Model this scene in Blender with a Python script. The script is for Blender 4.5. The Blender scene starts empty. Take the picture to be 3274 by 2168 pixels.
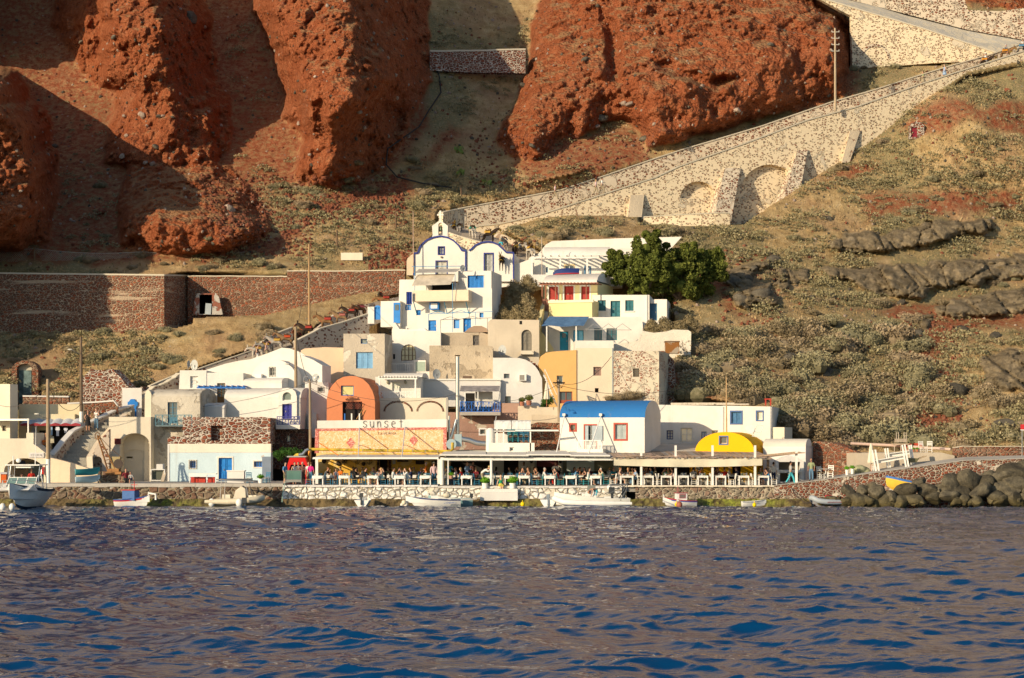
import bpy, math, random
import numpy as np
from mathutils import Vector, Matrix
from mathutils.geometry import tessellate_polygon
R=math.radians
S=bpy.context.scene
col=S.collection
random.seed(7)
# ---- camera: photograph is 3274 x 2168, horizon on row 1407, focal 6150 px
FP=6150.0; CD=150.0; CH=5.0; U0=1637.0; VH=1407.0
def W(u,v,y):
 s=(CD+y)/FP
 return Vector(((u-U0)*s, y, CH+(VH-v)*s))
def XU(u,y): return (u-U0)*(CD+y)/FP
def ZV(v,y): return CH+(VH-v)*(CD+y)/FP
def VZ(z,y): return VH-(z-CH)*FP/(CD+y)
def UX(x,y): return U0+x*FP/(CD+y)
cam=bpy.data.cameras.new('camera'); co=bpy.data.objects.new('camera',cam); col.objects.link(co)
co.location=(0,-CD,CH); co.rotation_euler=(R(90),0,0)
cam.lens=36*FP/3274; cam.sensor_width=36; cam.shift_y=(VH-1084)/3274; cam.clip_end=5000; cam.clip_start=1
S.camera=co
S.view_settings.view_transform='Standard'; S.view_settings.look='None'; S.view_settings.exposure=0
SUN_EL=17; SUN_AZ=225
w=bpy.data.worlds.new('World'); S.world=w; w.use_nodes=True
nt=w.node_tree; bg=nt.nodes['Background']
sky=nt.nodes.new('ShaderNodeTexSky'); sky.sky_type='NISHITA'; sky.sun_disc=False
sky.sun_elevation=R(SUN_EL); sky.sun_rotation=R(SUN_AZ); sky.air_density=1.0; sky.dust_density=0.6; sky.ozone_density=1.5
nt.links.new(sky.outputs[0],bg.inputs[0]); bg.inputs[1].default_value=0.135
sl=bpy.data.lights.new('sun','SUN'); so=bpy.data.objects.new('sun',sl); col.objects.link(so)
sd=Vector((math.sin(R(SUN_AZ))*math.cos(R(SUN_EL)),math.cos(R(SUN_AZ))*math.cos(R(SUN_EL)),math.sin(R(SUN_EL))))
so.rotation_euler=(-sd).to_track_quat('-Z','Y').to_euler(); so.location=(-60,-60,80)
sl.energy=5.5; sl.angle=R(0.5); sl.color=(1.0,0.81,0.56)
# ---- object helpers
def tag(o,label=None,cat=None,group=None,kind=None):
 if label: o['label']=label
 if cat: o['category']=cat
 if group: o['group']=group
 if kind: o['kind']=kind
 return o
def empty(name,loc,rz=0,label=None,cat=None,group=None):
 o=bpy.data.objects.new(name,None); col.objects.link(o); o.location=loc; o.rotation_euler=(0,0,rz)
 o.empty_display_size=0.3
 return tag(o,label,cat,group)
def copy_tree(o,parent=None):
 c=o.copy(); col.objects.link(c)
 if parent is not None: c.parent=parent
 for ch in list(o.children): copy_tree(ch,c)
 return c
class MB:
 def __init__(s): s.v=[]; s.f=[]; s.m=[]
 def add(s,vs,fs,m=0):
  b=len(s.v); s.v.extend([tuple(p) for p in vs])
  for f in fs: s.f.append(tuple(i+b for i in f)); s.m.append(m)
 def box(s,x0,x1,y0,y1,z0,z1,m=0,mx=None):
  vs=[(x0,y0,z0),(x1,y0,z0),(x1,y1,z0),(x0,y1,z0),(x0,y0,z1),(x1,y0,z1),(x1,y1,z1),(x0,y1,z1)]
  if mx is not None: vs=[mx@Vector(p) for p in vs]
  s.add(vs,[(0,3,2,1),(4,5,6,7),(0,1,5,4),(1,2,6,5),(2,3,7,6),(3,0,4,7)],m)
 def bar(s,a,b,w,h=None,m=0):
  a=Vector(a);b=Vector(b);d=b-a;L=d.length
  if L<1e-6: return
  h=h or w
  q=d.to_track_quat('Y','Z').to_matrix().to_4x4(); q.translation=a
  s.box(-w/2,w/2,0,L,-h/2,h/2,m,q)
 def tube(s,pts,r,n=8,m=0,cap=True):
  pts=[Vector(p) for p in pts]; rr=r if isinstance(r,(list,tuple)) else [r]*len(pts)
  rings=[]
  for i,p in enumerate(pts):
   d=(pts[min(i+1,len(pts)-1)]-pts[max(i-1,0)]).normalized()
   a=d.orthogonal().normalized() if i==0 else (A-d*A.dot(d)).normalized()
   A=a; b=d.cross(a)
   rings.append([p+(a*math.cos(2*math.pi*k/n)+b*math.sin(2*math.pi*k/n))*rr[i] for k in range(n)])
  vs=[q for r_ in rings for q in r_]; fs=[]
  for i in range(len(pts)-1):
   for k in range(n):
    fs.append((i*n+k,i*n+(k+1)%n,(i+1)*n+(k+1)%n,(i+1)*n+k))
  if cap: fs.append(tuple(range(n-1,-1,-1))); fs.append(tuple((len(pts)-1)*n+k for k in range(n)))
  s.add(vs,fs,m)
 def lathe(s,prof,n=16,m=0,c=(0,0,0)):
  vs=[];fs=[]
  for (r_,z) in prof:
   for k in range(n):
    a=2*math.pi*k/n; vs.append((c[0]+r_*math.cos(a),c[1]+r_*math.sin(a),c[2]+z))
  for i in range(len(prof)-1):
   for k in range(n): fs.append((i*n+k,i*n+(k+1)%n,(i+1)*n+(k+1)%n,(i+1)*n+k))
  fs.append(tuple(range(n-1,-1,-1))); fs.append(tuple((len(prof)-1)*n+k for k in range(n)))
  s.add(vs,fs,m)
 def ell(s,c,r,m=0,n=12,k=8,q=None):
  vs=[];fs=[]
  for i in range(k+1):
   t=math.pi*i/k
   for j in range(n):
    a=2*math.pi*j/n; p=Vector((r[0]*math.sin(t)*math.cos(a),r[1]*math.sin(t)*math.sin(a),r[2]*math.cos(t)))
    if q is not None: p=q@p
    vs.append(p+Vector(c))
  for i in range(k):
   for j in range(n): fs.append((i*n+j,(i+1)*n+j,(i+1)*n+(j+1)%n,i*n+(j+1)%n))
  s.add(vs,fs,m)
 def prism(s,outer,y0,y1,holes=(),m=0,back=True,reveal=None,mreveal=None,axis='y',front=True):
  """polygon in (x,z) extruded along y from y0 to y1 (front face y0), rectangular or free holes"""
  def P(p,y): return (p[0],y,p[1]) if axis=='y' else (y,p[0],p[1])
  def area(pl): return sum(pl[i][0]*pl[(i+1)%len(pl)][1]-pl[(i+1)%len(pl)][0]*pl[i][1] for i in range(len(pl)))
  outer=list(outer)
  if area(outer)<0: outer.reverse()
  hs=[]
  for h in holes:
   h=list(h)
   if area(h)>0: h.reverse()
   hs.append(h)
  loops=[outer]+hs; flat=[p for l in loops for p in l]
  tris=tessellate_polygon([[Vector((p[0],p[1],0)) for p in l] for l in loops])
  fl=[]
  for t in tris:
   a,b,c=[flat[i] for i in t]
   cr=(b[0]-a[0])*(c[1]-a[1])-(b[1]-a[1])*(c[0]-a[0])
   if abs(cr)<1e-9: continue
   fl.append(tuple(t) if cr>0 else (t[0],t[2],t[1]))
  if front: s.add([P(p,y0) for p in flat],fl,m)
  if back:
   tb=tessellate_polygon([[Vector((p[0],p[1],0)) for p in outer]])
   s.add([P(p,y1) for p in outer],[tuple(t) for t in tb],m)
  n=len(outer)
  vs=[P(p,y0) for p in outer]+[P(p,y1) for p in outer]
  s.add(vs,[((i+1)%n,i,n+i,n+(i+1)%n) for i in range(n)],m)
  rv=reveal if reveal is not None else 0.25
  for h in hs:
   n=len(h); sg=1 if y1>y0 else -1
   vs=[P(p,y0) for p in h]+[P(p,y0+rv*sg) for p in h]
   s.add(vs,[((i+1)%n,i,n+i,n+(i+1)%n) for i in range(n)],m if mreveal is None else mreveal)
 def build(s,name,mats,parent=None,smooth=False,recalc=False):
  me=bpy.data.meshes.new(name); me.from_pydata(s.v,[],s.f)
  if not isinstance(mats,(list,tuple)): mats=[mats]
  for m in mats: me.materials.append(m)
  if len(mats)>1: me.polygons.foreach_set('material_index',s.m)
  if smooth: me.polygons.foreach_set('use_smooth',[True]*len(s.f))
  me.validate(); me.update()
  if smooth: me.set_sharp_from_angle(angle=R(50))
  o=bpy.data.objects.new(name,me); col.objects.link(o)
  if parent is not None: o.parent=parent
  return o
def arch(u0,u1,z0,z1,n=10,k=1.0):
 """arched polygon: sides to springing, then half ellipse. z0 bottom, z1 crown"""
 c=(u0+u1)/2; r=(u1-u0)/2; sp=z1-min(r*k,(z1-z0)*0.999)
 pts=[(u0,z0),(u1,z0)]
 for i in range(n+1):
  a=math.pi*i/n; pts.append((c+r*math.cos(a), sp+(z1-sp)*math.sin(a)))
 return pts
def rect(a0,a1,c0,c1): return [(a0,c0),(a1,c0),(a1,c1),(a0,c1)]
def wave(n): return random.uniform(-n,n)
# ---- node helpers
class NT:
 def __init__(s,name):
  s.mat=bpy.data.materials.new(name); s.mat.use_nodes=True
  s.t=s.mat.node_tree; s.n=s.t.nodes; s.l=s.t.links
  s.b=s.n['Principled BSDF']; s.b.inputs['Roughness'].default_value=0.85
  s.b.inputs['Specular IOR Level'].default_value=0.25
  s._c=None
 def lk(s,a,b): s.l.new(a,b)
 def co(s,sc=(1,1,1),kind='Object'):
  tc=s.n.new('ShaderNodeTexCoord'); mp=s.n.new('ShaderNodeMapping'); s.lk(tc.outputs[kind],mp.inputs[0])
  mp.inputs['Scale'].default_value=sc; return mp.outputs[0]
 def geo(s,sc=(1,1,1)):
  g=s.n.new('ShaderNodeNewGeometry'); mp=s.n.new('ShaderNodeMapping'); s.lk(g.outputs['Position'],mp.inputs[0])
  mp.inputs['Scale'].default_value=sc; return mp.outputs[0]
 def noise(s,vec,scale,det=4,rough=0.55,dist=0):
  n=s.n.new('ShaderNodeTexNoise'); s.lk(vec,n.inputs['Vector']); n.inputs['Scale'].default_value=scale
  n.inputs['Detail'].default_value=det; n.inputs['Roughness'].default_value=rough; n.inputs['Distortion'].default_value=dist
  return n.outputs['Fac']
 def vor(s,vec,scale,feat='F1',rand=1.0,out='Distance'):
  n=s.n.new('ShaderNodeTexVoronoi'); n.feature=feat; s.lk(vec,n.inputs['Vector']); n.inputs['Scale'].default_value=scale
  n.inputs['Randomness'].default_value=rand
  return n.outputs[out]
 def ramp(s,fac,stops,interp='LINEAR'):
  n=s.n.new('ShaderNodeValToRGB'); n.color_ramp.interpolation=interp; e=n.color_ramp.elements
  while len(e)<len(stops): e.new(0.5)
  for i,(p,c) in enumerate(stops):
   e[i].position=p; e[i].color=(c if isinstance(c,tuple) else (c,c,c))+(1,) if not (isinstance(c,tuple) and len(c)==4) else c
  s.lk(fac,n.inputs[0]); return n.outputs[0]
 def mix(s,fac,a,b,mode='MIX'):
  n=s.n.new('ShaderNodeMix'); n.data_type='RGBA'; n.blend_type=mode
  for val,i in ((fac,0),(a,6),(b,7)):
   if isinstance(val,bpy.types.NodeSocket): s.lk(val,n.inputs[i])
   elif i==0: n.inputs[0].default_value=val
   else: n.inputs[i].default_value=tuple(val)+(1,)
  return n.outputs[2]
 def math(s,op,a,b=0.0,c=None,clamp=False):
  n=s.n.new('ShaderNodeMath'); n.operation=op; n.use_clamp=clamp
  for i,val in enumerate((a,b) if c is None else (a,b,c)):
   if isinstance(val,bpy.types.NodeSocket): s.lk(val,n.inputs[i])
   else: n.inputs[i].default_value=val
  return n.outputs[0]
 def attr(s,name):
  n=s.n.new('ShaderNodeAttribute'); n.attribute_name=name; return n
 def sep(s,c):
  n=s.n.new('ShaderNodeSeparateColor'); s.lk(c,n.inputs[0]); return n.outputs
 def bump(s,h,strength=0.5,dist=0.1,prev=None):
  n=s.n.new('ShaderNodeBump'); n.inputs['Strength'].default_value=strength; n.inputs['Distance'].default_value=dist
  s.lk(h,n.inputs['Height'])
  if prev is not None: s.lk(prev,n.inputs['Normal'])
  return n.outputs[0]
 def out(s,colr=None,rough=None,normal=None,spec=None,metal=None):
  for v,k in ((colr,'Base Color'),(rough,'Roughness'),(spec,'Specular IOR Level'),(metal,'Metallic')):
   if v is None: continue
   if isinstance(v,bpy.types.NodeSocket): s.lk(v,s.b.inputs[k])
   else: s.b.inputs[k].default_value=(tuple(v)+(1,)) if isinstance(v,(tuple,list)) else v
  if normal is not None: s.lk(normal,s.b.inputs['Normal'])
  return s.mat
_M={}
def paint(c,rough=0.6,var=0.12,name=None):
 """plain painted or solid colour with slight wear"""
 key=('p',tuple(c),rough,var)
 if key in _M: return _M[key]
 t=NT(name or 'paint'); v=t.co()
 n=t.noise(v,1.7,5,0.65); n2=t.noise(v,14,3)
 k=t.ramp(n,[(0.3,1-var*1.6),(0.7,1+var*0.3)])
 c1=t.mix(1.0,tuple(c),k,'MULTIPLY')
 c2=t.mix(t.ramp(n2,[(0.62,0.0),(0.75,0.35)]),c1,tuple(x*0.55+0.05 for x in c))
 _M[key]=t.out(c2,rough,t.bump(n2,0.15,0.02)); return _M[key]
def metal(c,rough=0.35):
 key=('m',tuple(c),rough)
 if key in _M: return _M[key]
 t=NT('metal'); v=t.co(); n=t.noise(v,3,4); _M[key]=t.out(t.mix(n,tuple(c),tuple(x*0.7 for x in c)),rough,None,0.5,0.9); return _M[key]
def stucco(c=(0.80,0.76,0.68),dirt=0.25,patch=None,pt=0.55,rough_bump=0.3,stain=0.25):
 """rendered lime wall: cloudy tone, dirt at large scale, optional flaked patches of another colour"""
 key=('s',tuple(c),dirt,patch,pt,rough_bump,stain)
 if key in _M: return _M[key]
 t=NT('stucco'); v=t.geo(); vs=t.geo((1.2,1.2,0.18))
 big=t.noise(v,0.35,6,0.6); mid=t.noise(v,1.6,6,0.7); fin=t.noise(v,9,4)
 a=t.mix(1.0,tuple(c),t.ramp(big,[(0.25,1-dirt),(0.65,1.03)]),'MULTIPLY')
 a=t.mix(t.ramp(mid,[(0.58,0.0),(0.8,dirt*1.6)]),a,(c[0]*0.62,c[1]*0.58,c[2]*0.5))
 st=t.noise(vs,1.4,5,0.6)
 a=t.mix(t.ramp(st,[(0.6,0.0),(0.82,stain)]),a,(0.34,0.25,0.17))
 h=t.math('ADD',fin,t.math('MULTIPLY',mid,1.5))
 if patch:
  pm=t.noise(v,0.75,7,0.62,0.4)
  pf=t.ramp(pm,[(pt,0.0),(pt+0.025,1.0)])
  pc=t.mix(t.noise(v,5,4),tuple(patch),tuple(x*0.72 for x in patch))
  a=t.mix(pf,a,pc); h=t.math('SUBTRACT',h,t.math('MULTIPLY',pf,0.8))
 _M[key]=t.out(a,0.9,t.bump(h,rough_bump,0.06),0.15); return _M[key]
def rubble(c1,c2,c3,mortar,scale=3.0,gap=0.06,cover=0.0,flat=1.7,bump=0.9,streak=0.0,size=1.0,plaster=None,pt=0.55):
 """masonry of irregular stones; cover = share of stones hidden under mortar / limewash"""
 key=('r',c1,c2,c3,mortar,scale,gap,cover,flat,streak,plaster,pt)
 if key in _M: return _M[key]
 t=NT('masonry'); v0=t.geo((1,1,flat))
 nz=t.n.new('ShaderNodeTexNoise'); nz.inputs['Scale'].default_value=2.2; nz.inputs['Detail'].default_value=3; t.lk(v0,nz.inputs['Vector'])
 wm=t.n.new('ShaderNodeVectorMath'); wm.operation='MULTIPLY_ADD'; t.lk(nz.outputs['Color'],wm.inputs[0]); wm.inputs[1].default_value=(0.35,0.35,0.35); t.lk(v0,wm.inputs[2])
 v=wm.outputs[0]
 e=t.vor(v,scale,'DISTANCE_TO_EDGE'); cc=t.vor(v,scale,'F1',1,'Color'); sp=t.sep(cc)
 stone=t.ramp(sp[0],[(0.0,c1),(0.45,c2),(0.8,c3),(1.0,c1)])
 fin=t.noise(v0,16,4,0.7)
 stone=t.mix(1.0,stone,t.ramp(fin,[(0.3,0.65),(0.7,1.2)]),'MULTIPLY')
 mk=t.ramp(e,[(gap*0.6,0.0),(gap*1.3,1.0)])
 if cover>0:
  big=t.noise(v0,0.5,4)
  thr=t.math('ADD',sp[1],t.math('MULTIPLY',t.math('SUBTRACT',big,0.5),0.9))
  mk2=t.math('GREATER_THAN',thr,cover)
  e2=t.ramp(e,[(gap*1.2,0.0),(gap*2.0,1.0)])
  mk=t.math('MULTIPLY',e2,mk2)
 mo=t.mix(t.noise(v0,3,5,0.7),tuple(mortar),tuple(x*0.8 for x in mortar))
 if streak>0:
  zz=t.noise(t.geo((0.12,0.12,1.3)),0.9,3,0.5)
  mk=t.math('MULTIPLY',mk,t.ramp(zz,[(0.57,1.0),(0.63,1.0-streak)]))
 c=t.mix(mk,mo,stone)
 h=t.math('ADD',t.math('MULTIPLY',mk,t.math('MINIMUM',t.math('MULTIPLY',e,4.0),0.8)),t.math('MULTIPLY',fin,0.15))
 if plaster:
  pm=t.noise(t.geo(),0.45,7,0.65,0.5); pf=t.ramp(pm,[(pt,0.0),(pt+0.03,1.0)])
  c=t.mix(pf,c,t.mix(t.noise(v0,2,5),tuple(plaster),tuple(x*0.8 for x in plaster)))
  h=t.mix(pf,h,(0.9,0.9,0.9))
 _M[key]=t.out(c,0.95,t.bump(h,bump,0.14),0.1); return _M[key]
def wood(c=(0.22,0.14,0.08),rough=0.8):
 key=('w',tuple(c),rough)
 if key in _M: return _M[key]
 t=NT('wood'); v=t.co((6,6,0.6)); n=t.noise(v,2,6,0.7); n2=t.noise(t.co(),1.5,3)
 a=t.mix(1.0,tuple(c),t.ramp(n,[(0.3,0.6),(0.7,1.25)]),'MULTIPLY'); a=t.mix(t.ramp(n2,[(0.5,0),(0.8,0.3)]),a,(0.3,0.28,0.25))
 _M[key]=t.out(a,rough,t.bump(n,0.4,0.02)); return _M[key]
def glassm(c=(0.05,0.07,0.08),rough=0.08):
 key=('g',tuple(c),rough)
 if key in _M: return _M[key]
 t=NT('window_glass'); n=t.noise(t.geo(),0.9,2)
 _M[key]=t.out(t.mix(n,tuple(c),tuple(x*1.9 for x in c)),rough,None,0.7); return _M[key]
WHITE=stucco((0.75,0.715,0.64),0.17,stain=0.25)
WHITE2=stucco((0.70,0.675,0.63),0.18,stain=0.3)
GREY=stucco((0.50,0.47,0.42),0.25)
WPAINT=paint((0.80,0.78,0.72),0.5,0.06)
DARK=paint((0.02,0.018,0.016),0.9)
# ---------- numpy noise
def _h(ix,iy,iz,s=0):
 n=(ix.astype(np.int64)*374761393+iy.astype(np.int64)*668265263+iz.astype(np.int64)*1274126177+s*982451653)&0xffffffff
 n=((n^(n>>13))*1274126177)&0xffffffff
 n=((n^(n>>16))*2246822519)&0xffffffff
 return ((n^(n>>15))&0xffffff)/float(0xffffff)
def vnoise(x,y,z,s=0):
 ix=np.floor(x);iy=np.floor(y);iz=np.floor(z)
 fx=x-ix;fy=y-iy;fz=z-iz
 fx=fx*fx*(3-2*fx);fy=fy*fy*(3-2*fy);fz=fz*fz*(3-2*fz)
 r=0
 for dx in (0,1):
  for dy in (0,1):
   for dz in (0,1):
    r=r+_h(ix+dx,iy+dy,iz+dz,s)*(fx if dx else 1-fx)*(fy if dy else 1-fy)*(fz if dz else 1-fz)
 return r
def fbm(x,y,z,o=4,g=0.5,s=0):
 a=1.0;t=0;n=0
 for i in range(o):
  t=t+a*vnoise(x,y,z,s+i); n+=a; a*=g; x=x*2.03+1.7;y=y*2.03+9.2;z=z*2.03+3.1
 return t/n
def worley(x,y,z,s=0,full=False):
 ix=np.floor(x);iy=np.floor(y);iz=np.floor(z)
 f1=np.full(x.shape,9.0);f2=np.full(x.shape,9.0);cid=np.zeros(x.shape);qx=np.zeros(x.shape);qz=np.zeros(x.shape)
 for dx in (-1,0,1):
  for dy in (-1,0,1):
   for dz in (-1,0,1):
    cx=ix+dx;cy=iy+dy;cz=iz+dz
    d=(cx+_h(cx,cy,cz,s)-x)**2+(cy+_h(cx,cy,cz,s+1)-y)**2+(cz+_h(cx,cy,cz,s+2)-z)**2
    m=d<f1
    f2=np.where(m,f1,np.minimum(f2,d)); cid=np.where(m,_h(cx,cy,cz,s+3),cid); f1=np.where(m,d,f1)
    if full: qx=np.where(m,x-cx-_h(cx,cy,cz,s),qx); qz=np.where(m,z-cz-_h(cx,cy,cz,s+2),qz)
 return (np.sqrt(f1),np.sqrt(f2),cid,qx,qz) if full else (np.sqrt(f1),np.sqrt(f2),cid)
def sstep(a,b,x):
 t=np.clip((x-a)/(b-a),0,1); return t*t*(3-2*t)
def polysdf(poly,U,V):
 """signed distance, positive inside, and the x part of the direction to the nearest edge"""
 n=len(poly); best=np.full(U.shape,1e9); bx=np.zeros(U.shape); by=np.zeros(U.shape); ins=np.zeros(U.shape,bool)
 for i in range(n):
  x0,y0=poly[i];x1,y1=poly[(i+1)%n]
  ex,ey=x1-x0,y1-y0
  t=np.clip(((U-x0)*ex+(V-y0)*ey)/(ex*ex+ey*ey+1e-9),0,1)
  dx=x0+t*ex-U;dy=y0+t*ey-V;d=np.hypot(dx,dy); m=d<best
  best=np.where(m,d,best);bx=np.where(m,dx,bx);by=np.where(m,dy,by)
  if y0!=y1:
   c=((y0>V)!=(y1>V))&(U<(x1-x0)*(V-y0)/(y1-y0)+x0); ins^=c
 return np.where(ins,best,-best),bx/(best+1e-6),by/(best+1e-6)
# ---------- hillside depth control points (u, v, y)
CP=[]
for v,row in {1650:(13,13,13,12,6),1500:(15,14,14,13,9),1400:(20,17,17,15,16),1200:(27,27,26,27,30),1050:(41,33,35,38,44),
    900:(46,46,44,50,58),800:(50,53,50,58,66),700:(56,58,58,66,74)}.items():
 for u,y in zip((0,800,1600,2400,3274),row): CP.append((u,v,y))
CP+=[(0,500,74),(800,500,72),(1430,690,64),(1600,640,67),(1700,560,71),(1400,500,74),(1400,200,90),(1600,150,98),
 (2174,600,70.5),(2174,460,78),(2600,560,75),(2600,360,84),(3000,300,81),(3000,200,90),(3274,220,85),(3274,400,79),(3274,550,74),(3274,100,100),
 (2400,600,73),(2800,600,74),(2800,230,90),(3274,0,108),(2400,0,106),(1600,0,106),(800,0,98),(0,0,98),
 (0,250,86),(800,250,85),(2400,200,94),(-1600,1650,-20),(-1600,1300,0),(-1600,800,36),(-1600,0,90),(4900,1650,-25),(4900,1200,10),(4900,700,55),(4900,0,108)]
for u in (-1600,0,1600,3274,4900):
 CP+=[(u,-700,138 if u<1700 else 150),(u,-1500,180),(u,-2600,212),(u,-4100,240)]
CP=np.array(CP,float)
def _tps():
 P=CP[:,:2]/1000; n=len(P)
 d=np.linalg.norm(P[:,None]-P[None],axis=2); K=np.where(d>0,d*d*np.log(d+1e-12),0)+np.eye(n)*2e-3
 A=np.zeros((n+3,n+3)); A[:n,:n]=K; A[:n,n]=1;A[:n,n+1:]=P;A[n,:n]=1;A[n+1:,:n]=P.T
 return np.linalg.solve(A,np.concatenate([CP[:,2],[0,0,0]])),P
_tw,_tP=_tps()
GU=np.arange(-1640,4960,20.0); GV=np.arange(-4160,1700,20.0)
GUU,GVV=np.meshgrid(GU,GV)
def _ev(U,V):
 q=np.stack([U.ravel(),V.ravel()],1)/1000; r=np.zeros(len(q))
 for i in range(len(_tP)):
  d=np.hypot(q[:,0]-_tP[i,0],q[:,1]-_tP[i,1]); r+=_tw[i]*d*d*np.log(d+1e-12)
 r+=_tw[-3]+q[:,0]*_tw[-2]+q[:,1]*_tw[-1]
 return r.reshape(U.shape)
BASE=_ev(GUU,GVV)
def samp(G,U,V,gu0,gv0,st):
 x=np.clip((U-gu0)/st,0,G.shape[1]-1.001); y=np.clip((V-gv0)/st,0,G.shape[0]-1.001)
 i=x.astype(int);j=y.astype(int);fx=x-i;fy=y-j
 return (G[j,i]*(1-fx)+G[j,i+1]*fx)*(1-fy)+(G[j+1,i]*(1-fx)+G[j+1,i+1]*fx)*fy
RID=[([(-400,150),(-60,200),(60,235),(105,330),(175,390),(190,520),(180,640),(150,770),(60,800),(-400,830)],46,60,90),
 ([(-1700,-200),(-800,-100),(-300,150),(-170,350),(-150,600),(-180,800),(-260,870),(-500,930),(-1700,1200)],42,80,60),  # unseen ridge left of view, placed to cast shade on the left cliffs
 ([(200,-60),(165,80),(200,140),(260,220),(385,290),(360,400),(340,510),(420,540),(540,530),(650,555),(720,480),(725,330),(690,230),(670,100),(640,-20),(600,-400),(250,-400)],27,60,165),
 ([(370,700),(385,600),(420,500),(500,440),(640,470),(760,560),(850,650),(862,720),(820,770),(740,800),(480,800),(385,765)],12,30,60,300),
 ([(-1000,-900),(-40,-900),(-20,-300),(-20,60),(-250,160),(-800,-60)],44,60,40),  # unseen ridge above left, added to shade the top left slope
 ([(790,-400),(800,0),(830,90),(870,190),(905,300),(890,385),(955,430),(962,570),(1030,600),(1150,592),(1235,545),(1310,400),(1388,250),(1388,-400)],32,60,250),
 ([(1760,-60),(1690,60),(1690,210),(1650,330),(1590,440),(1640,500),(1720,505),(1800,465),(1950,400),(2010,410),(2060,475),(2110,470),(2310,415),(2680,312),(2705,250),(2728,190),(2728,90),(2640,-10),(2600,-400),(1900,-400)],13,60,50)]
CREV=[([(1895,20),(1960,60),(2000,210),(1965,280),(1930,200)],-5,30,30),([(2500,60),(2560,40),(2600,200),(2560,260)],-3,30,30),
 ([(1000,330),(1040,300),(1060,480),(1030,580),(1000,560)],-2.5,18,18),([(2080,180),(2300,250),(2400,240),(2300,300),(2100,240)],-3,25,25)]
LAVA=[([(2640,800),(2655,775),(2720,745),(2800,745),(2900,735),(2960,708),(3060,700),(3170,700),(3170,745),(3080,760),(2990,775),(2900,795),(2800,812),(2700,808)],2.6,12,12),
 ([(2600,862),(2660,850),(2760,850),(2960,838),(3100,830),(3300,812),(3300,890),(3130,905),(3050,918),(2950,948),(2790,948),(2740,905),(2650,890)],3.0,12,12),
 ([(2990,970),(3100,950),(3300,905),(3300,1005),(3160,1010),(3000,1012)],2.4,12,12),
 ([(2310,885),(2330,860),(2440,840),(2500,815),(2490,850),(2420,870),(2420,930),(2320,915)],1.8,10,10),
 ([(2350,930),(2400,915),(2470,895),(2480,930),(2500,980),(2440,985),(2350,975)],2.0,10,10),
 ([(2465,860),(2540,860),(2600,865),(2580,905),(2500,920),(2470,900)],1.8,10,10),
 ([(3140,1140),(3230,1110),(3300,1130),(3300,1240),(3200,1260),(3130,1240)],2.0,30,30),
 ([(2920,1000),(2990,1010),(2980,1060),(2930,1075)],1.5,12,12)]
REDX=[[(790,555),(860,580),(1000,625),(1200,598),(1290,560),(1330,620),(1240,660),(1050,680),(880,610)],
 [(790,555),(860,580),(1000,625),(1200,598),(1290,560),(1330,620),(1240,660),(1050,680),(880,610)],
 [(990,740),(940,700),(850,740),(760,800),(700,830),(880,810)],[(1260,600),(1340,520),(1440,420),(1500,440),(1380,520)],
 [(1600,490),(1900,430),(2020,420),(2060,520),(1900,560),(1740,580)],[(2880,410),(2980,330),(3100,330),(3110,390),(3010,440),(2900,440)],
 [(3040,350),(3300,330),(3300,450),(3190,430),(3060,390)],[(2945,1000),(3000,1020),(3015,1120),(2985,1200),(3060,1330),(2950,1400),(2870,1400),(2950,1250),(2915,1110)],
 [(3060,-200),(3080,5),(3160,32),(3400,35),(3400,-200)],[(2640,300),(2740,200),(2740,260),(2700,320)],
 [(2340,950),(2360,1040),(2310,1000),(2300,900)],[(2470,300),(2700,250),(2640,330),(2480,370)],[(-400,-400),(1380,-400),(1370,420),(1230,590),(860,590),(860,700),(740,830),(-400,850)],[(2750,640),(3000,600),(3274,610),(3274,680),(2960,690),(2780,730)],[(2150,820),(2330,840),(2330,960),(2220,900)],[(2100,1190),(2200,1180),(2280,1290),(2150,1300)],[(2640,560),(2800,520),(2820,560),(2680,600)],[(2750,980),(3300,950),(3300,1060),(3000,1060)]]
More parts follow.
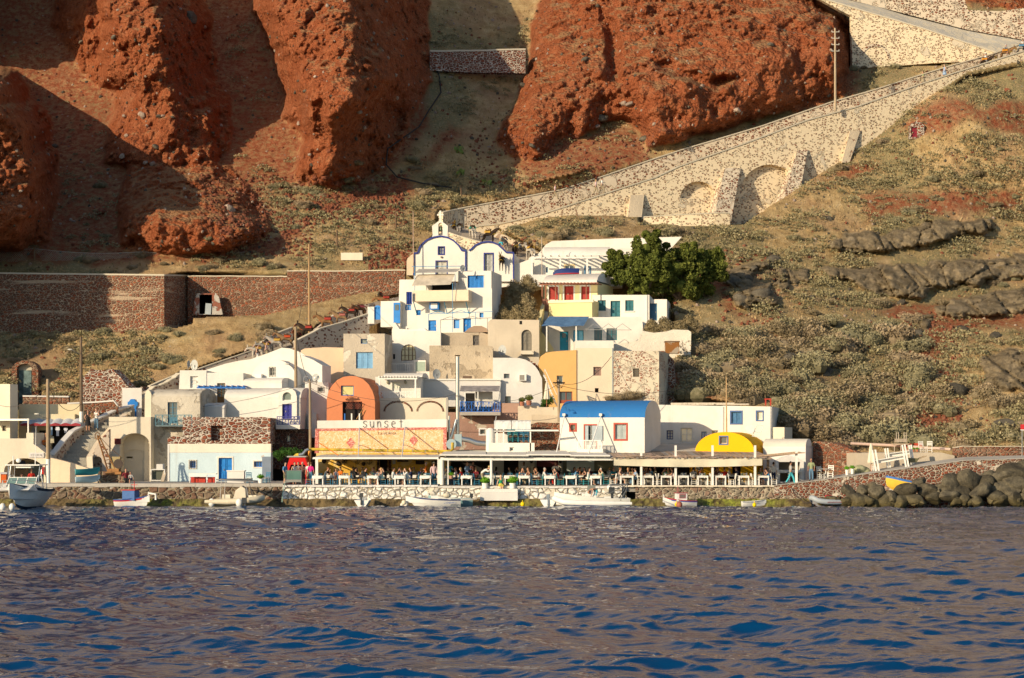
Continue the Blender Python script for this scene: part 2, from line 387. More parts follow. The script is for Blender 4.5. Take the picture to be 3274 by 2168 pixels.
def _field(polys,mode):
 out=np.zeros(GUU2.shape) if mode!='sd' else np.full(GUU2.shape,-1e3)
 for p in polys:
  if mode=='sd':
   sdd,_,_=polysdf(p,GUU2,GVV2); out=np.maximum(out,sdd)
  else:
   poly,A,wl,wr=p[:4]; sdd,dx,dy=polysdf(poly,GUU2,GVV2)
   if mode=='max' and A>8:
    xl=np.full(GVV2.shape[0],1e9); xr=np.full(GVV2.shape[0],-1e9); vv=GVV2[:,0]; n=len(poly)
    for i in range(n):
     (x0,y0),(x1,y1)=poly[i],poly[(i+1)%n]
     if y0==y1: continue
     m=(vv>=min(y0,y1))&(vv<max(y0,y1)); xx=x0+(vv-y0)*(x1-x0)/(y1-y0)
     xl=np.where(m,np.minimum(xl,xx),xl); xr=np.where(m,np.maximum(xr,xx),xr)
    dl=np.clip(GUU2-xl[:,None],0,None); dr=np.clip(xr[:,None]-GUU2,0,None)
    yb=np.full(GUU2.shape[1],-1e9); uu=GUU2[0]
    for i in range(n):
     (x0,y0),(x1,y1)=poly[i],poly[(i+1)%n]
     if x0==x1: continue
     m=(uu>=min(x0,x1))&(uu<max(x0,x1)); yy=y0+(uu-x0)*(y1-y0)/(x1-x0); yb=np.where(m,np.maximum(yb,yy),yb)
    db=np.clip(yb[None]-GVV2,0,None)
    Ae=np.minimum(A,(10.0 if A>30 else 3.5)*(1-np.exp(-db/14))+(0.08 if A>30 else 0.052)*db) if A>9 else A*(1-np.exp(-db/25))
    if len(p)>4:
     yt=np.full(GUU2.shape[1],1e9)
     for i in range(n):
      (x0,y0),(x1,y1)=poly[i],poly[(i+1)%n]
      if x0==x1: continue
      m=(uu>=min(x0,x1))&(uu<max(x0,x1)); yt=np.where(m,np.minimum(yt,y0+(uu-x0)*(y1-y0)/(x1-x0)),yt)
     Ae=np.minimum(Ae,A*np.clip((GVV2-yt[None])/p[4],0,1))
    f=Ae*np.clip(dr/wr,0,1)*(0.45+0.55*(1-np.exp(-dl/(wl*2.2))))*(1-np.exp(-np.minimum(dl,sdd)/(wl*0.35)))*(sdd>0)
   else:
    k=np.clip(dx,0,1)**2; wd=wl*(1-k)+wr*k
    f=A*(1-np.exp(-np.clip(sdd,0,None)/wd*1.6))
   out=np.maximum(out,f) if mode=='max' else out+f
 return out
GUU2,GVV2=np.meshgrid(np.arange(-1640,4960,10.0),np.arange(-4160,1700,10.0))
F_R=_field(RID,'max'); F_C=_field(CREV,'sum'); F_L=_field(LAVA,'max')
for f_ in (0,):  # soften the ridge field so that flanks are rounded, not creased
 for k_ in range(2): F_R[1:-1,1:-1]=(F_R[1:-1,1:-1]*2+F_R[:-2,1:-1]+F_R[2:,1:-1]+F_R[1:-1,:-2]+F_R[1:-1,2:])/6
S_R=_field([r[0] for r in RID]+REDX[8:9],'sd'); S_X=_field(REDX,'sd'); S_L=_field([r[0] for r in LAVA],'sd')
def terr(U,V,detail=True):
 """depth y of the hillside on the ray through (u,v) and its material masks"""
 B=samp(BASE,U,V,-1640,-4160,20)
 s=(CD+B)/FP; X=(U-U0)*s; Z=CH+(VH-V)*s
 w1=(fbm(X*0.12,B*0.05,Z*0.12,3,0.5,11)-0.5); w2=(fbm(X*0.12,B*0.05,Z*0.12,3,0.5,31)-0.5)
 w3=(fbm(X*0.6,B*0.2,Z*0.6,3,0.5,51)-0.5); w4=(fbm(X*0.6,B*0.2,Z*0.6,3,0.5,71)-0.5)
 Uw=U+w1*70+w3*26; Vw=V+w2*60+w4*26
 g=lambda G,a,b: samp(G,a,b,-1640,-4160,10)
 r=g(F_R,Uw,Vw)+g(F_C,Uw,Vw); Ul=U+w3*50;Vl=V+w4*44
 sr=g(S_R,Uw,Vw); red=sstep(-6,8,sr)
 rx=sstep(-15,20,g(S_X,Uw,Vw)+w3*40); lv=sstep(-2,4,g(S_L,Ul,Vl)); L=g(F_L,Ul,Vl)
 Y=B-r
 s=(CD+Y)/FP; X=(U-U0)*s; Z=CH+(VH-V)*s
 inf=sstep(1560,1250,V)
 n1=fbm(X*0.07,Y*0.07,Z*0.07,3,0.5,3)-0.5
 rid=1-np.abs(fbm(X*0.16+n1*2,Y*0.05,Z*0.06,3,0.55,5)*2-1)
 Y=Y-n1*3.0*inf*(0.35+red) - (rid-0.6)*3.2*red
 n2=fbm(X*0.33,Y*0.33,Z*0.4,4,0.55,9)-0.5
 Y=Y-n2*(1.0*inf+2.6*red)
 if detail:
  f1,f2,c1=worley(X*0.62,Y*0.5,Z*0.62,21)
  g1,g2,c2=worley(X*1.7,Y*1.3,Z*1.7,41)
  patch=0.25+0.9*sstep(0.42,0.6,fbm(X*0.12,Y*0.1,Z*0.12,3,0.5,77))
  Y=Y-red*patch*((0.62-f1)*1.5+(0.6-g1)*0.75)
  n3=fbm(X*1.5,Y*1.5,Z*1.5,3,0.6,13)-0.5
  Y=Y-n3*(0.5*inf*(1-red)*(1+1.6*lv)+0.9*red)
  h1,h2,c3,qx,qz=worley(X*0.27,Y*0.05,Z*0.24,61,True); i1,i2,c4,rx_,rz_=worley(X*0.8,Y*0.2,Z*0.7,66,True)
  blk=(c3-0.5)*1.8+qx*((c3*7)%1-.5)*3.2+qz*((c3*13)%1-.3)*2.6+(c4-.5)*.5+rx_*((c4*7)%1-.5)*1.1+rz_*((c4*11)%1-.4)*.9-0.4*(1-sstep(0.0,0.05,i2-i1))-1.3*(1-sstep(0.0,0.05,h2-h1))
  Y=Y-lv*(L+blk*0.8)-lv*(0.5-f1)*0.5
 else: Y=Y-lv*L
 return cut(U,V,Y),red,rx,lv
_RU=[1440,1597,1714,1837,1969,2097,2174,2378,2582,2735,2950,3092,3271,3420]
_RFT=[745,715,689,650,607,566,530,459,383,342,265,219,163,118]
_RFB=[757,748,700,688,690,700,724,718,580,486,322,228,192,150]
_RBT=[671,643,622,595,550,505,480,420,350,306,236,193,138,85]
CLIP=[([(-340,868),(525,874),(612,876),(612,1032),(525,1052),(0,1062),(-340,1078)],[(-300,46),(525,46),(612,51)]),
 ([(600,876),(920,878),(922,862),(1300,856),(1300,912),(1150,932),(920,985),(850,1002),(610,1012)],[(600,51),(920,49),(1300,48)]),
 ([(34,1146),(126,1146),(126,1300),(34,1300)],[(0,29),(130,29)]),
 ([(240,1172),(470,1172),(470,1300),(240,1300)],[(240,25.5),(470,25)]),
 ([(400,1275),(480,1228),(573,1190),(640,1172),(811,1112),(858,1071),(936,1040),(1000,1052),(1080,992),(1150,967),(1235,950),(1290,942),(1290,1100),(1180,1110),(950,1170),(640,1260),(400,1310)],[(400,23),(575,28),(811,31.5),(936,34.5),(1080,39),(1280,43)]),
 ([(1400,668),(1485,660),(1560,735),(1620,748),(1740,812),(1745,890),(1640,880),(1300,860),(1395,750)],[(1400,66),(1485,66),(1560,61),(1740,56)]),
 ([(2050,685),(2334,680),(2334,712),(2050,712)],[(2050,69),(2334,69)]),
 ([(1680,760),(1765,768),(2180,754),(2185,860),(1680,900)],[(1680,52.5),(2185,52.5)]),
 ([(2590,-60),(3500,-60),(3500,200),(3190,180),(3010,202),(2722,214),(2718,51),(2690,35)],[(2590,100),(3500,103)]),
 ([(1372,162),(1684,158),(1684,212),(1530,212),(1372,204)],[(1372,90),(1684,92)]),
 ([(1095,1060),(1600,1020),(2160,1000),(2150,1300),(1095,1300)],[(1095,37),(1400,42),(2210,40)]),
 ([(1215,890),(1605,860),(1900,890),(2150,935),(2150,1060),(1215,1060)],[(1215,46),(1605,52),(2150,46)]),
 ([(1000,1100),(2330,1290),(2640,1400),(2640,1700),(-900,1700),(-900,1290),(60,1290),(570,1180)],[(-900,21),(570,27),(1000,27),(1095,26),(2200,26),(2300,24),(2640,14)]),
 ([(2600,1405),(2750,1442),(3055,1445),(3300,1424),(3600,1424),(3600,1700),(2600,1700)],[(2600,11.5),(2750,8.2),(3055,5.8),(3600,5.4)])]
_clipf=[np.maximum(polysdf(p,GUU2,GVV2)[0],-50) for p,_ in CLIP]
def cut(U,V,Y):
 for (p,d),F in zip(CLIP,_clipf):
  s_=samp(F,U,V,-1640,-4160,10); ym=np.interp(U,[a for a,_ in d],[b for _,b in d])
  Y=np.where(s_>0,np.maximum(Y,ym),np.where(s_>-6,np.maximum(Y,ym-1.2),Y))
 ry=62+0.3385*((U-U0)*(150+62+(U-1430)*0.0135)/FP+7.05)
 ft=np.interp(U,_RU,_RFT);fb=np.interp(U,_RU,_RFB);bt=np.interp(U,_RU,_RBT); on=(U>1440)&(U<3420)
 Y=np.where(on&(V>bt-2)&(V<ft),np.maximum(Y,ry+5.4),Y); Y=np.where(on&(V>=ft)&(V<fb),np.maximum(Y,ry+3.4),Y)
 Y=np.where(on&(V<=bt-2)&(V>bt-40),np.maximum(Y,ry+4.9),Y)
 Y=np.where(on&(V>=fb)&(V<fb+16)&(U>1620),np.minimum(Y,ry-0.1),Y)
 return Y
STEP=4.0
def build_terrain():
 us=np.concatenate([np.arange(-1600,-20,26.0),np.arange(-20,3296,STEP),np.arange(3300,4900,26.0)])
 vs=np.concatenate([np.arange(-4100,-20,30.0),np.arange(-20,1652,STEP)])
 U,V=np.meshgrid(us,vs); Y,red,rx,lv=terr(U,V)
 s=(CD+Y)/FP; X=(U-U0)*s; Z=CH+(VH-V)*s
 h,wd=U.shape; nv=h*wd
 me=bpy.data.meshes.new('hillside'); me.vertices.add(nv)
 me.vertices.foreach_set('co',np.stack([X,Y,Z],-1).astype(np.float32).ravel())
 idx=np.arange(nv).reshape(h,wd); q=np.stack([idx[1:,:-1],idx[1:,1:],idx[:-1,1:],idx[:-1,:-1]],-1).reshape(-1,4)
 nf=len(q); me.loops.add(nf*4); me.loops.foreach_set('vertex_index',q.astype(np.int32).ravel())
 me.polygons.add(nf); me.polygons.foreach_set('loop_start',np.arange(0,nf*4,4,dtype=np.int32))
 me.update(calc_edges=True); me.polygons.foreach_set('use_smooth',np.ones(nf,bool))
 at=me.color_attributes.new('mask','FLOAT_COLOR','POINT')
 veg=sstep(0.5,0.62,fbm(X*0.09,Y*0.06,Z*0.09,4,0.55,91))
 hi=sstep(-160,-60,V); red=red*hi; rx=rx*hi; veg=veg*hi  # above view, red and scrub fade out so the sea reflects tan
 at.data.foreach_set('color',np.stack([red,lv,rx,veg],-1).astype(np.float32).ravel())
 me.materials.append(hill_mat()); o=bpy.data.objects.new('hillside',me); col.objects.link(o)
 tag(o,kind='structure'); return o
def hill_mat():
 t=NT('volcanic_hillside'); v=t.geo(); A=t.attr('mask'); sp=t.sep(A.outputs['Color']); veg=A.outputs['Alpha']
 n1=t.noise(v,0.13,6,0.6); n2=t.noise(v,0.8,6,0.65); n3=t.noise(v,4.0,5,0.7); n4=t.noise(v,14,3,0.7)
 g=t.ramp(n2,[(0.25,(0.23,0.15,0.07)),(0.42,(0.45,0.31,0.145)),(0.58,(0.58,0.42,0.21)),(0.78,(0.66,0.52,0.32))])
 g=t.mix(1.0,g,t.ramp(n4,[(0.3,0.6),(0.7,1.2)]),'MULTIPLY')
 g=t.mix(t.ramp(n1,[(0.45,0.0),(0.62,0.55)]),g,(0.36,0.21,0.125))
 g=t.mix(t.math('MULTIPLY',veg,t.ramp(n3,[(0.36,0.0),(0.5,0.85)])),g,(0.23,0.205,0.105))
 rc=t.ramp(n2,[(0.25,(0.21,0.058,0.025)),(0.5,(0.355,0.11,0.047)),(0.7,(0.43,0.165,0.078)),(0.85,(0.48,0.27,0.15))])
 rc=t.mix(t.ramp(n1,[(0.52,0.0),(0.7,0.7)]),rc,(0.37,0.145,0.075))
 rc=t.mix(1.0,rc,t.ramp(n4,[(0.3,0.62),(0.7,1.18)]),'MULTIPLY')
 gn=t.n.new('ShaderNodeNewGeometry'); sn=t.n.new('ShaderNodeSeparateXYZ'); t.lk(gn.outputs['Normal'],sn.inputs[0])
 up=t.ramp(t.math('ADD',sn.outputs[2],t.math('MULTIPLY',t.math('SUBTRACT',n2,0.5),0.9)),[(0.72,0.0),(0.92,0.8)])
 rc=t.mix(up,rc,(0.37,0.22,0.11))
 lvc=t.ramp(n2,[(0.3,(0.10,0.078,0.048)),(0.55,(0.24,0.19,0.12)),(0.8,(0.42,0.33,0.21))])
 lvc=t.mix(t.ramp(t.noise(v,0.35,3),[(0.6,0.0),(0.72,0.6)]),lvc,(0.30,0.25,0.18))
 px=t.math('MULTIPLY',sp[2],t.ramp(t.noise(v,1.6,5,0.7),[(0.36,0.25),(0.56,1.0)]))
 px=t.mix(px,g,t.mix(1.0,t.ramp(n3,[(0.3,(0.20,0.06,0.03)),(0.6,(0.36,0.12,0.06)),(0.8,(0.40,0.20,0.13))]),t.ramp(n4,[(0.3,0.6),(0.7,1.2)]),'MULTIPLY'))
 c=t.mix(sp[0],px,rc); c=t.mix(sp[1],c,lvc)
 cc=t.sep(t.vor(v,1.3,'F1',1,'Color')); pd=t.vor(v,1.3)
 peb=t.math('MULTIPLY',t.math('LESS_THAN',pd,0.17),t.math('GREATER_THAN',cc[0],0.86))
 c=t.mix(t.math('MULTIPLY',peb,0.8),c,t.ramp(cc[1],[(0.3,(0.10,0.08,0.06)),(0.7,(0.45,0.38,0.30))]))
 pd2=t.vor(v,5.0); c2=t.sep(t.vor(v,5.0,'F1',1,'Color'))
 peb2=t.math('MULTIPLY',t.math('LESS_THAN',pd2,0.22),t.math('GREATER_THAN',c2[0],0.8))
 c=t.mix(t.math('MULTIPLY',peb2,0.7),c,t.ramp(c2[1],[(0.2,(0.09,0.06,0.04)),(0.6,(0.33,0.13,0.08)),(0.9,(0.5,0.44,0.36))]))
 pz=t.n.new('ShaderNodeSeparateXYZ'); t.lk(t.geo(),pz.inputs[0]); c=t.mix(t.math('MULTIPLY_ADD',pz.outputs[2],.07,-4.7,clamp=True),c,t.mix(n2,(0.64,0.43,0.19),(0.72,0.53,0.27)))  # upper slope out of view coloured brighter tan to lighten the sea's reflection
 h=t.math('ADD',t.math('MULTIPLY',n3,1.0),t.math('MULTIPLY',n4,0.45))
 b1=t.bump(h,0.75,0.35)
 vb=t.math('MULTIPLY',t.vor(v,2.6),sp[0]); b2=t.bump(vb,0.9,-0.35,b1)
 return t.out(c,1.0,b2,0.05)
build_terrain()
def ground(u,v):
 Y=terr(np.array([[float(u)]]),np.array([[float(v)]]))[0][0,0]; return W(u,v,float(Y))
def grounds(us,vs):
 U=np.array([us],float);V=np.array([vs],float); Y=terr(U,V)[0][0]
 return [W(a,b,float(c)) for a,b,c in zip(us,vs,Y)]
# ---------- sea
def build_sea():
 ys=[];y=-146.0
 while y<7.5:
  ys.append(y); d=max(y+CD,8.0); y+=max(0.05,min(0.0000165*d*d+0.03,0.5))
 ys=np.array(ys); xs=np.concatenate([-np.linspace(4.5,1.04,60),np.linspace(-1,1,900),np.linspace(1.04,4.5,60)])
 d=ys+CD
 half=d*0.30+6
 X=xs[None]*half[:,None]; Y=np.repeat(ys[:,None],len(xs),1)
 def wavef(ang,L,amp,s,sharp=1.0):
  ca,sa=math.cos(R(ang)),math.sin(R(ang))
  p=X*ca+Y*sa; q=-X*sa+Y*ca
  n=fbm(p/L,q/(L*2.6),np.zeros_like(X)+s,3,0.5,s); r=1-np.abs(n*2-1)
  return amp*(r**sharp)
 Z=wavef(80,2.9,0.25,3,3.0)+wavef(64,1.15,0.19,17,2.4)+wavef(100,0.55,0.07,29,2.0)+wavef(84,11,0.40,41,1.8)
 att=np.where(Y>-14,np.clip(1-(Y+14)/22*0.55,0.42,1),1)
 Z=Z*att; Z-=np.mean(Z)
 h,wd=X.shape; nv=h*wd; me=bpy.data.meshes.new('sea'); me.vertices.add(nv)
 me.vertices.foreach_set('co',np.stack([X,Y,Z],-1).astype(np.float32).ravel())
 idx=np.arange(nv).reshape(h,wd); q=np.stack([idx[:-1,:-1],idx[:-1,1:],idx[1:,1:],idx[1:,:-1]],-1).reshape(-1,4)
 nf=len(q); me.loops.add(nf*4); me.loops.foreach_set('vertex_index',q.astype(np.int32).ravel())
 me.polygons.add(nf); me.polygons.foreach_set('loop_start',np.arange(0,nf*4,4,dtype=np.int32))
 me.update(calc_edges=True); me.polygons.foreach_set('use_smooth',np.ones(nf,bool))
 me.materials.append(sea_mat()); o=bpy.data.objects.new('sea',me); col.objects.link(o); tag(o,kind='structure')
 m=MB(); m.add([(-3000,-3000,-0.6),(3000,-3000,-0.6),(3000,60,-0.6),(-3000,60,-0.6)],[(0,1,2,3)]); tag(m.build('open_sea',sea_mat(),None),kind='structure')
def sea_mat():
 if 'sea' in _M: return _M['sea']
 t=NT('sea_water'); v=t.geo((0.8,1.6,1)); v2=t.geo((1.0,2.4,1))
 n1=t.noise(v,2.6,4,0.6,0.6); n2=t.noise(v2,9,3,0.6,0.4)
 b=t.bump(t.math('ADD',t.math('MULTIPLY',n1,1.0),t.math('MULTIPLY',n2,0.25)),0.6,0.03)
 m=t.out((0.0,0.036,0.115),0.03,b,0.5); t.b.inputs['IOR'].default_value=1.42
 _M['sea']=m; return m
build_sea()
# ---------- stone materials
SC_DK=(0.055,0.05,0.045); SC_RD=(0.22,0.062,0.035); SC_OR=(0.30,0.10,0.055); SC_BR=(0.16,0.085,0.06)
RED_WALL=rubble((0.26,0.08,0.045),(0.18,0.10,0.07),(0.34,0.125,0.065),(0.52,0.41,0.29),2.9,0.06,0,1.6,1.0,0.85)
RED_WALL2=rubble((0.25,0.078,0.042),(0.16,0.09,0.06),(0.32,0.12,0.065),(0.40,0.31,0.22),2.6,0.045,0,1.6,1.0,0.3)
RED_RUIN=rubble(SC_RD,SC_BR,SC_OR,(0.62,0.55,0.46),2.4,0.07,0,1.7,1.0,0.2)
DARK_STONE=rubble((0.10,0.05,0.035),(0.07,0.05,0.045),(0.14,0.06,0.04),(0.33,0.25,0.2),3.2,0.04,0,1.2)
RAMP=rubble((0.36,0.185,0.115),(0.26,0.21,0.15),(0.46,0.29,0.19),(0.86,0.72,0.50),3.5,0.09,0.5,1.5,1.0,0,plaster=(0.70,0.61,0.46),pt=0.60)
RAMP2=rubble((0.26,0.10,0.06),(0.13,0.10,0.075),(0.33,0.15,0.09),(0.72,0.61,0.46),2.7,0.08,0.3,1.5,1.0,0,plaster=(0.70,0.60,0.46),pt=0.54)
PATHW=rubble((0.24,0.09,0.06),(0.13,0.08,0.06),(0.28,0.13,0.09),(0.56,0.47,0.38),2.6,0.13,0.42,1.3,0.8,0)
QWHITE=rubble((0.80,0.76,0.68),(0.74,0.70,0.61),(0.83,0.80,0.73),(0.36,0.31,0.23),1.9,0.05,0,1.25,1.0,0,plaster=(0.66,0.60,0.48),pt=0.60)
QGREY=rubble((0.20,0.165,0.12),(0.30,0.25,0.18),(0.24,0.14,0.10),(0.46,0.39,0.28),2.2,0.05,0,1.2,1.0,0)
QLOW=rubble((0.14,0.11,0.08),(0.22,0.16,0.11),(0.17,0.09,0.06),(0.30,0.25,0.17),1.6,0.05,0,1.2,1.0,0)
PLAST=stucco((0.50,0.44,0.35),0.2,(0.74,0.68,0.56),0.56,0.8)
PATCHY=rubble((0.34,0.14,0.09),(0.22,0.11,0.08),(0.40,0.20,0.14),(0.62,0.54,0.42),4.0,0.10,0.3,1.5,0.8,0,plaster=(0.62,0.55,0.42),pt=0.47)
def algae(y0=0.0):
 """quay foot: wet weed-covered rock"""
 t=NT('weedy_rock'); v=t.geo(); n=t.noise(v,1.2,5,0.7); n2=t.noise(v,6,4,0.7); n3=t.noise(t.geo((0.09,0.09,0.2)),1.0,3)
 a=t.ramp(n,[(0.35,(0.05,0.035,0.02)),(0.55,(0.17,0.12,0.05)),(0.75,(0.24,0.17,0.08))])
 g=t.ramp(n2,[(0.35,(0.10,0.12,0.015)),(0.65,(0.34,0.38,0.04))])
 c=t.mix(t.math('MULTIPLY',t.ramp(n3,[(0.48,0.0),(0.62,1.0)]),t.ramp(n,[(0.4,0.0),(0.6,0.9)])),a,g)
 return t.out(c,0.6,t.bump(n2,1.0,0.15),0.3)
WEED=algae()
# ---------- building frame: a facade plane through (u,v,y) turned by yaw; openings are given in photo pixels
class Bld:
 def __init__(s,name,label,cat,u,v,y,yaw=0,group=None,kind=None):
  s.o=W(u,v,y); s.rz=R(yaw); s.e=empty(name,s.o,s.rz,label,cat,group); s.M=Matrix.Translation(s.o)@Matrix.Rotation(s.rz,4,'Z'); s.Mi=s.M.inverted()
  if kind: s.e['kind']=kind
 def L(s,u,v,b=0.0):
  c=s.Mi@Vector((0,-CD,CH)); d=(s.Mi.to_3x3()@Vector(((u-U0)/FP,1.0,(VH-v)/FP)))
  t=(b-c.y)/d.y; p=c+d*t; return (p.x,p.z)
 def P(s,pts,b=0.0): return [s.L(u,v,b) for u,v in pts]
 def side(s,ur,uback,v,b=0.0):
  """depth of the right side wall whose front edge is at ur and back edge at uback"""
  a=s.L(ur,v,b)[0]; c=s.Mi@Vector((0,-CD,CH)); d=(s.Mi.to_3x3()@Vector(((uback-U0)/FP,1.0,0)))
  t=(a-c.x)/d.x; r=(c+d*t).y; return min(r,9.0) if r>0.3 else 6.0
 def wall(s,pts,depth,mat,ops=(),b=0.0,name='wall',sub=None,rev=0.28,trim=None):
  """pts: outline in px (front plane); ops: openings"""
  m=MB(); hs=[]
  for o in ops:
   (a0,c1)=s.L(o[1],o[2],b); (a1,c0)=s.L(o[3],o[4],b); hs.append(arch(a0,a1,c0,c1,8) if o[5].get('arch') else rect(a0,a1,c0,c1))
  m.prism(s.P(pts,b),b,b+depth,hs,reveal=rev)
  w=m.build(name,mat,sub or s.e)
  for o,h in zip(ops,hs): s.fill(o,h,b,rev)
  return w
 def fill(s,o,h,b,rev):
  k=o[0]; d=o[5]; a0=min(p[0] for p in h);a1=max(p[0] for p in h);c0=min(p[1] for p in h);c1=max(p[1] for p in h)
  wd=a1-a0;hh=c1-c0; colr=d.get('c',(0.5,0.5,0.5)); pm=paint(colr,0.55,0.18); y=b+rev*0.55
  root=None
  if d.get('sur'):   # surround band proud of the wall
   t=d.get('sw',0.14); m=MB(); sm=paint(d['sur'],0.6,0.12)
   for (x0,x1,z0,z1) in ((a0-t,a0,c0-(t if k!='door' else 0),c1+t),(a1,a1+t,c0-(t if k!='door' else 0),c1+t),(a0,a1,c1,c1+t))+(((a0,a1,c0-t,c0),) if k not in('door','gdoor') else ()):
    m.box(x0,x1,b-0.035,b+0.02,z0,z1)
  nm='door' if k in('door','gdoor') else 'window'
  f=0.07; m2=MB(); y0=y; y1=y+0.08
  ar=d.get('arch')
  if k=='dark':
   m2.prism(h,b+rev+0.02,b+rev+0.05); root=m2.build(nm,DARK,s.e)  # near-black sheet standing in for the unlit interior behind the opening
  elif k in('door','shut'):
   n=d.get('n',1 if k=='door' else 2)
   m2.prism(h,y+0.05,y+0.09)
   for i in range(n):
    x0=a0+wd*i/n+0.02; x1=a0+wd*(i+1)/n-0.02; top=c1-0.02-(wd*0.25 if ar else 0)
    m2.box(x0,x0+f,y-0.0,y+0.05,c0+0.02,top);m2.box(x1-f,x1,y,y+0.05,c0+0.02,top)
    zs=[c0+0.02,c0+hh*0.36,c0+hh*0.66,top-f] if k=='door' else [c0+0.02,c0+hh*0.5,top-f]
    for z in zs: m2.box(x0+f,x1-f,y,y+0.05,z,z+f)
    if k=='shut':
     zz=c0+0.1
     while zz<top-0.1: m2.box(x0+f,x1-f,y+0.018,y+0.05,zz,zz+0.05); zz+=0.1
    elif wd/n>0.5: m2.box(x0+f*2.2,x1-f*2.2,y+0.02,y+0.05,c0+0.14,c0+hh*0.36-0.08)
   root=m2.build(nm,pm,s.e)
   if k=='door':
    hm=MB(); hm.box(a0+wd/n-0.16 if n>1 else a1-0.16,a0+wd/n-0.1 if n>1 else a1-0.1,y-0.05,y,c0+hh*0.45,c0+hh*0.45+0.14); hm.build('handle',metal((0.4,0.36,0.28)),root)
   if d.get('lite'):
    g=MB(); g.box(a0+wd*0.28,a1-wd*0.28,y-0.012,y+0.02,c0+hh*0.68,c1-hh*0.08); g.build('pane',glassm((0.04,0.05,0.06)),root)
  else:   # glazed
   m2.box(a0,a0+f,y0,y1,c0,c1 if not ar else c1-wd*0.4);m2.box(a1-f,a1,y0,y1,c0,c1 if not ar else c1-wd*0.4);m2.box(a0+f,a1-f,y0,y1,c0,c0+f)
   if not ar: m2.box(a0+f,a1-f,y0,y1,c1-f,c1)
   nx=d.get('nx',2);nz=d.get('nz',2)
   for i in range(1,nx): xx=a0+wd*i/nx; m2.box(xx-f/2,xx+f/2,y0+0.003,y1,c0+f,c1-f*1.1)
   for i in range(1,nz): zz=c0+hh*i/nz; m2.box(a0+f,a1-f,y0+0.006,y1,zz-0.02,zz+0.02)
   if k=='gdoor': m2.box(a0+f,a1-f,y0+0.009,y1,c0+f,c0+hh*0.3)
   root=m2.build(nm,pm,s.e)
   g=MB(); hh_=arch(a0+0.01,a1-0.01,c0+0.01,c1-0.01,8) if ar else rect(a0+0.01,a1-0.01,c0+0.01,c1-0.01)
   g.prism(hh_,y+0.05,y+0.07); g.build('pane',glassm(d.get('g',(0.05,0.07,0.08))),root)
   if d.get('grille'):
    q=MB(); n_=max(2,int(wd/0.16))
    for i in range(n_+1): xx=a0-0.06+(wd+0.12)*i/n_; q.box(xx-0.012,xx+0.012,b-0.06,b-0.036,c0-0.08,c1+0.08)
    for i in range(4): zz=c0-0.06+(hh+0.12)*i/3; q.box(a0-0.08,a1+0.08,b-0.036,b-0.014,zz-0.012,zz+0.012)
    q.build('grille',metal((0.08,0.08,0.08),0.6),root)
   if d.get('leaf'):  # open shutter leaves folded against the wall
    lf=d['leaf']; lm=paint(lf,0.6,0.15)
    for sgn,x0 in ((-1,a0-0.03),(1,a1+0.03)):
     q=MB(); xw=wd*0.48; xa,xb=(x0-xw,x0) if sgn<0 else (x0,x0+xw)
     q.box(xa,xb,b-0.07,b-0.04,c0,c1); zz=c0+0.08
     while zz<c1-0.1: q.box(xa+0.06,xb-0.06,b-0.085,b-0.07,zz,zz+0.05); zz+=0.11
     q.build('shutter',lm,root)
  if d.get('sur'): m.build('surround',sm,root)
  if d.get('sill'):
   q=MB(); q.box(a0-0.08,a1+0.08,b-0.1,b+0.05,c0-0.1,c0-0.003); q.build('sill',WHITE2,root)
  return root
 def boxpx(s,u0,v0,u1,v1,b0,b1,mat,name='wall',parent=None):
  a0,c1=s.L(u0,v0,b0);a1,c0=s.L(u1,v1,b0); m=MB(); m.box(a0,a1,b0,b1,c0,c1); return m.build(name,mat,parent or s.e)
 def roof(s,u0,u1,v,depth,mat=None,b=0.0,t=0.12,over=0.05):
  a0,c=s.L(u0,v,b);a1,_=s.L(u1,v,b); m=MB(); m.box(a0+0.2,a1-0.2,b+0.2,b+depth-0.02,c-0.55,c-0.4); return m.build('roof',mat or GREY,s.e)
 def vaultx(s,u0,u1,vtop,veave,depth,mat,b=0.0,endmat=None,rise=None,name='roof',k=0.5):
  """barrel with its axis along the facade"""
  a0,c0=s.L(u0,veave,b);a1,_=s.L(u1,veave,b)
  c1=s.L((u0+u1)/2,vtop,b+depth*0.42)[1]; h=c1-c0; n=14; pr=[]
  for i in range(n+1):
   t=math.pi*i/n; pr.append((b+depth/2-depth/2*math.cos(t), c0+h*math.sin(t)))
  m=MB(); vs=[(a0,)+p for p in pr]+[(a1,)+p for p in pr]
  m.add(vs,[(i,i+1,n+1+i+1,n+1+i)[::-1] for i in range(n)],0)
  m.add([(a0,)+p for p in pr],[tuple(range(n,-1,-1))][::1],1); m.add([(a1,)+p for p in pr],[tuple(range(n+1))],1)
  return m.build(name,[mat,endmat or mat],s.e,smooth=True)
 def facade_arch(s,u0,u1,vtop,vbot,vsp,depth,mat,ops=(),b=0.0,name='wall',shoulder=None,n=18):
  """front wall whose top is an arch, carried back as a barrel roof"""
  pts=[(u0,vbot),(u1,vbot)]; c=(u0+u1)/2; r=(u1-u0)/2
  for i in range(n+1):
   t=math.pi*i/n; pts.append((c+r*math.cos(t),vsp-(vsp-vtop)*math.sin(t)))
  return s.wall(pts,depth,mat,ops,b,name)
def O(k,u0,v0,u1,v1,c=None,**d):
 if c is not None: d['c']=c
 return (k,u0,v0,u1,v1,d)
def RC(u0,v0,u1,v1): return [(u0,v1),(u1,v1),(u1,v0),(u0,v0)]
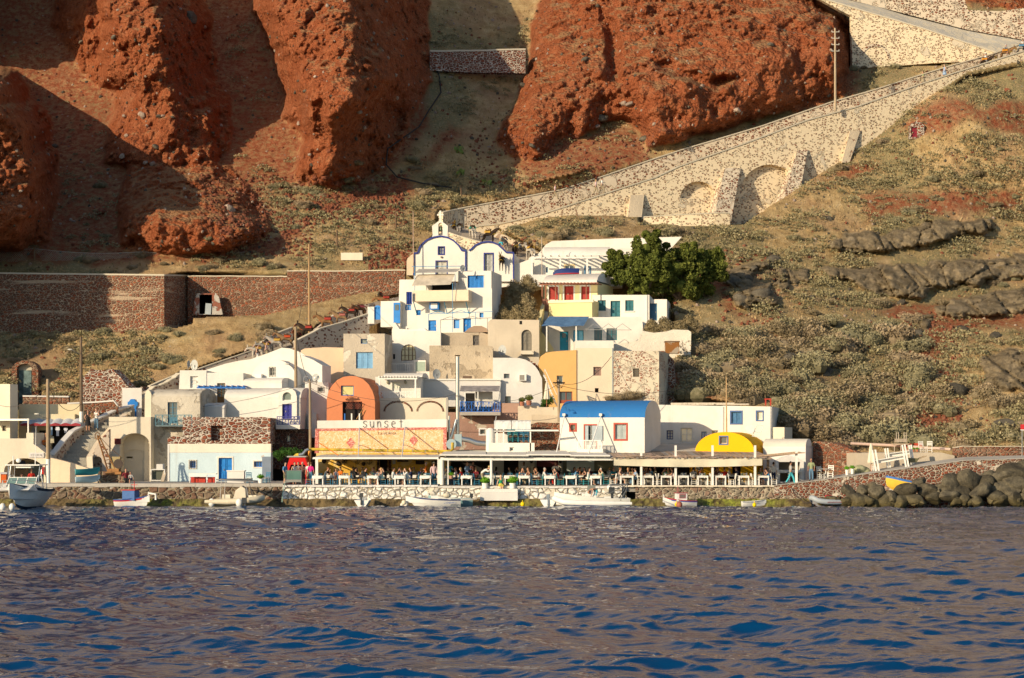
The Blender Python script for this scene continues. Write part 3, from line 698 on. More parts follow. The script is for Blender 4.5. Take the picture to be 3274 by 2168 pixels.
def rail(bl,u0,u1,vt,vb,b,mat,pat='x',name='railing',n=6,parent=None):
 a0,c1=bl.L(u0,vt,b);a1,c0=bl.L(u1,vb,b); m=MB(); t=0.05
 m.box(a0,a1,b-t/2,b+t/2,c1-0.06,c1); m.box(a0,a1,b-t/2,b+t/2,c0,c0+0.05)
 for i in range(n+1):
  x=a0+(a1-a0)*i/n; x=min(max(x,a0+0.03),a1-0.03); m.box(x-0.03,x+0.03,b-t/2-0.003,b+t/2+0.003,c0,c1-0.003)
 for i in range(n):
  x0=a0+(a1-a0)*i/n;x1=a0+(a1-a0)*(i+1)/n
  if pat=='x':
   m.bar((x0,b,c0+0.03),(x1,b,c1-0.05),0.03);m.bar((x0,b+0.01,c1-0.05),(x1,b+0.01,c0+0.03),0.03); m.box((x0+x1)/2-0.015,(x0+x1)/2+0.015,b-0.01,b+0.02,c0,c1-0.01)
  else:
   for j in range(1,4): x=x0+(x1-x0)*j/4; m.box(x-0.015,x+0.015,b-0.01,b+0.01,c0+0.04,c1-0.05)
 return m.build(name,mat,parent or bl.e)
BLU=(0.03,0.16,0.50); BLU2=(0.02,0.22,0.62); NAVY=(0.03,0.045,0.22); TEAL=(0.04,0.17,0.20); TURQ=(0.03,0.33,0.50); RED=(0.42,0.03,0.02)
CREAM=stucco((0.74,0.62,0.46),0.12,stain=0.1); CREAM2=stucco((0.72,0.64,0.50),0.15); BEIGE=stucco((0.60,0.52,0.40),0.2); YEL=stucco((0.78,0.66,0.33),0.12); ORNG=stucco((0.72,0.43,0.16),0.12)
SALMON=stucco((0.62,0.23,0.11),0.14,stain=0.12); GOLD=stucco((0.85,0.45,0.01),0.06,stain=0.05); PEACH=stucco((0.74,0.55,0.38),0.15)
HGREY=stucco((0.55,0.50,0.41),0.25,(0.43,0.38,0.30),0.55,0.8); ROUGH=stucco((0.52,0.43,0.31),0.22,(0.42,0.34,0.24),0.58,1.0)
CONC=stucco((0.46,0.43,0.38),0.25)
BWALL=stucco((0.56,0.69,0.74),0.14,(0.66,0.56,0.44),0.68)
# ---------- quay
def quay():
 b=Bld('stone_quay','long stone quay wall along the waterfront, white painted in its middle','quay wall',0,1612,0)
 seg=[(-700,170,0.3,QLOW,'stone_face'),(170,905,0.0,QLOW,'stone_face'),(905,1988,-0.35,QWHITE,'painted_face'),(1988,2590,0.0,QGREY,'stone_face')]
 for (u0,u1,y,mt,nm) in seg:
  x0=XU(u0,y);x1=XU(u1,y); m=MB(); zt=ZV(1547 if u0<900 else 1556,y); zb=ZV(1601,y)
  n=int((x1-x0)/0.35)+1; k=7; vs=[];fs=[]
  for i in range(n+1):
   for j in range(k+1):
    x=x0+(x1-x0)*i/n; z=zb+(zt-zb)*j/k
    e=0 if j==k else (0.10+0.10*(1-j/k))
    vs.append((x,y-(random.random()-0.35)*e-0.25*(1-j/k),z))
  for i in range(n):
   for j in range(k):
    a=i*(k+1)+j
    if nm=='stone_face' and u0==1988 and 2000<UX(x0+(x1-x0)*i/n,y)<2028: continue
    fs.append((a,a+k+1,a+k+2,a+1))
  m.add(vs,fs); o=m.build(nm,mt,None,smooth=False); o.parent=b.e; o.matrix_parent_inverse=b.Mi
  m=MB(); vs=[];fs=[]; k=4; n=int((x1-x0)/0.3)+1
  for i in range(n+1):
   for j in range(k+1): vs.append((x0+(x1-x0)*i/n,y-0.32-(0.5*(1-j/k))-random.random()*0.22,-0.5+(zb+0.12+0.5+random.random()*0.08)*j/k))
  for i in range(n):
   for j in range(k):
    a=i*(k+1)+j; fs.append((a,a+k+1,a+k+2,a+1))
  m.add(vs,fs); o=m.build('weedy_foot',WEED,None); o.parent=b.e; o.matrix_parent_inverse=b.Mi
 for (u0,u1,v0,v1,y,mt) in ((-700,905,1547,1557,-0.14,CONC),(905,1400,1551,1557,-0.5,WHITE2),(1400,1990,1555,1560,-0.5,WHITE2),(1990,2475,1552,1557,-0.2,CREAM2)):
  m=MB(); x0=XU(u0,y);x1=XU(u1,y); z1=ZV(v0,y); z0=ZV(v1,y); n=40
  for i in range(n):
   xa=x0+(x1-x0)*i/n;xb=x0+(x1-x0)*(i+1)/n; m.box(xa,xb-0.004,y-wave(0.02),y+0.8,z0+wave(0.03),z1)
  o=m.build('coping',mt,None); o.parent=b.e; o.matrix_parent_inverse=b.Mi
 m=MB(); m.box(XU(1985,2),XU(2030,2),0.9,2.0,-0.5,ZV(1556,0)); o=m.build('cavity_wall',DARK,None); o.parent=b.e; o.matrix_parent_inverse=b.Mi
quay()
ZQ=ZV(1552,0); ZQL=ZV(1546,0)
m=MB(); m.box(XU(905,0)+0.01,XU(1990,0),-0.3,15,ZQ-0.6,ZQ-0.004); m.box(XU(1990,0)+.002,XU(2480,0),.12,15,ZQ-0.5,ZQ-0.004); tag(m.build('terrace_pavement',stucco((0.30,0.28,0.25),0.3)),kind='structure')
m=MB(); m.box(XU(-700,0),XU(905,0),-0.05,15,ZQL-0.6,ZQL-0.006); tag(m.build('quay_pavement',CONC),kind='structure')
# ================= left waterfront
b=Bld('corner_house','cream house with a small framed picture window at the left edge of the waterfront','house',0,1405,9,-14)
b.wall(RC(-260,1228,32,1405),b.side(32,57,1300),CREAM2,[O('win',7,1361,20,1378,(0.05,0.05,0.05),nx=1,nz=1)])
b.boxpx(-60,1340,92,1345,-1.6,-1.5,WPAINT,'canopy_beam'); b.boxpx(-60,1339,90,1341,-1.5,0,paint((0.5,0.5,0.46)),'canopy_sheet'); b.boxpx(88,1338,91,1385,-1.6,-1.5,WPAINT,'post')
b=Bld('arcade_building','cream arched building with a sign board and a roller shutter under its wide arch','arcade',0,1546,4,0)
pts=[(-500,1546),(160,1546),(160,1464),(150,1452),(135,1440),(120,1428),(107,1420),(107,1384),(84,1384),(84,1402),(-500,1402)]
m=MB(); a0,c0=b.L(13,1546);a1,_=b.L(140,1546);_,c1=b.L(70,1465)
ap=[(a0,c0+0.004),(a1,c0+0.004)]+[((a0+a1)/2+(a1-a0)/2*math.cos(math.pi*i/14),c1-1.0+1.0*math.sin(math.pi*i/14)) for i in range(15)]
m.prism(b.P(pts),0,3.6,[ap],reveal=3.4); b.wallo=m.build('wall',CREAM2,b.e)
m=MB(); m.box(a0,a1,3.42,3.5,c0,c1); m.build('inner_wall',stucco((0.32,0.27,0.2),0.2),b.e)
m=MB(); x0,z1=b.L(93,1480,3.3);x1,z0=b.L(137,1546,3.3)
for i in range(12): m.box(x0,x1,3.3-0.03*(i%2),3.4,z0+(z1-z0)*i/12,z0+(z1-z0)*(i+1)/12-0.01)
m.build('roller_shutter',paint((0.12,0.17,0.2),0.5,0.2),b.e)
b.boxpx(62,1474,80,1500,3.2,3.28,paint((0.03,0.06,0.16)),'menu_board')
b=Bld('stair_flank_wall','pale cream wall sloping down beside the steps, carrying people\'s shadows','wall',160,1546,3.6)
b.wall([(160,1547),(312,1547),(312,1512),(290,1500),(240,1484),(200,1473),(162,1464)],0.7,stucco((0.74,0.60,0.43),0.1,(0.62,0.48,0.33),0.6),(),name='wall')
def stroke_text(bl,txt,u0,v0,h,b,r,mat,name,parent,adv=0.62,glyph=None):
 G={'s':[[(.85,.8),(.6,1),(.25,.95),(.12,.75),(.3,.56),(.7,.45),(.85,.25),(.65,.03),(.3,0),(.08,.18)]],'u':[[(.1,1),(.15,.3),(.4,.0),(.7,.1),(.82,.4)],[(.82,1),(.82,0)]],
  'n':[[(.12,1),(.15,0)],[(.15,.55),(.35,.92),(.65,.95),(.78,.7),(.85,0)]],'e':[[(.12,.5),(.85,.62),(.75,.9),(.45,1),(.15,.75),(.1,.35),(.35,.02),(.8,.02)]],
  't':[[(.45,1.25),(.5,.1),(.42,0)],[(.15,.92),(.8,.95)]],'T':[[(0,1),(1,1)],[(.5,1),(.5,0)]],'A':[[(0,0),(.5,1),(1,0)],[(.2,.35),(.8,.35)]],
  'V':[[(0,1),(.5,0),(1,1)]],'E':[[(1,1),(0,1),(0,0),(1,0)],[(0,.5),(.8,.5)]],'R':[[(0,0),(0,1),(.8,1),(.9,.75),(.8,.5),(0,.5)],[(.4,.5),(1,0)]],'N':[[(0,0),(0,1),(1,0),(1,1)]],
  'G':[[(0,0),(0,1),(.9,1)]],'I':[[(.5,0),(.5,1)]],'K':[[(0,0),(0,1)],[(.9,1),(0,.5),(.9,0)]],'H':[[(0,0),(0,1)],[(1,0),(1,1)],[(0,.5),(1,.5)]],'L':[[(0,0),(.5,1),(1,0)]]}
 m=MB(); a,c=bl.L(u0,v0,b);
 for ch in txt:
  for st in G.get(ch,[]):
   m.tube([(a+x*h*0.75,b,c+z*h) for x,z in st],r,4)
  a+=h*(0.75+adv)
 return m.build(name,mat,parent)
b=Bld('sign_board','small white sign board with faint lettering on the cream arcade wall','sign',92,1463,3.9)
bd=b.boxpx(92,1447,140,1463,0,0.06,paint((0.66,0.63,0.6),0.6),'board'); stroke_text(b,'ITTHKAETH',97,1458.5,0.17,-0.01,0.014,paint((0.32,0.3,0.3)),'lettering',b.e,0.12)
b.boxpx(100,1460.5,118,1461.2,-0.01,0,paint((0.32,0.3,0.3)),'small_lettering')
# ---- shop
b=Bld('clothes_shop','cream shop with a scalloped red edged awning beside the broad steps','shop',60,1450,12)
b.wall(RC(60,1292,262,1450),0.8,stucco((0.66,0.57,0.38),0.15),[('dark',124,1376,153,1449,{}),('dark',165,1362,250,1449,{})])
b.boxpx(64,1324,239,1345,-0.5,-0.004,stucco((0.66,0.57,0.38),0.15),'ledge')
m=MB(); a0,c0=b.L(65,1357,-1.6);a1,_=b.L(258,1357,-1.6);_,c1=b.L(65,1342,-0.5); n=6
for i in range(n):
 for j in range(6):
  t0=(i+j/6)/n;t1=(i+(j+1)/6)/n; h0=0.12*math.sin(math.pi*j/6);h1=0.12*math.sin(math.pi*(j+1)/6)
  x0=a0+(a1-a0)*t0;x1=a0+(a1-a0)*t1
  m.add([(x0,-1.6,c0+h0),(x1,-1.6,c0+h1),(x1,-0.5,c1+h1),(x0,-0.5,c1+h0)],[(0,1,2,3)],0); m.add([(x0,-1.61,c0+h0),(x1,-1.61,c0+h1),(x1,-1.61,c0-0.12),(x0,-1.61,c0-0.12)],[(0,1,2,3)],1)
m.build('awning',[paint((0.50,0.52,0.56)),paint((0.30,0.03,0.04))],b.e)
b.boxpx(100,1362,118,1430,-0.06,-0.004,paint((0.45,0.5,0.6)),'notice_panel')
for (u0,v0,u1,v1,cc,lab) in ((177,1364,191,1394,(0.72,0.74,0.80),'white tee shirt hanging in the shop front left of the stair wall'),(203,1368,217,1384,(0.62,0.64,0.72),'pale tee shirt hanging rightmost in the shop front above the stair wall'),(161,1395,173,1417,(0.55,0.50,0.36),'patterned beach towel hanging low behind the wooden lamp pole'),(162,1364,168,1392,(0.30,0.45,0.62),'pale blue towel hanging just right of the wooden lamp pole')):
 q=Bld('hanging_shirt' if v1-v0<31 and 'tee' in lab else 'hanging_towel',lab,'garment',u0,v1,10.6)
 a0,c1=q.L(u0,v0);a1,c0=q.L(u1,v1); m=MB(); w_=a1-a0; h_=c1-c0
 if 'tee' in lab: m.prism([(a0+w_*.2,c0),(a1-w_*.2,c0),(a1-w_*.2,c0+h_*.6),(a1,c0+h_*.62),(a1-w_*.1,c1-h_*.05),(a1-w_*.35,c1),(a0+w_*.35,c1),(a0+w_*.1,c1-h_*.05),(a0,c0+h_*.62),(a0+w_*.2,c0+h_*.6)],0,0.08)
 else: m.prism([(a0,c0),(a1,c0+h_*.06),(a1-w_*.1,c1),(a0+w_*.05,c1-h_*.04)],0,0.05)
 m.build('fabric',paint(cc,0.9,0.25),q.e)
b=Bld('rubble_parapet','red rubble parapet with a whitewashed cap above the clothes shop','wall',73,1292,16)
def strip(b,pts,y0,y1,capm,wallm,dv,capv,nm=('stone_face','cap')):
 """wall following a top line pts (u,v) with stone face dv px high and a cap capv px thick"""
 top=list(pts); m=MB(); P0=b.P([(u,v) for u,v in top]+[(u,v+dv) for u,v in reversed(top)]); m.prism(P0,y0,y1); m.build(nm[0],wallm,b.e)
 m=MB(); P1=b.P([(u,v-capv) for u,v in top]+[(u,v+0.6) for u,v in reversed(top)]); m.prism(P1,y0-0.08,y1+0.05); m.build(nm[1],capm,b.e)
strip(b,[(73,1268),(220,1270)],0,0.5,WHITE2,RED_WALL2,24,4)
strip(b,[(224,1292),(300,1289),(371,1284),(384,1300)],-1,-0.6,WHITE2,RED_WALL2,26,4)
b.boxpx(72,1290,262,1345,0.55,4,stucco((0.66,0.57,0.38),0.15),'upper_wall'); b.boxpx(187,1311,213,1324,0.3,0.54,paint((0.22,0.05,0.04)),'wooden_hatch')
# ---- broad steps
def steps_obj():
 r=Bld('broad_steps','broad worn stone steps climbing between two rubble parapets on the left','staircase',178,1482,6)
 key=[(178,277,1486,6.0),(200,290,1450,7.6),(232,318,1412,9.4),(268,345,1374,11.2),(318,372,1345,13.4),(367,405,1318,15.4),(385,420,1302,16.6)]
 N=19; m=MB()
 def K(t):
  x=t*(len(key)-1); i=min(int(x),len(key)-2); f=x-i; return [key[i][k]*(1-f)+key[i+1][k]*f for k in range(4)]
 for i in range(N):
  a=K(i/N);c=K((i+1)/N); za=ZV(a[2],a[3]);
  zt=za+0.0; x0=XU(a[0],a[3])-0.4;x1=XU(a[1],a[3])+0.3; m.box(x0-r.o.x,x1-r.o.x,a[3]-r.o.y,c[3]-r.o.y+0.3,zt-1.6-r.o.z,zt-r.o.z+wave(0.015))
 m.build('steps',stucco((0.36,0.34,0.29),0.35,(0.5,0.44,0.34),0.6,0.8),r.e)
 def para(pts,name,wm,cm,h,thick,lab):
  q=Bld('stair_parapet',lab,'parapet',pts[0][0],pts[0][1],pts[0][2]); m=MB();c=MB()
  P=[W(u,v,y)-q.o for u,v,y in pts]
  for i in range(len(P)-1):
   p,n_=P[i],P[i+1]
   for (mm,zt0,zb0,o0,o1) in ((m,-0.14,-h,0,thick),(c,0,-0.14,-0.06,thick+0.06)):
    vs=[(p.x+o0,p.y,p.z+zt0),(p.x+o1,p.y,p.z+zt0),(n_.x+o1,n_.y,n_.z+zt0),(n_.x+o0,n_.y,n_.z+zt0)]
    lo=[(a_[0],a_[1],a_[2]-(zt0-zb0)) for a_ in vs]
    mm.add(lo+vs,[(0,3,2,1),(4,5,6,7),(0,1,5,4),(1,2,6,5),(2,3,7,6),(3,0,4,7)])
  m.build('stone_face',wm,q.e); c.build('cap',cm,q.e)
 para([(158,1450,5.2),(172,1436,6),(191,1411,7.5),(223,1376,9.5),(268,1353,11.5),(319,1329,13.5),(367,1306,15.4),(415,1294,17)],'p',PATHW,WHITE2,1.3,0.35,'curving rubble parapet with white cap on the left of the broad steps')
 para([(281,1500,5.2),(279,1460,6),(306,1415,8.5),(348,1367,11),(376,1341,13),(394,1322,15)],'p',PATHW,CREAM,1.5,0.35,'rubble parapet with cream cap on the right of the broad steps')
steps_obj()
b=Bld('rubble_buttress_wall','rubble wall with a small dark arch under the steps behind the rusty crane','wall',290,1520,6.5)
a0,c0=b.L(297,1520);a1,_=b.L(326,1520);_,c1=b.L(310,1459)
m=MB(); m.prism(b.P([(284,1520),(349,1520),(349,1372),(318,1410),(292,1456)]),0,0.6,[arch(a0,a1,c0+0.003,c1,10)],reveal=0.6); m.build('stone_face',PATHW,b.e)
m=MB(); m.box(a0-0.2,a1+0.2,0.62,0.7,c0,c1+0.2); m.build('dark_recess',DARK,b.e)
b=Bld('vaulted_storehouse','cream storehouse with a deep arch, dark red door and red box on its wall','storehouse',348,1546,8)
m=MB(); a0,c0=b.L(383,1546);a1,_=b.L(478,1546);_,c1=b.L(430,1385)
ap=[(a0,c0+0.004),(a1,c0+0.004)]+[((a0+a1)/2+(a1-a0)/2*math.cos(math.pi*i/14),c1-0.9+0.9*math.sin(math.pi*i/14)) for i in range(15)]
m.prism(b.P(RC(348,1333,482,1546)),0,4,[ap],reveal=1.6); m.build('wall',CREAM2,b.e)
_,cb=b.L(430,1520,1.65)
m=MB(); ad=[b.L(395,1530,1.62),b.L(470,1530,1.62)]; m.prism([(a0-.2,c0),(a1+.2,c0),(a1+.2,c1+.2),(a0-.2,c1+.2)],1.62,1.8,[arch(ad[0][0],ad[1][0],c0+0.003,b.L(430,1437,1.62)[1],10,0.55)]); m.build('inner_wall',CREAM2,b.e)
q=b.boxpx(396,1438,443,1546,1.84,1.9,paint((0.13,0.025,0.025),0.6,0.2),'door'); b.boxpx(405,1460,424,1465,1.80,1.83,paint((0.35,0.25,0.05)),'door_plate')
b.boxpx(445,1440,470,1546,1.84,1.88,stucco((0.42,0.38,0.3),0.3),'side_panel'); b.boxpx(470,1438,478,1546,1.95,2.0,DARK,'gap')
b.boxpx(366,1402,385,1420,-0.2,-0.003,paint((0.22,0.04,0.03)),'meter_box')
b=Bld('blue_gate','bright blue rounded gate leaf at the head of the broad steps','gate',408,1310,17.5)
m=MB(); m.prism(b.P([(409,1335),(436,1335),(436,1300),(440,1296),(440,1285),(434,1284),(430,1276),(418,1276),(412,1284),(408,1286),(408,1296),(410,1300)]),0,0.12); m.build('leaf',paint((0.02,0.20,0.60)),b.e)
m=MB(); m.box(-0.5,1.2,0.14,0.3,-3,1.9); m.build('pillar',WHITE2,b.e)
# ---- grey vaulted house
b=Bld('grey_vaulted_house','grey plastered house with a low vault, blue door and blue grey balcony','house',484,1546,9.5,-4)
b.wall([(484,1546),(640,1546),(640,1268),(484,1268)],6,HGREY,[O('gdoor',536,1286,566,1354,(0.06,0.18,0.27),nx=2,nz=4)])
b.vaultx(482,640,1244,1268,6,HGREY); b.wall([(461,1546),(484,1546),(484,1262),(480,1252),(474,1246),(468,1250),(463,1262)],6,CREAM2,(),-0.03,'gable')
b.boxpx(499,1360,614,1364,-1.15,-0.003,paint((0.12,0.16,0.17)),'balcony_slab'); rail(b,496,614,1326,1361,-1.12,paint((0.10,0.22,0.27)),'x','balcony_railing',5)
# ---- ruin over pale blue boathouse
b=Bld('ruined_boathouse','boathouse with a roofless red stone upper storey over a pale blue ground floor','boathouse',542,1546,8)
m=MB(); h1=[b.L(674,1409,.1),b.L(712,1409,.1),b.L(712,1361,.1),b.L(674,1361,.1)]
ragged=[(536,1420),(864,1420),(864,1336)]+[(864-i*14,1334+random.uniform(-1.5,1.5)) for i in range(1,20)]+[(584,1334),(584,1396),(570,1397),(553,1395),(536,1400)]
m.prism(b.P(ragged,0.1),0.1,0.75,[h1],reveal=0.65); m.build('stone_wall',RED_RUIN,b.e)
m=MB(); x0,_=b.L(674,1409,.76); m.box(h1[0][0]-0.3,h1[1][0]+0.3,2.2,2.3,h1[0][1]-0.3,h1[2][1]+0.3); m.build('inner_wall',stucco((0.35,0.36,0.38),0.3,(0.6,0.55,0.45),0.5),b.e)
m=MB(); a1,ct=b.L(864,1336,.1);_,cb=b.L(864,1420,.1); m.box(a1-0.65,a1-0.004,0.755,6,cb,ct); m.build('side_wall',RED_RUIN,b.e)
b.wall(RC(536,1419,866,1447),0.9,stucco((0.76,0.70,0.58),0.15,(0.6,0.5,0.38),0.66),(),-0.03,'plaster_band')
b.wall(RC(542,1446.5,866,1546),1.4,BWALL,[O('win',607,1474,626,1496,BLU,nx=3,nz=3,sur=(0.74,0.70,0.6),sw=0.11,grille=1),O('door',699,1464,742,1538,BLU2,n=2,sur=(0.74,0.70,0.6),sw=0.12),O('win',812,1475,838,1493,BLU,nx=3,nz=2,sur=(0.74,0.70,0.6),sw=0.1)])
b.boxpx(838,1460,866,1536,-0.12,-0.05,paint((0.20,0.25,0.32)),'shutter_leaf')
a0,c0=b.L(536,1546);a1,_=b.L(542,1546); m=MB(); m.box(a0,a1,-0.05,0.9,c0,c0+3.2); m.build('end_pier',WHITE2,b.e)
# ---- long white vault with balcony door
b=Bld('long_vaulted_house','long white vaulted house with violet blue door, fanlight and small balcony','house',717,1371,12,-4)
b.wall(RC(717,1272,960,1340),6,WHITE,[O('door',902,1292,933,1356 if 0 else 1339,(0.045,0.05,0.30),n=2),O('win',903,1254 if 0 else 1276,932,1290,(0.1,0.1,0.1),nx=1,nz=1)][:1])
b.vaultx(717,962,1240,1272,6,WHITE)
b.wall([(890,1340),(949,1340),(949,1268),(944,1252),(934,1243),(918,1240),(904,1243),(894,1252),(890,1268)],2.6,WHITE,[O('win',903,1254,932,1281,(0.72,0.70,0.64),nx=1,nz=1,arch=1,g=(0.10,0.13,0.12)),O('door',902,1292,933,1339.5,(0.045,0.05,0.30),n=2)],-0.22,'dormer')
b.boxpx(882,1340,959,1372,-1.0,0.3,WHITE,'balcony_slab') if 0 else b.boxpx(882,1358,959,1372,-1.1,-0.25,WHITE,'balcony_slab')
rail(b,885,959,1331,1358,-1.05,paint((0.05,0.06,0.22)),'x','balcony_railing',4)
b.wall(RC(717,1340,960,1372),5,WHITE,(),0.0,'lower_wall')
b=Bld('dark_stone_basement','dark red stone basement with one tiny window under the violet balcony','basement',883,1546,11.4,-4)
b.wall(RC(866,1372,975,1500),5,DARK_STONE,[O('win',917,1393,927,1412,(0.45,0.5,0.45),nx=1,nz=1,g=(0.35,0.4,0.33))])
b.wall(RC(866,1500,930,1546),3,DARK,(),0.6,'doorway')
b=Bld('small_white_vault','small low white vault between the grey house and the long vault','vault',617,1331,10.8)
b.wall(RC(617,1300,717,1345),4,WHITE2); b.vaultx(617,718,1288,1300,4,WHITE2)
# ---- white block with blue pergola
b=Bld('white_block_house','flat roofed white house with a white door and a blue pergola','house',575,1292,15)
b.wall([(570,1292),(660,1292),(660,1184),(575,1184)],6,WHITE,[O('door',608,1203,633,1240,(0.76,0.74,0.68))])
b.wall(RC(660,1192,778,1292),6,WHITE,[O('gdoor',694,1225,720,1287,(0.34,0.18,0.06),nx=2,nz=2)],0.05)
m=MB()
for i in range(9): x,c=b.L(634+i*18,1242,-1.7); m.box(x,x+0.12,-2.1,0.0,c+0.13,c+0.25)
x0,c=b.L(629,1242,-1.9);x1,_=b.L(785,1242,-1.9); m.box(x0,x1,-2.0,-1.86,c,c+0.12)
b_=m.build('pergola_beams',paint(BLU,0.6),b.e)
for u in (643,668): b.boxpx(u-2,1243,u+2,1289,-1.99,-1.87,paint(BLU,0.6),'pergola_post')
b=Bld('grille_window_vault','white arched vault with a barred window above the long vault','vault house',803,1245,17,-9)
b.facade_arch(803,948,1149,1245,1214,11,WHITE,[O('win',863,1176,878,1201,(0.35,0.33,0.3),nx=2,nz=2,grille=1)])
b.boxpx(813,1196,835,1211,-0.5,-0.06,WPAINT,'air_conditioner')
b=Bld('small_side_vault','low white vault with an end window in front of the barred window vault','vault',778,1243,14.8,-8)
b.wall(RC(778,1222,901,1245),3.5,WHITE); b.vaultx(778,901,1208,1222,3.5,WHITE)
b=Bld('stepped_white_parapet','tall white parapet wall rising in curves beside the donkey path','wall',661,1240,20)
b.wall([(640,1240),(1020,1240),(1020,1170),(1019,1156),(985,1142),(960,1126),(926,1114),(900,1112),(860,1128),(801,1149),(760,1154),(720,1163),(680,1176),(650,1186)],0.5,WHITE)
b=Bld('white_rear_house','blank white house end with a sagging roof below the peach wall','house',926,1212,18.5,-14)
b.wall([(926,1240),(1030,1240),(1030,1168),(1000,1150),(965,1136),(926,1140)],b.side(1030,1058,1200),WHITE)
b=Bld('lower_white_wall','white house front with one grille window left of the salmon house','house',975,1345,14.5)
b.wall(RC(975,1222,1050,1380),4,WHITE2,[O('win',1018,1240,1033,1252,(0.2,0.2,0.2),nx=1,nz=1,grille=1)])
b.boxpx(985,1322,1012,1400,-0.8,-0.003,WHITE,'pier')
# ---- salmon arched house
b=Bld('salmon_arched_house','salmon coloured arched house with a blue framed window over a dark garage opening','house',1044,1372,13,-6)
sal=[(1044,1372),(1199,1372),(1199,1290),(1197,1270),(1190,1248),(1178,1228),(1160,1212),(1138,1203),(1120,1202),(1098,1205),(1078,1215),(1062,1232),(1050,1252),(1045,1275)]
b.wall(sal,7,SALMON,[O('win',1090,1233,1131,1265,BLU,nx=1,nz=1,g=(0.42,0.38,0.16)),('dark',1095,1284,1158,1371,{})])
for u in (1100,1122,1147): b.boxpx(u,1322,u+4,1346,-0.3,-0.25,WPAINT if u>1100 else paint(BLU),'leaning_board')
m=MB()
for i in range(9): x,_=b.L(1103+i*5,1290,-0.03); m.bar((x,0.1,b.L(0,1310,0)[1]),(x+0.4,0.1,b.L(0,1286,0)[1]),0.02); m.bar((x+0.4,0.12,b.L(0,1310,0)[1]),(x,0.12,b.L(0,1286,0)[1]),0.02)
m.build('lattice_screen',paint((0.30,0.08,0.05)),b.e)
m=MB(); x,c=b.L(1150,1340,-0.3); m.bar((x-0.3,-0.2,c),(x+0.5,0.1,c+1.3),0.05); m.bar((x-0.1,-0.25,c),(x+0.7,0.1,c+1.1),0.04); m.build('leaning_planks',wood((0.5,0.28,0.1)),b.e)
# ---- white vault with pergola
b=Bld('pergola_vault_house','small white vaulted house with white pergola, double door and crossed balustrade','house',1209,1275,17,-4)
b.wall(RC(1200,1205,1345,1290),5,WHITE,[O('gdoor',1254,1221,1282,1254,(0.78,0.76,0.70),nx=2,nz=3,g=(0.5,0.5,0.42))])
b.vaultx(1225,1350,1193,1206,5,WHITE)
m=MB()
for i in range(14): x,c=b.L(1213+i*9.2,1207,-1.6); m.box(x-0.05,x+0.05,-1.9,-0.003,c,c+0.12)
x0,c=b.L(1209,1208,-1.7);x1,_=b.L(1334,1208,-1.7); m.box(x0,x1,-1.75,-1.6,c-0.14,c-0.003); m.build('pergola_beams',WPAINT,b.e)
for u in (1213,1328): b.boxpx(u-2.5,1212,u+2.5,1276,-1.74,-1.6,WPAINT,'pergola_post')
rail(b,1213,1331,1252,1275,-1.68,WPAINT,'x','balustrade',7)
for u in (1240,1296): m=MB(); x,c=b.L(u,1222,-0.1); m.ell((x,-0.1,c),(0.12,0.1,0.18)); m.build('wall_lamp',paint((0.3,0.28,0.2)),b.e)
b=Bld('brick_arch_wall','cream terrace wall with two blind brick arches above the tavern sign','wall',1200,1372,15)
b.wall(RC(1199,1272,1431,1380),2,CREAM2)
for (u0,u1) in ((1226,1320),(1331,1420)):
 m=MB(); a0,c0=b.L(u0,1316,-0.02);a1,_=b.L(u1,1316,-0.02);_,c1=b.L(u0,1281,-0.02)
 cx=(a0+a1)/2; rr=(a1-a0)/2; hh=c1-c0
 for i in range(26):
  t=math.pi*i/26;t2=math.pi*(i+0.8)/26
  m.add([(cx+rr*math.cos(t),-0.03,c0+hh*math.sin(t)),(cx+rr*math.cos(t2),-0.03,c0+hh*math.sin(t2)),(cx+(rr-.16)*math.cos(t2),-0.03,c0+(hh-.16)*math.sin(t2)),(cx+(rr-.16)*math.cos(t),-0.03,c0+(hh-.16)*math.sin(t))],[(0,1,2,3)])
 m.build('brick_arch',RED_WALL2,b.e)
b.boxpx(1425,1270,1432,1380,-0.1,0,CONC,'end_post')
b=Bld('long_white_house','plain long white house front behind the steel flue','house',1338,1293,19,0)
b.wall(RC(1338,1212,1600,1300),5,WHITE2,[('dark',1487,1257,1518,1299,{}),('dark',1535,1262,1544,1276,{}),('dark',1480,1203,1481,1204,{})][:2])
b.boxpx(1338,1211,1603,1216,-0.12,-0.003,WHITE,'cornice')
# ---- peach wall, plaster tower
b=Bld('peach_wall','smooth peach coloured wall below the stone ramp wall of the donkey path','wall',960,1207,25)
b.wall([(955,1230),(1100,1230),(1100,1112),(1040,1110),(975,1114),(962,1120)],1,PEACH)
b=Bld('plaster_tower_house','tall house with flaking grey and cream plaster and a pale blue shuttered window','house',1098,1215,24,-8)
b.wall(RC(1098,1067,1230,1260),b.side(1230,1254,1150),PLAST,[O('win',1153,1084,1174,1099,(0.10,0.22,0.42),nx=1,nz=1,g=(0.12,0.14,0.13)),O('shut',1138,1126,1192,1178,(0.22,0.45,0.68),n=3)])
b.roof(1098,1230,1067,5)
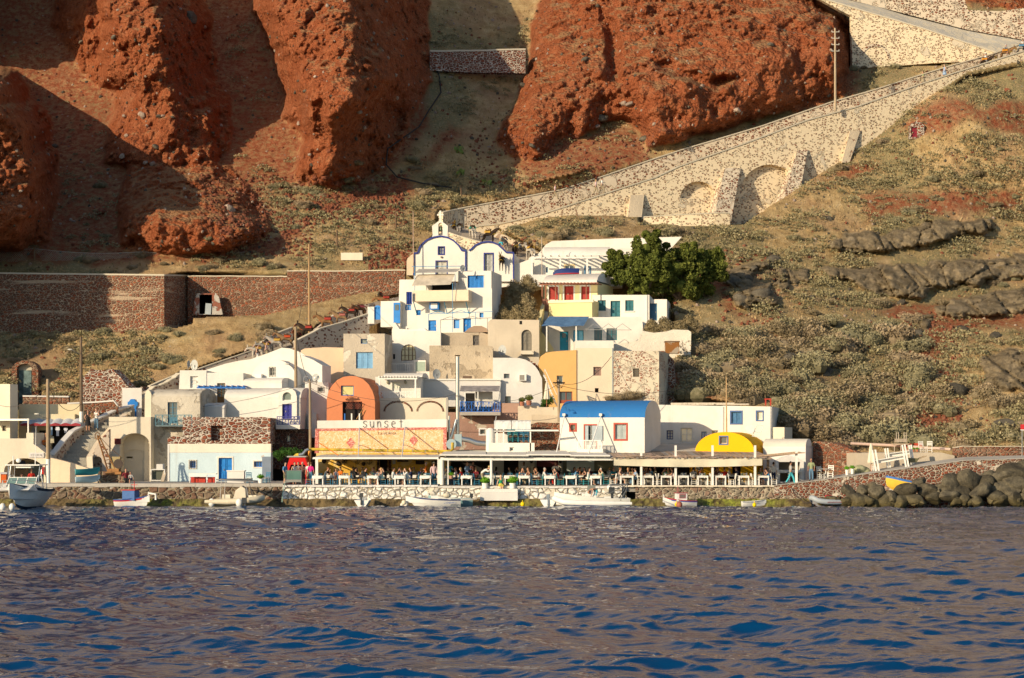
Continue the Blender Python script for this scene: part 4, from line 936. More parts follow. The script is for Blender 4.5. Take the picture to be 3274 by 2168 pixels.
# ---- white house with arched brown door
b=Bld('arched_door_house','white house with a curved shoulder and an arched brown glazed door','house',1253,1200,29,-4)
b.wall([(1253,1215),(1373,1215),(1409,1215),(1409,1062),(1390,1058),(1253,1056)],6,WHITE,[O('win',1282,1101,1330,1153,(0.22,0.13,0.07),nx=4,nz=3,arch=1,g=(0.38,0.33,0.2)),('dark',1256,1132,1263,1148,{})])
b.wall([(1325,1190),(1375,1190),(1375,1120),(1362,1125),(1348,1137),(1330,1150),(1300,1156),(1300,1190)],0.5,WHITE2,(),-1.4,'parapet')
b.boxpx(1100,1188,1376,1260,-2.6,-1.0,WHITE2,'terrace_wall')
q=b.boxpx(1324,1152,1361,1190,-2.5,-2.2,WPAINT,'cabinet'); b.boxpx(1329,1157,1359,1187,-2.53,-2.503,paint((0.36,0.45,0.38),0.3),'cabinet_pane')
rail(b,1238,1325,1162,1190,-2.5,WPAINT,'v','railing',3)
b.wall([(1253,1056),(1262,1030),(1277,1052),(1330,1054),(1355,1048),(1368,1060),(1253,1060)],2,WHITE,(),1.5,'roof_parapet')
# ---- rough rendered block
b=Bld('rough_rendered_block','square windowless block with coarse brown render behind the tall steel flue','house',1373,1212,23.5,0)
b.wall([(1373,1240),(1576,1240),(1576,1108),(1560,1105),(1373,1105)],5,ROUGH); b.boxpx(1480,1202,1507,1209,-0.06,-0.003,paint((0.15,0.1,0.07)),'vent_grille')
b=Bld('old_stone_room','old stone and plaster room with a grey plank door behind the rough block','house',1408,1106,29.5,0)
b.wall([(1400,1120),(1602,1120),(1602,1090),(1590,1080),(1565,1070),(1540,1063),(1408,1064)],5,stucco((0.46,0.38,0.28),0.25,(0.32,0.17,0.11),0.62,0.9),[O('door',1512,1072,1532,1104,(0.20,0.18,0.16),n=2),('dark',1531,1081,1538,1094,{})][:1])
b.wall([(1485,1062),(1560,1062),(1556,1050),(1540,1042),(1515,1042),(1498,1050)],3,stucco((0.34,0.25,0.18),0.3),(),0.5,'vault_end')
# ---- beige house with arched grey door
b=Bld('beige_house','beige house with an arched grey plank door beside the yellow stair','house',1600,1140,29,0)
b.wall([(1560,1200),(1724,1200),(1724,1023),(1640,1022),(1570,1021),(1560,1030)],6,BEIGE,[O('door',1667,1054,1700,1121,(0.22,0.20,0.16),n=2,arch=1)])
b.boxpx(1665,1121,1706,1133,-0.5,-0.003,CREAM2,'doorstep'); b.boxpx(1661,1026,1669,1037,-0.02,0.0,DARK,'vent_hole')
# ---- curved shoulder white house
b=Bld('curved_shoulder_house','white house with a roof curving down to the right and an air conditioner','house',1576,1290,19.5,0)
b.wall([(1576,1330),(1735,1330),(1733,1210),(1728,1200),(1722,1186),(1712,1172),(1697,1159),(1680,1150),(1660,1145),(1630,1144),(1576,1144)],6,WHITE2,[('win',1611,1195,1629,1210,dict(c=(0.25,0.25,0.28),nx=1,nz=1)),('win',1615,1267,1633,1289,dict(c=(0.1,0.1,0.12),nx=1,nz=1)),('win',1659,1273,1677,1297,dict(c=(0.45,0.5,0.5),nx=2,nz=1))])
q=b.boxpx(1659,1196,1683,1217,-0.4,-0.003,WPAINT,'air_conditioner'); b.boxpx(1661,1199,1676,1215,-0.42,-0.403,paint((0.28,0.26,0.22)),'fan_grille',q)
m=MB()
for p,q_ in (((1697,1157),(1733,1215)),):
 P=b.P([(1690,1148),(1712,1160),(1728,1178),(1738,1200),(1733,1214),(1722,1190),(1706,1168),(1690,1156)]); m.prism(P,1.0,4)
m.build('rubble_shoulder',RED_RUIN,b.e)
# ---- blue rail terrace house
b=Bld('stained_terrace_house','terrace house with bright blue crossed railing above a brown stained wall','house',1433,1400,14.5,0)
b.wall(RC(1433,1318,1579,1460),1,stucco((0.36,0.22,0.17),0.3,(0.55,0.48,0.38),0.55,0.6),[('win',1535,1373,1552,1388,dict(c=(0.5,0.45,0.36),nx=1,nz=1,sur=(0.75,0.74,0.72),sw=0.12))],0.3)
b.wall(RC(1575,1289,1660,1400),1,stucco((0.52,0.33,0.25),0.25),(),0.8,'stained_wall')
b.boxpx(1471,1317,1600,1328,-1.4,2.5,stucco((0.42,0.38,0.33),0.2),'balcony_slab'); rail(b,1471,1600,1284,1317,-1.35,paint((0.02,0.14,0.52),0.6),'x','balcony_railing',7)
m=MB(); a0,c0=b.L(1470,1251,-1.3);a1,_=b.L(1600,1251,-1.3);_,c1=b.L(1470,1233,1.4)
for i in range(10):
 xa=a0+(a1-a0)*i/10;xb=a0+(a1-a0)*(i+1)/10; m.add([(xa,-1.3,c0-0.03*(i%2)),(xb,-1.3,c0-0.03*((i+1)%2)),(xb,1.8,c1),(xa,1.8,c1)],[(0,1,2,3)])
m.build('awning',paint((0.36,0.33,0.32),0.9,0.3),b.e)
for u in (1487,1528,1597): b.boxpx(u-1.5,1250,u+1.5,1318,-1.2,-1.1,WPAINT,'awning_post')
b.boxpx(1520,1252,1575,1300,0.2,0.25,paint((0.6,0.57,0.5)),'curtain'); b.boxpx(1491,1257,1516,1318,2.0,2.1,DARK,'doorway')
m=MB(); a0,c=b.L(1600,1400,-0.5); m.boxes=0; m.tube([b.L(1585,1345,-1.2)[0:1]+(-1.2,)+b.L(1585,1345,-1.2)[1:2],b.L(1602,1222,-1.2)[0:1]+(-1.2,)+b.L(1602,1222,-1.2)[1:2]],0.05,6); m.build('leaning_pole',paint((0.4,0.4,0.4)),b.e)
b=Bld('planter_terrace','beige stepped terrace walls with flower pots and a folded parasol','terrace wall',1656,1370,13,0)
b.wall([(1656,1400),(1790,1400),(1790,1302),(1722,1302),(1722,1298),(1656,1298)],0.6,BEIGE); b.wall([(1700,1400),(1790,1400),(1790,1340),(1775,1328),(1722,1326),(1700,1326)],0.4,stucco((0.55,0.46,0.34),0.25),(),-0.8,'lower_wall')
# ---- white roof terrace box over the tavern
b=Bld('roof_terrace_box','white roof terrace box with a rounded pier beside the shiny duct','terrace wall',1558,1449,6.5,0)
b.wall(RC(1562,1416,1709,1449),0.3,WHITE,[O('win',1629,1430,1643,1443,(0.72,0.70,0.64),nx=1,nz=1)])
m=MB(); a,c=b.L(1568,1449,0.3);_,c1=b.L(1568,1368,0.3); m.lathe([(0.38,0),(0.36,(c1-c)*0.85),(0.25,(c1-c)*0.97),(0.05,c1-c)],14,0,(a,0.4,c)); m.build('rounded_pier',WHITE,b.e,smooth=True)
b.boxpx(1562,1380,1712,1449,2.6,2.9,WHITE2,'back_wall') if 0 else b.boxpx(1572,1385,1625,1449,3.0,3.2,WHITE2,'back_wall')
b.boxpx(1647,1374,1786,1379,0.0,0.15,WPAINT,'roof_beam'); b.boxpx(1694,1380,1698,1449,0.0,0.14,WPAINT,'post');b.boxpx(1587,1362,1591,1416,0,0.1,WPAINT,'post');b.boxpx(1608,1362,1612,1416,0,0.1,WPAINT,'post'); b.boxpx(1580,1377,1648,1380,0.0,0.12,WPAINT,'roof_beam')
b=Bld('red_rubble_wall','dark red rubble wall behind the roof terrace left of the blue vaulted house','wall',1575,1449,10.5,0)
b.wall([(1600,1449),(1790,1449),(1790,1352),(1760,1352),(1720,1350),(1700,1356),(1600,1358)],0.6,RED_WALL2)
for i,(u0,u1) in enumerate(((1580,1634),(1636,1697))):
 b=Bld('covered_bundle',('left' if i==0 else 'right')+' of two long bundles wrapped in white plastic on the roof terrace','bundle',u0,1373,9,0)
 a0,c0=b.L(u0,1373);a1,_=b.L(u1,1373);_,c1=b.L(u0,1343); m=MB(); n=10;vs=[];k=8
 for ii in range(n+1):
  for j in range(k+1):
   t=math.pi*j/k; x=a0+(a1-a0)*ii/n; m_=1-0.06*random.random(); vs.append((x,-0.6*math.cos(t)*m_,c0+(c1-c0)*(math.sin(t)**0.45)*m_))
 m.add(vs,[(ii*(k+1)+j,ii*(k+1)+j+1,(ii+1)*(k+1)+j+1,(ii+1)*(k+1)+j) for ii in range(n) for j in range(k)]); m.add([vs[j] for j in range(k+1)],[tuple(range(k+1))]); m.add([vs[n*(k+1)+j] for j in range(k+1)],[tuple(range(k+1))])
 m.build('wrapping',paint((0.74,0.74,0.70),0.35,0.15),b.e)
# ---- sunset tavern
b=Bld('sunset_tavern','tavern with orange mottled mosaic front, white parapet lettered sunset and yellow dining wall','tavern',1006,1547,8,0)
b.wall([(1014,1370),(1428,1366),(1428,1340),(1014,1345)],1.0,WHITE,(),0.0,'parapet')
MOS=NT('orange_mosaic'); v=MOS.geo((1,1,1)); n=MOS.noise(v,5.5,3,0.6,1.6); n2=MOS.noise(v,2,2)
MOSAIC=MOS.out(MOS.mix(MOS.ramp(n2,[(0.4,0),(0.7,0.5)]),MOS.ramp(n,[(0.40,(0.80,0.68,0.50)),(0.5,(0.76,0.46,0.22)),(0.64,(0.72,0.35,0.13))]),(0.74,0.50,0.28)),0.8,MOS.bump(n,0.4,0.03))
MOS=NT('red_mosaic'); v=MOS.geo((1,1,1)); n=MOS.noise(v,7,3,0.6,1.6); REDM=MOS.out(MOS.ramp(n,[(0.38,(0.75,0.5,0.42)),(0.5,(0.52,0.14,0.11)),(0.7,(0.42,0.08,0.07))]),0.8,MOS.bump(n,0.4,0.03))
b.wall([(1006,1449),(1428,1449),(1428,1366),(1008,1371)],1.1,MOSAIC,(),-0.03,'mosaic_wall')
for pl in ([(1006,1449),(1018,1449),(1019,1377),(1008,1371)],[(1008,1371.5),(1018,1378),(1428,1373),(1428,1366)],[(1417,1449),(1428,1449),(1428,1374),(1417,1374)]): b.wall(pl,0.03,REDM,(),-0.065,'mosaic_border')
for (u,v) in ((1121,1416),(1322,1408)): b.wall([(u-14,v),(u,v+17),(u+14,v),(u,v-17)],0.03,REDM,(),-0.062,'mosaic_diamond')
LET=paint((0.10,0.09,0.07),0.6)
for ch,u,v,h in (('s',1159,1366,0.52),('u',1181,1367,0.52),('n',1204,1366,0.5),('s',1227,1366,0.52),('e',1250,1366,0.5),('t',1274,1366,0.5)): stroke_text(b,ch,u,v,h,-0.06,0.022,LET,'letter_'+ch,b.e)
for i,ch in enumerate('TAVERNA'): stroke_text(b,ch,1206.5+i*8.9,1390.5-i*0.2,0.21,-0.07,0.013,LET,'letter_'+ch.lower(),b.e)
YELW=stucco((0.76,0.46,0.08),0.18,(0.85,0.62,0.25),0.52,0.4)
b.wall(RC(1011,1449,1428,1560),0.5,YELW,[O('dark',1214,1470,1240,1560)],-0.1,'dining_wall')
for (u0,v0,u1,v1,nm,mt) in ((1205,1470,1213,1535,'stone_pier',DARK_STONE),(1241,1470,1251,1535,'stone_pier',DARK_STONE),(1329,1472,1357,1485,'dark_picture',wood((0.05,0.03,0.02))),(1270,1471,1305,1477,'bottle_shelf',wood((0.08,0.06,0.05))),(1255,1471,1264,1484,'menu_sheet',paint((0.55,0.55,0.5))),(1380,1472,1405,1500,'dark_picture',wood((0.06,0.04,0.03)))): b.boxpx(u0,v0,u1,v1,-0.18,-0.103,mt,nm)
for (u,v,r,nm) in ((1162,1483,0.17,'wall_plate'),(1101,1474,0.22,'ship_wheel'),(1082,1482,0.2,'hanging_basket'),(1142,1473,0.14,'hanging_anchor'),(1181,1474,0.17,'hanging_anchor'),(1036,1474,0.2,'hanging_net_float')):
 x,c=b.L(u,v,-0.2); m=MB();
 if nm=='ship_wheel':
  m.tube([(x+r*0.8*math.cos(t),-0.2,c+r*0.8*math.sin(t)) for t in [i*math.pi/6 for i in range(13)]],0.025,5)
  for i in range(4): t=i*math.pi/4; m.bar((x-r*1.3*math.cos(t),-0.2,c-r*1.3*math.sin(t)),(x+r*1.3*math.cos(t),-0.2,c+r*1.3*math.sin(t)),0.03)
 elif nm=='hanging_anchor': m.bar((x,-0.2,c-0.25),(x,-0.2,c+0.2),0.04); m.tube([(x-0.2,-0.2,c-0.08),(x-0.1,-0.2,c-0.24),(x,-0.2,c-0.28),(x+0.1,-0.2,c-0.24),(x+0.2,-0.2,c-0.08)],0.025,5)
 else: m.ell((x,-0.2,c),(r,0.07,r),0,14,8)
 m.build(nm,wood((0.05,0.035,0.025)),b.e)
def duct(b,pts,r,mat,name,bd=0.0,n=12):
 m=MB(); m.tube([(b.L(u,v,bb)[0],bb,b.L(u,v,bb)[1]) for (u,v,bb) in pts],r,n); return m.build(name,mat,b.e,smooth=True)
YDUCT=paint((0.72,0.50,0.06),0.5,0.5); STEEL=metal((0.62,0.62,0.60),0.28)
b=Bld('yellow_duct','long yellow painted pipe running along the foot of the mosaic wall','pipe',1000,1440,7.0)
duct(b,[(988,1436,-0.4),(1010,1437,-0.35),(1200,1440,-0.3),(1400,1443,-0.3),(1440,1443,-0.3),(1447,1436,-0.25),(1447,1415,-0.2)],0.12,YDUCT,'pipe')
for u in range(1040,1440,40): x,c=b.L(u,1437+(u-1000)*0.015,-0.3); m=MB(); m.lathe([(0.135,-0.02),(0.135,0.02)],12); o=m.build('clamp',STEEL,b.e); o.rotation_euler=(0,R(90),0); o.location=(x,-0.3,c)
b=Bld('oven_flue','steel and yellow flue pipe bending down to the red grill canopy','pipe',950,1455,6.6)
duct(b,[(986,1437,-0.3),(978,1440,-0.35),(968,1452,-0.4),(955,1455,-0.4)],0.13,STEEL,'steel_elbow'); duct(b,[(955,1455,-0.4),(948,1456,-0.4),(943,1461,-0.4)],0.16,YDUCT,'yellow_end')
b=Bld('orange_post','orange painted post left of the tavern canopy','post',989,1500,6.8); duct(b,[(989,1442,0),(989,1547,0)],0.1,paint((0.75,0.33,0.05)),'post')
b=Bld('tall_steel_flue','tall shiny steel chimney flue with a cowl rising beside the tavern','chimney',1463,1388,9)
duct(b,[(1463,1388,0),(1463,1140,0)],0.155,STEEL,'flue_pipe',n=16); m=MB(); x,c=b.L(1463,1139,0); m.lathe([(0.06,0),(0.17,0.0),(0.27,0.09),(0.02,0.1)],14,0,(x,0,c)); m.build('cowl',metal((0.3,0.22,0.16),0.6),b.e)
duct(b,[(1459,1342,-0.2),(1457,1350,-0.25),(1445,1390,-0.4),(1440,1404,-0.4)],0.13,STEEL,'branch_pipe'); duct(b,[(1436,1330,-0.5),(1436,1410,-0.5)],0.09,STEEL,'side_flue')
for vv in (1180,1225,1270,1310,1350): x,c=b.L(1463,vv,0); m=MB(); m.lathe([(0.165,-0.02),(0.165,0.02)],16,0,(x,0,c)); m.build('joint_band',STEEL,b.e)
b=Bld('extractor_fan','grey blue extractor fan boxes joined by a fat shiny duct','fan unit',1453,1430,8.0)
b.boxpx(1453,1388,1476,1428,-0.3,0.5,paint((0.34,0.44,0.47)),'housing'); x,c=b.L(1443,1420,-0.6); m=MB(); m.lathe([(0.1,-0.18),(0.42,-0.18),(0.42,0.18),(0.1,0.18)],18); o=m.build('fan_drum',paint((0.34,0.44,0.47)),b.e,smooth=True); o.rotation_euler=(R(90),0,0); o.location=(x,-0.5,c)
duct(b,[(1476,1403,-0.1),(1500,1407,-0.1),(1525,1416,-0.1),(1558,1419,-0.1)],0.22,STEEL,'fat_duct',n=16)
# ---- orange, cream and patchy houses
b=Bld('orange_house','orange ochre house with a glazed panel and red framed door beside the pole','house',1724,1345,20,0)
b.wall([(1700,1345),(1843,1345),(1843,1119),(1770,1124),(1745,1128),(1728,1140),(1722,1160),(1724,1200),(1733,1215),(1733,1345)],4,ORNG,[O('win',1780,1201,1800,1230,(0.5,0.46,0.36),nx=1,nz=1),O('gdoor',1789,1252,1830,1290,(0.34,0.09,0.05),nx=2,nz=1)])
b=Bld('cream_house','tall cream house with a small weathered shuttered window next to the ochre house','house',1843,1345,20.1,0)
b.wall(RC(1843,1113,1962,1345),4,CREAM,[O('door',1897,1173,1922,1201,(0.34,0.22,0.18),n=2),('dark',1902,1241,1914,1254,{})]); b.boxpx(1957,1113,1961,1290,-0.15,-0.003,paint((0.3,0.33,0.34)),'drainpipe')
b=Bld('flaking_stone_house','house whose cream render has flaked off red stones, with one grille window','house',1962,1300,19.8,-14)
b.wall(RC(1962,1122,2107,1345),b.side(2107,2140,1200),PATCHY,[('win',2024,1178,2044,1205,dict(c=(0.12,0.09,0.06),nx=4,nz=4))])
b.wall([(2107,1345),(2170,1345),(2150,1150),(2120,1122),(2107,1122)],0.8,RED_RUIN,(),5.0,'ruined_wall')
# ---- yellow house with red doors
b=Bld('yellow_red_door_house','yellow vaulted house with three red doors and shutters under a brown pergola','house',1738,964,39,-19)
b.wall(RC(1738,903,1910,964),b.side(1910,1960,930),stucco((0.78,0.68,0.35),0.08),[O('shut',1755,917,1784,958,RED,n=2,sur=(0.8,0.78,0.72)),O('door',1804,915,1834,963,RED,n=2,sur=(0.8,0.78,0.72)),O('shut',1858,916,1885,958,RED,n=2,sur=(0.8,0.78,0.72))])
b.vaultx(1738,1910,877,903,b.side(1910,1960,930),stucco((0.55,0.52,0.48),0.2),endmat=stucco((0.72,0.72,0.70),0.15)); b.boxpx(1740,899,1908,903,-0.3,-0.003,WHITE2,'eave')
m=MB()
for i in range(17): x,c=b.L(1728+i*11,907,-2.0); m.box(x-0.05,x+0.05,-2.3,-0.003,c,c+0.1)
x0,c=b.L(1724,908,-2.1);x1,_=b.L(1912,908,-2.1); m.box(x0,x1,-2.15,-2.03,c-0.12,c-0.003); m.build('pergola_beams',wood((0.30,0.12,0.07)),b.e)
for u in (1733,1744,1776,1874): b.boxpx(u-1.5,910,u+1.5,966,-2.14,-2.04,wood((0.30,0.12,0.07)),'pergola_post')
b.boxpx(1755,964,1893,1035,-2.4,3,YEL,'lower_wall'); b.boxpx(1752,961,1897,966,-2.5,-2.2,stucco((0.82,0.74,0.5),0.1),'parapet_cap')
m=MB(); x0,c0=b.L(1735,993,-2.2);x1,c1=b.L(1756,957,-2.2)
for i in range(5): x=x0+(x1-x0)*i/4.3; m.box(x,x+0.12,-2.2,-2.15,c0,c1-wave(0.08))
m.build('picket_gate',wood((0.28,0.12,0.08)),b.e)
b=Bld('yellow_staircase','steep grey stair with yellow side walls climbing to the red door house','staircase',1715,1125,31,0)
b.wall([(1712,1140),(1772,1140),(1770,1115),(1740,1070),(1716,1048)],0.3,YEL);
m=MB()
for i in range(15):
 x0,c=b.L(1728,1118-i*10,0.3+i*0.42);x1,_=b.L(1758 if i<8 else 1752,1118-i*10,0.3+i*0.42); m.box(x0,x1,0.3+i*0.42,0.3+(i+1)*0.42+0.5,c-1.2,c)
m.build('steps',CONC,b.e)
m=MB(); P=[b.L(1716,1048,0.3),b.L(1722,1008,3),b.L(1733,968,6.2)]
for (p,q_,y0,y1) in ((P[0],P[1],0.3,3),(P[1],P[2],3,6.2)): m.add([(p[0],y0,p[1]-3),(q_[0],y1,q_[1]-3),(q_[0],y1,q_[1]),(p[0],y0,p[1]),(p[0]+.3,y0,p[1]-3),(q_[0]+.3,y1,q_[1]-3),(q_[0]+.3,y1,q_[1]),(p[0]+.3,y0,p[1])],[(0,1,2,3)[::-1],(4,5,6,7),(3,2,6,7),(0,3,7,4)])
m.build('side_wall',YEL,b.e)
# ---- teal shuttered white house
b=Bld('teal_shutter_house','white house with teal door and two teal shuttered windows','house',1895,1030,37,-8)
b.wall(RC(1893,943,2076,1060),5,stucco((0.80,0.75,0.66),0.12,stain=0.4),[O('shut',1911,960,1937,994,TEAL,n=2,sill=1),O('door',1952,962,1983,1013,TEAL,n=2),O('shut',1999,960,2026,994,TEAL,n=2,sill=1)])
b.wall(RC(2068,957,2132,1060),b.side(2132,2145,990),stucco((0.80,0.75,0.66),0.12,stain=0.4),[O('door',2076,970,2101,1025,(0.06,0.17,0.28),n=1)],0.6,'annex'); b.boxpx(2066,943,2070,1060,-0.1,-0.003,WHITE2,'pilaster')
# ---- blue awning house
b=Bld('blue_awning_house','white house with a blue fabric awning and turquoise door and windows','house',1753,1135,32,0)
b.wall([(1753,1150),(2055,1150),(2055,1040),(2052,1014),(1753,1014)],4,WHITE,[O('door',1790,1060,1817,1120,TURQ,lite=1),O('win',1833,1056,1866,1094,TURQ,nx=2,nz=1,g=(0.12,0.4,0.55)),O('win',1900,1050,1925,1088,TEAL,nx=2,nz=1),O('win',1939,1050,1973,1088,TEAL,nx=2,nz=2)])
m=MB(); a0,c0=b.L(1730,1043,-3.2);a1,_=b.L(1866,1040,-3.2);_,c1=b.L(1755,1012,-0.3);a2,_=b.L(1755,1012,-0.3);a3,_=b.L(1884,1012,-0.3); n=8
for i in range(n):
 f0=i/n;f1=(i+1)/n; g0=0.06*math.sin(f0*9);g1=0.06*math.sin(f1*9)
 m.add([(a0+(a1-a0)*f0,-3.2,c0+g0),(a0+(a1-a0)*f1,-3.2,c0+g1),(a2+(a3-a2)*f1,-0.3,c1),(a2+(a3-a2)*f0,-0.3,c1)],[(0,1,2,3)])
m.build('awning',paint((0.10,0.21,0.38),0.9,0.25),b.e)
for u in (1748,1842): b.boxpx(u-2,1042,u+2,1124,-3.1,-3.0,WPAINT,'awning_post')
b.wall([(1839,1150),(1962,1150),(1962,1089),(1839,1089)],4.5,WHITE,(),-4.6,'terrace_parapet')
m=MB()
for u in (1900,1945,1990):
 P=[b.L(u-25,1053,-3),b.L(u,1035,-3),b.L(u+28,1055,-3)]; m.tube([(p[0],-3,p[1]) for p in P],0.025,5)
P=[b.L(1868,1054,-3),b.L(2020,1055,-3)]; m.tube([(p[0],-3,p[1]) for p in P],0.025,5); m.build('bare_awning_frame',paint((0.35,0.35,0.33)),b.e)
b=Bld('ragged_white_wall','ragged whitewashed wall under the shrubs at the right end of the white houses','wall',2055,1130,30,0)
b.wall([(1962,1150),(2208,1150),(2210,1062),(2200,1055),(2150,1054),(2130,1060),(2090,1064),(2055,1058),(2040,1090),(1962,1100)],1,stucco((0.76,0.70,0.58),0.2,(0.5,0.42,0.32),0.64,0.9),(),0)
b=Bld('rusty_tank','rust streaked square metal tank against the ragged white wall','tank',2128,1129,27); b.boxpx(2128,1093,2172,1130,0,1.0,stucco((0.40,0.33,0.25),0.3,(0.30,0.13,0.04),0.48),'tank'); b.boxpx(2126,1090,2174,1093.5,-0.05,1.05,metal((0.3,0.2,0.12),0.7),'lid')
# ---- top white house
b=Bld('upper_white_house','large white house with a white pergola on the hillside left of the dark trees','house',1700,900,45,-3)
b.wall([(1690,915),(1980,915),(1980,828),(1929,821),(1929,819),(1700,819),(1690,826)],5,WHITE,[O('gdoor',1807,849,1834,878,(0.62,0.68,0.70),nx=2,nz=1,sur=(0.72,0.56,0.3),sw=0.13),O('win',1873,851,1883,877,(0.5,0.55,0.6),nx=1,nz=2,leaf=(0.10,0.22,0.36)),O('win',1745,854,1752,872,(0.10,0.22,0.36),nx=1,nz=1)])
b.vaultx(1738,1950,790,819,5,WHITE)
b.wall([(1980,860),(2100,860),(2100,800),(1985,792),(1965,798),(1960,860)],3,WHITE,(),1.0,'side_wing')
b.wall([(1700,830),(1727,805),(1745,782),(1765,771),(1980,762),(2180,757),(2150,790),(2130,830),(1960,850)],0.6,WHITE,(),6,'retaining_parapet')
m=MB()
for i in range(9):
 x,c=b.L(1708+i*26,817,-2.4); m.box(x-0.06,x+0.06,-2.6,-0.003,c,c+0.14)
for vv,bb in ((822,-2.5),(827,-2.0)): x0,c=b.L(1698,vv,bb);x1,_=b.L(1905,vv,bb); m.box(x0,x1,bb-0.07,bb+0.07,c-0.12,c-0.004)
m.build('pergola_beams',WPAINT,b.e)
for u in (1701,1791,1877): b.boxpx(u-2.5,826,u+2.5,905,-2.57,-2.43,WPAINT,'pergola_post')
b.boxpx(1690,878,1990,915,-3,-0.004,WHITE2,'terrace')
b.wall([(1596,920),(1700,905),(1700,826),(1670,838),(1635,850),(1605,862),(1596,868)],0.5,WHITE,(),-1.5,'sloping_wall')
# ---- church
b=Bld('white_church','white twin vaulted church with dark blue trim lines and a small bell gable','church',1323,880,44,-5)
L_=[(1477,801),(1466,784),(1450,769),(1430,759),(1408,755),(1385,759),(1364,768),(1350,780),(1341,793),(1336,809),(1323,810)]
Rr=[(1642,808),(1619,807),(1608,796),(1592,782),(1575,775),(1558,773),(1538,776),(1520,784),(1508,796),(1500,801)]
b.wall([(1323,900),(1490,900),(1490,801)]+L_,9,WHITE,[O('win',1402,790,1420,813,NAVY,nx=2,nz=2,sur=NAVY,sw=0.08,g=(0.2,0.2,0.19)),O('door',1395,836,1428,880,(0.52,0.50,0.44),n=2,sur=NAVY,sw=0.1)],0,'church_wall')
b.wall([(1490,900),(1642,900)]+Rr+[(1490,801)],8,WHITE,[O('door',1550,812,1575,872,(0.45,0.46,0.44),n=2,sur=NAVY,sw=0.12)],0.01,'side_chapel_wall')
TR=paint(NAVY,0.6)
def trim(b,pts,bb,r=0.08):
 m=MB(); P=[b.L(u,v,bb) for u,v in pts]
 for p,q_ in zip(P[:-1],P[1:]): m.bar((p[0],bb,p[1]),(q_[0],bb,q_[1]),0.14,0.16)
 m.build('trim_line',TR,b.e)
trim(b,[(1323,880)]+list(reversed(L_))+[(1489,801),(1489,900)],-0.06); trim(b,list(reversed([(1642,808)]+Rr[1:]))+[(1642,900)],-0.05)
b.wall([(1300,880),(1323,880),(1323,812),(1315,815),(1303,826),(1300,835)],6,stucco((0.60,0.50,0.36),0.2),(),0.5,'side_wall')
x0,c0=b.L(1401,752,0);x1,_=b.L(1415,752,0);_,c1=b.L(1408,712,0)
m=MB(); m.prism(b.P([(1379,760),(1434,760),(1431,752),(1432,722),(1407,704),(1381,722),(1383,752)],0.0),0.05,0.75,[arch(x0,x1,c0,c1,8)],reveal=0.7,back=False);
P=b.P([(1379,760),(1434,760),(1431,752),(1432,722),(1407,704),(1381,722),(1383,752)],0.0); m.prism(P,0.76,0.05,[arch(x0,x1,c0,c1,8)],reveal=0.1,back=False); bt=m.build('bell_gable',WHITE,b.e)
m=MB(); m.lathe([(0.02,0.5),(0.1,0.48),(0.15,0.3),(0.17,0.1),(0.24,0)],12,0,((x0+x1)/2,0.4,c0+0.45)); m.build('bell',metal((0.10,0.13,0.09),0.5),bt)
m=MB(); x,c=b.L(1408,704,0.4); m.box(x-0.09,x+0.09,0.3,0.5,c-0.1,c+0.95); m.box(x-0.32,x-0.091,0.3,0.5,c+0.45,c+0.62); m.box(x+0.091,x+0.32,0.3,0.5,c+0.45,c+0.62); m.build('cross',WHITE,b.e)
x,c=b.L(1411,822,-0.1); m=MB(); m.ell((x,-0.1,c),(0.12,0.1,0.1)); m.build('wall_lamp',paint((0.3,0.28,0.22)),b.e)
# ---- big white house below the church
b=Bld('blue_trimmed_white_house','big white house with blue doors, cantilevered balcony and striped fabric awnings','house',1277,1064,33.5,-11)
b.wall([(1253,1095),(1573,1095),(1573,922),(1464,922),(1464,905),(1400,893),(1277,894),(1275,965),(1253,967)],b.side(1573,1600,1000),WHITE,[O('shut',1331,991,1345,1008,BLU2,n=1),O('win',1295,974,1315,992,BLU2,nx=2,nz=1,g=(0.1,0.2,0.4)),O('door',1370,1024,1395,1060,BLU2),O('win',1450,1022,1469,1050,BLU2,nx=1,nz=1,g=(0.05,0.2,0.45)),O('door',1481,1018,1506,1062,BLU2,n=2),O('win',1533,1000,1546,1015,BLU2,nx=1,nz=1,g=(0.05,0.2,0.45)),('dark',1380,908,1450,940,{})])
b.wall(RC(1465,866,1571,930),b.side(1571,1604,900),WHITE,[O('shut',1495,881,1547,920,BLU2,n=4,sur=(0.8,0.76,0.68),sw=0.08)],0.05,'upper_room')
b.boxpx(1217,963,1279,1045,-0.6,2.5,WHITE,'entrance_wing'); q=b.boxpx(1258,968,1279,1033,-0.75,-0.604,paint(BLU2,0.5),'door'); b.boxpx(1263,974,1275,992,-0.78,-0.753,glassm(),'pane',q)
b.boxpx(1175,981,1196,1035,-0.7,-0.2,WHITE2,'gate_pier')
m=MB(); a0,c0=b.L(1196,1022,-0.5);a1,_=b.L(1219,1022,-0.5);_,c1=b.L(1207,976,-0.5); m.prism(arch(a0,a1,c0,c1,8),-0.5,-0.42,[arch(a0+.12,a0+.33,c0+1.05,c1-.2,5),arch(a1-.33,a1-.12,c0+1.05,c1-.2,5)],reveal=0.05); m.build('arched_gate',paint(BLU2,0.5),b.e)
m=MB(); a0,c0=b.L(1319,960,-1.5);a1,_=b.L(1498,960,-1.5);_,c1=b.L(1400,928,-1.5); m.box(a0,a1,-1.55,-1.45,c0,c1); m.box(a0,a0+0.1,-1.449,0,c0,c1); m.box(a1-0.1,a1,-1.449,0,c0,c1); m.box(a0,a1,-1.55,0,c0-0.12,c0-0.003); m.build('balcony',CREAM,b.e)
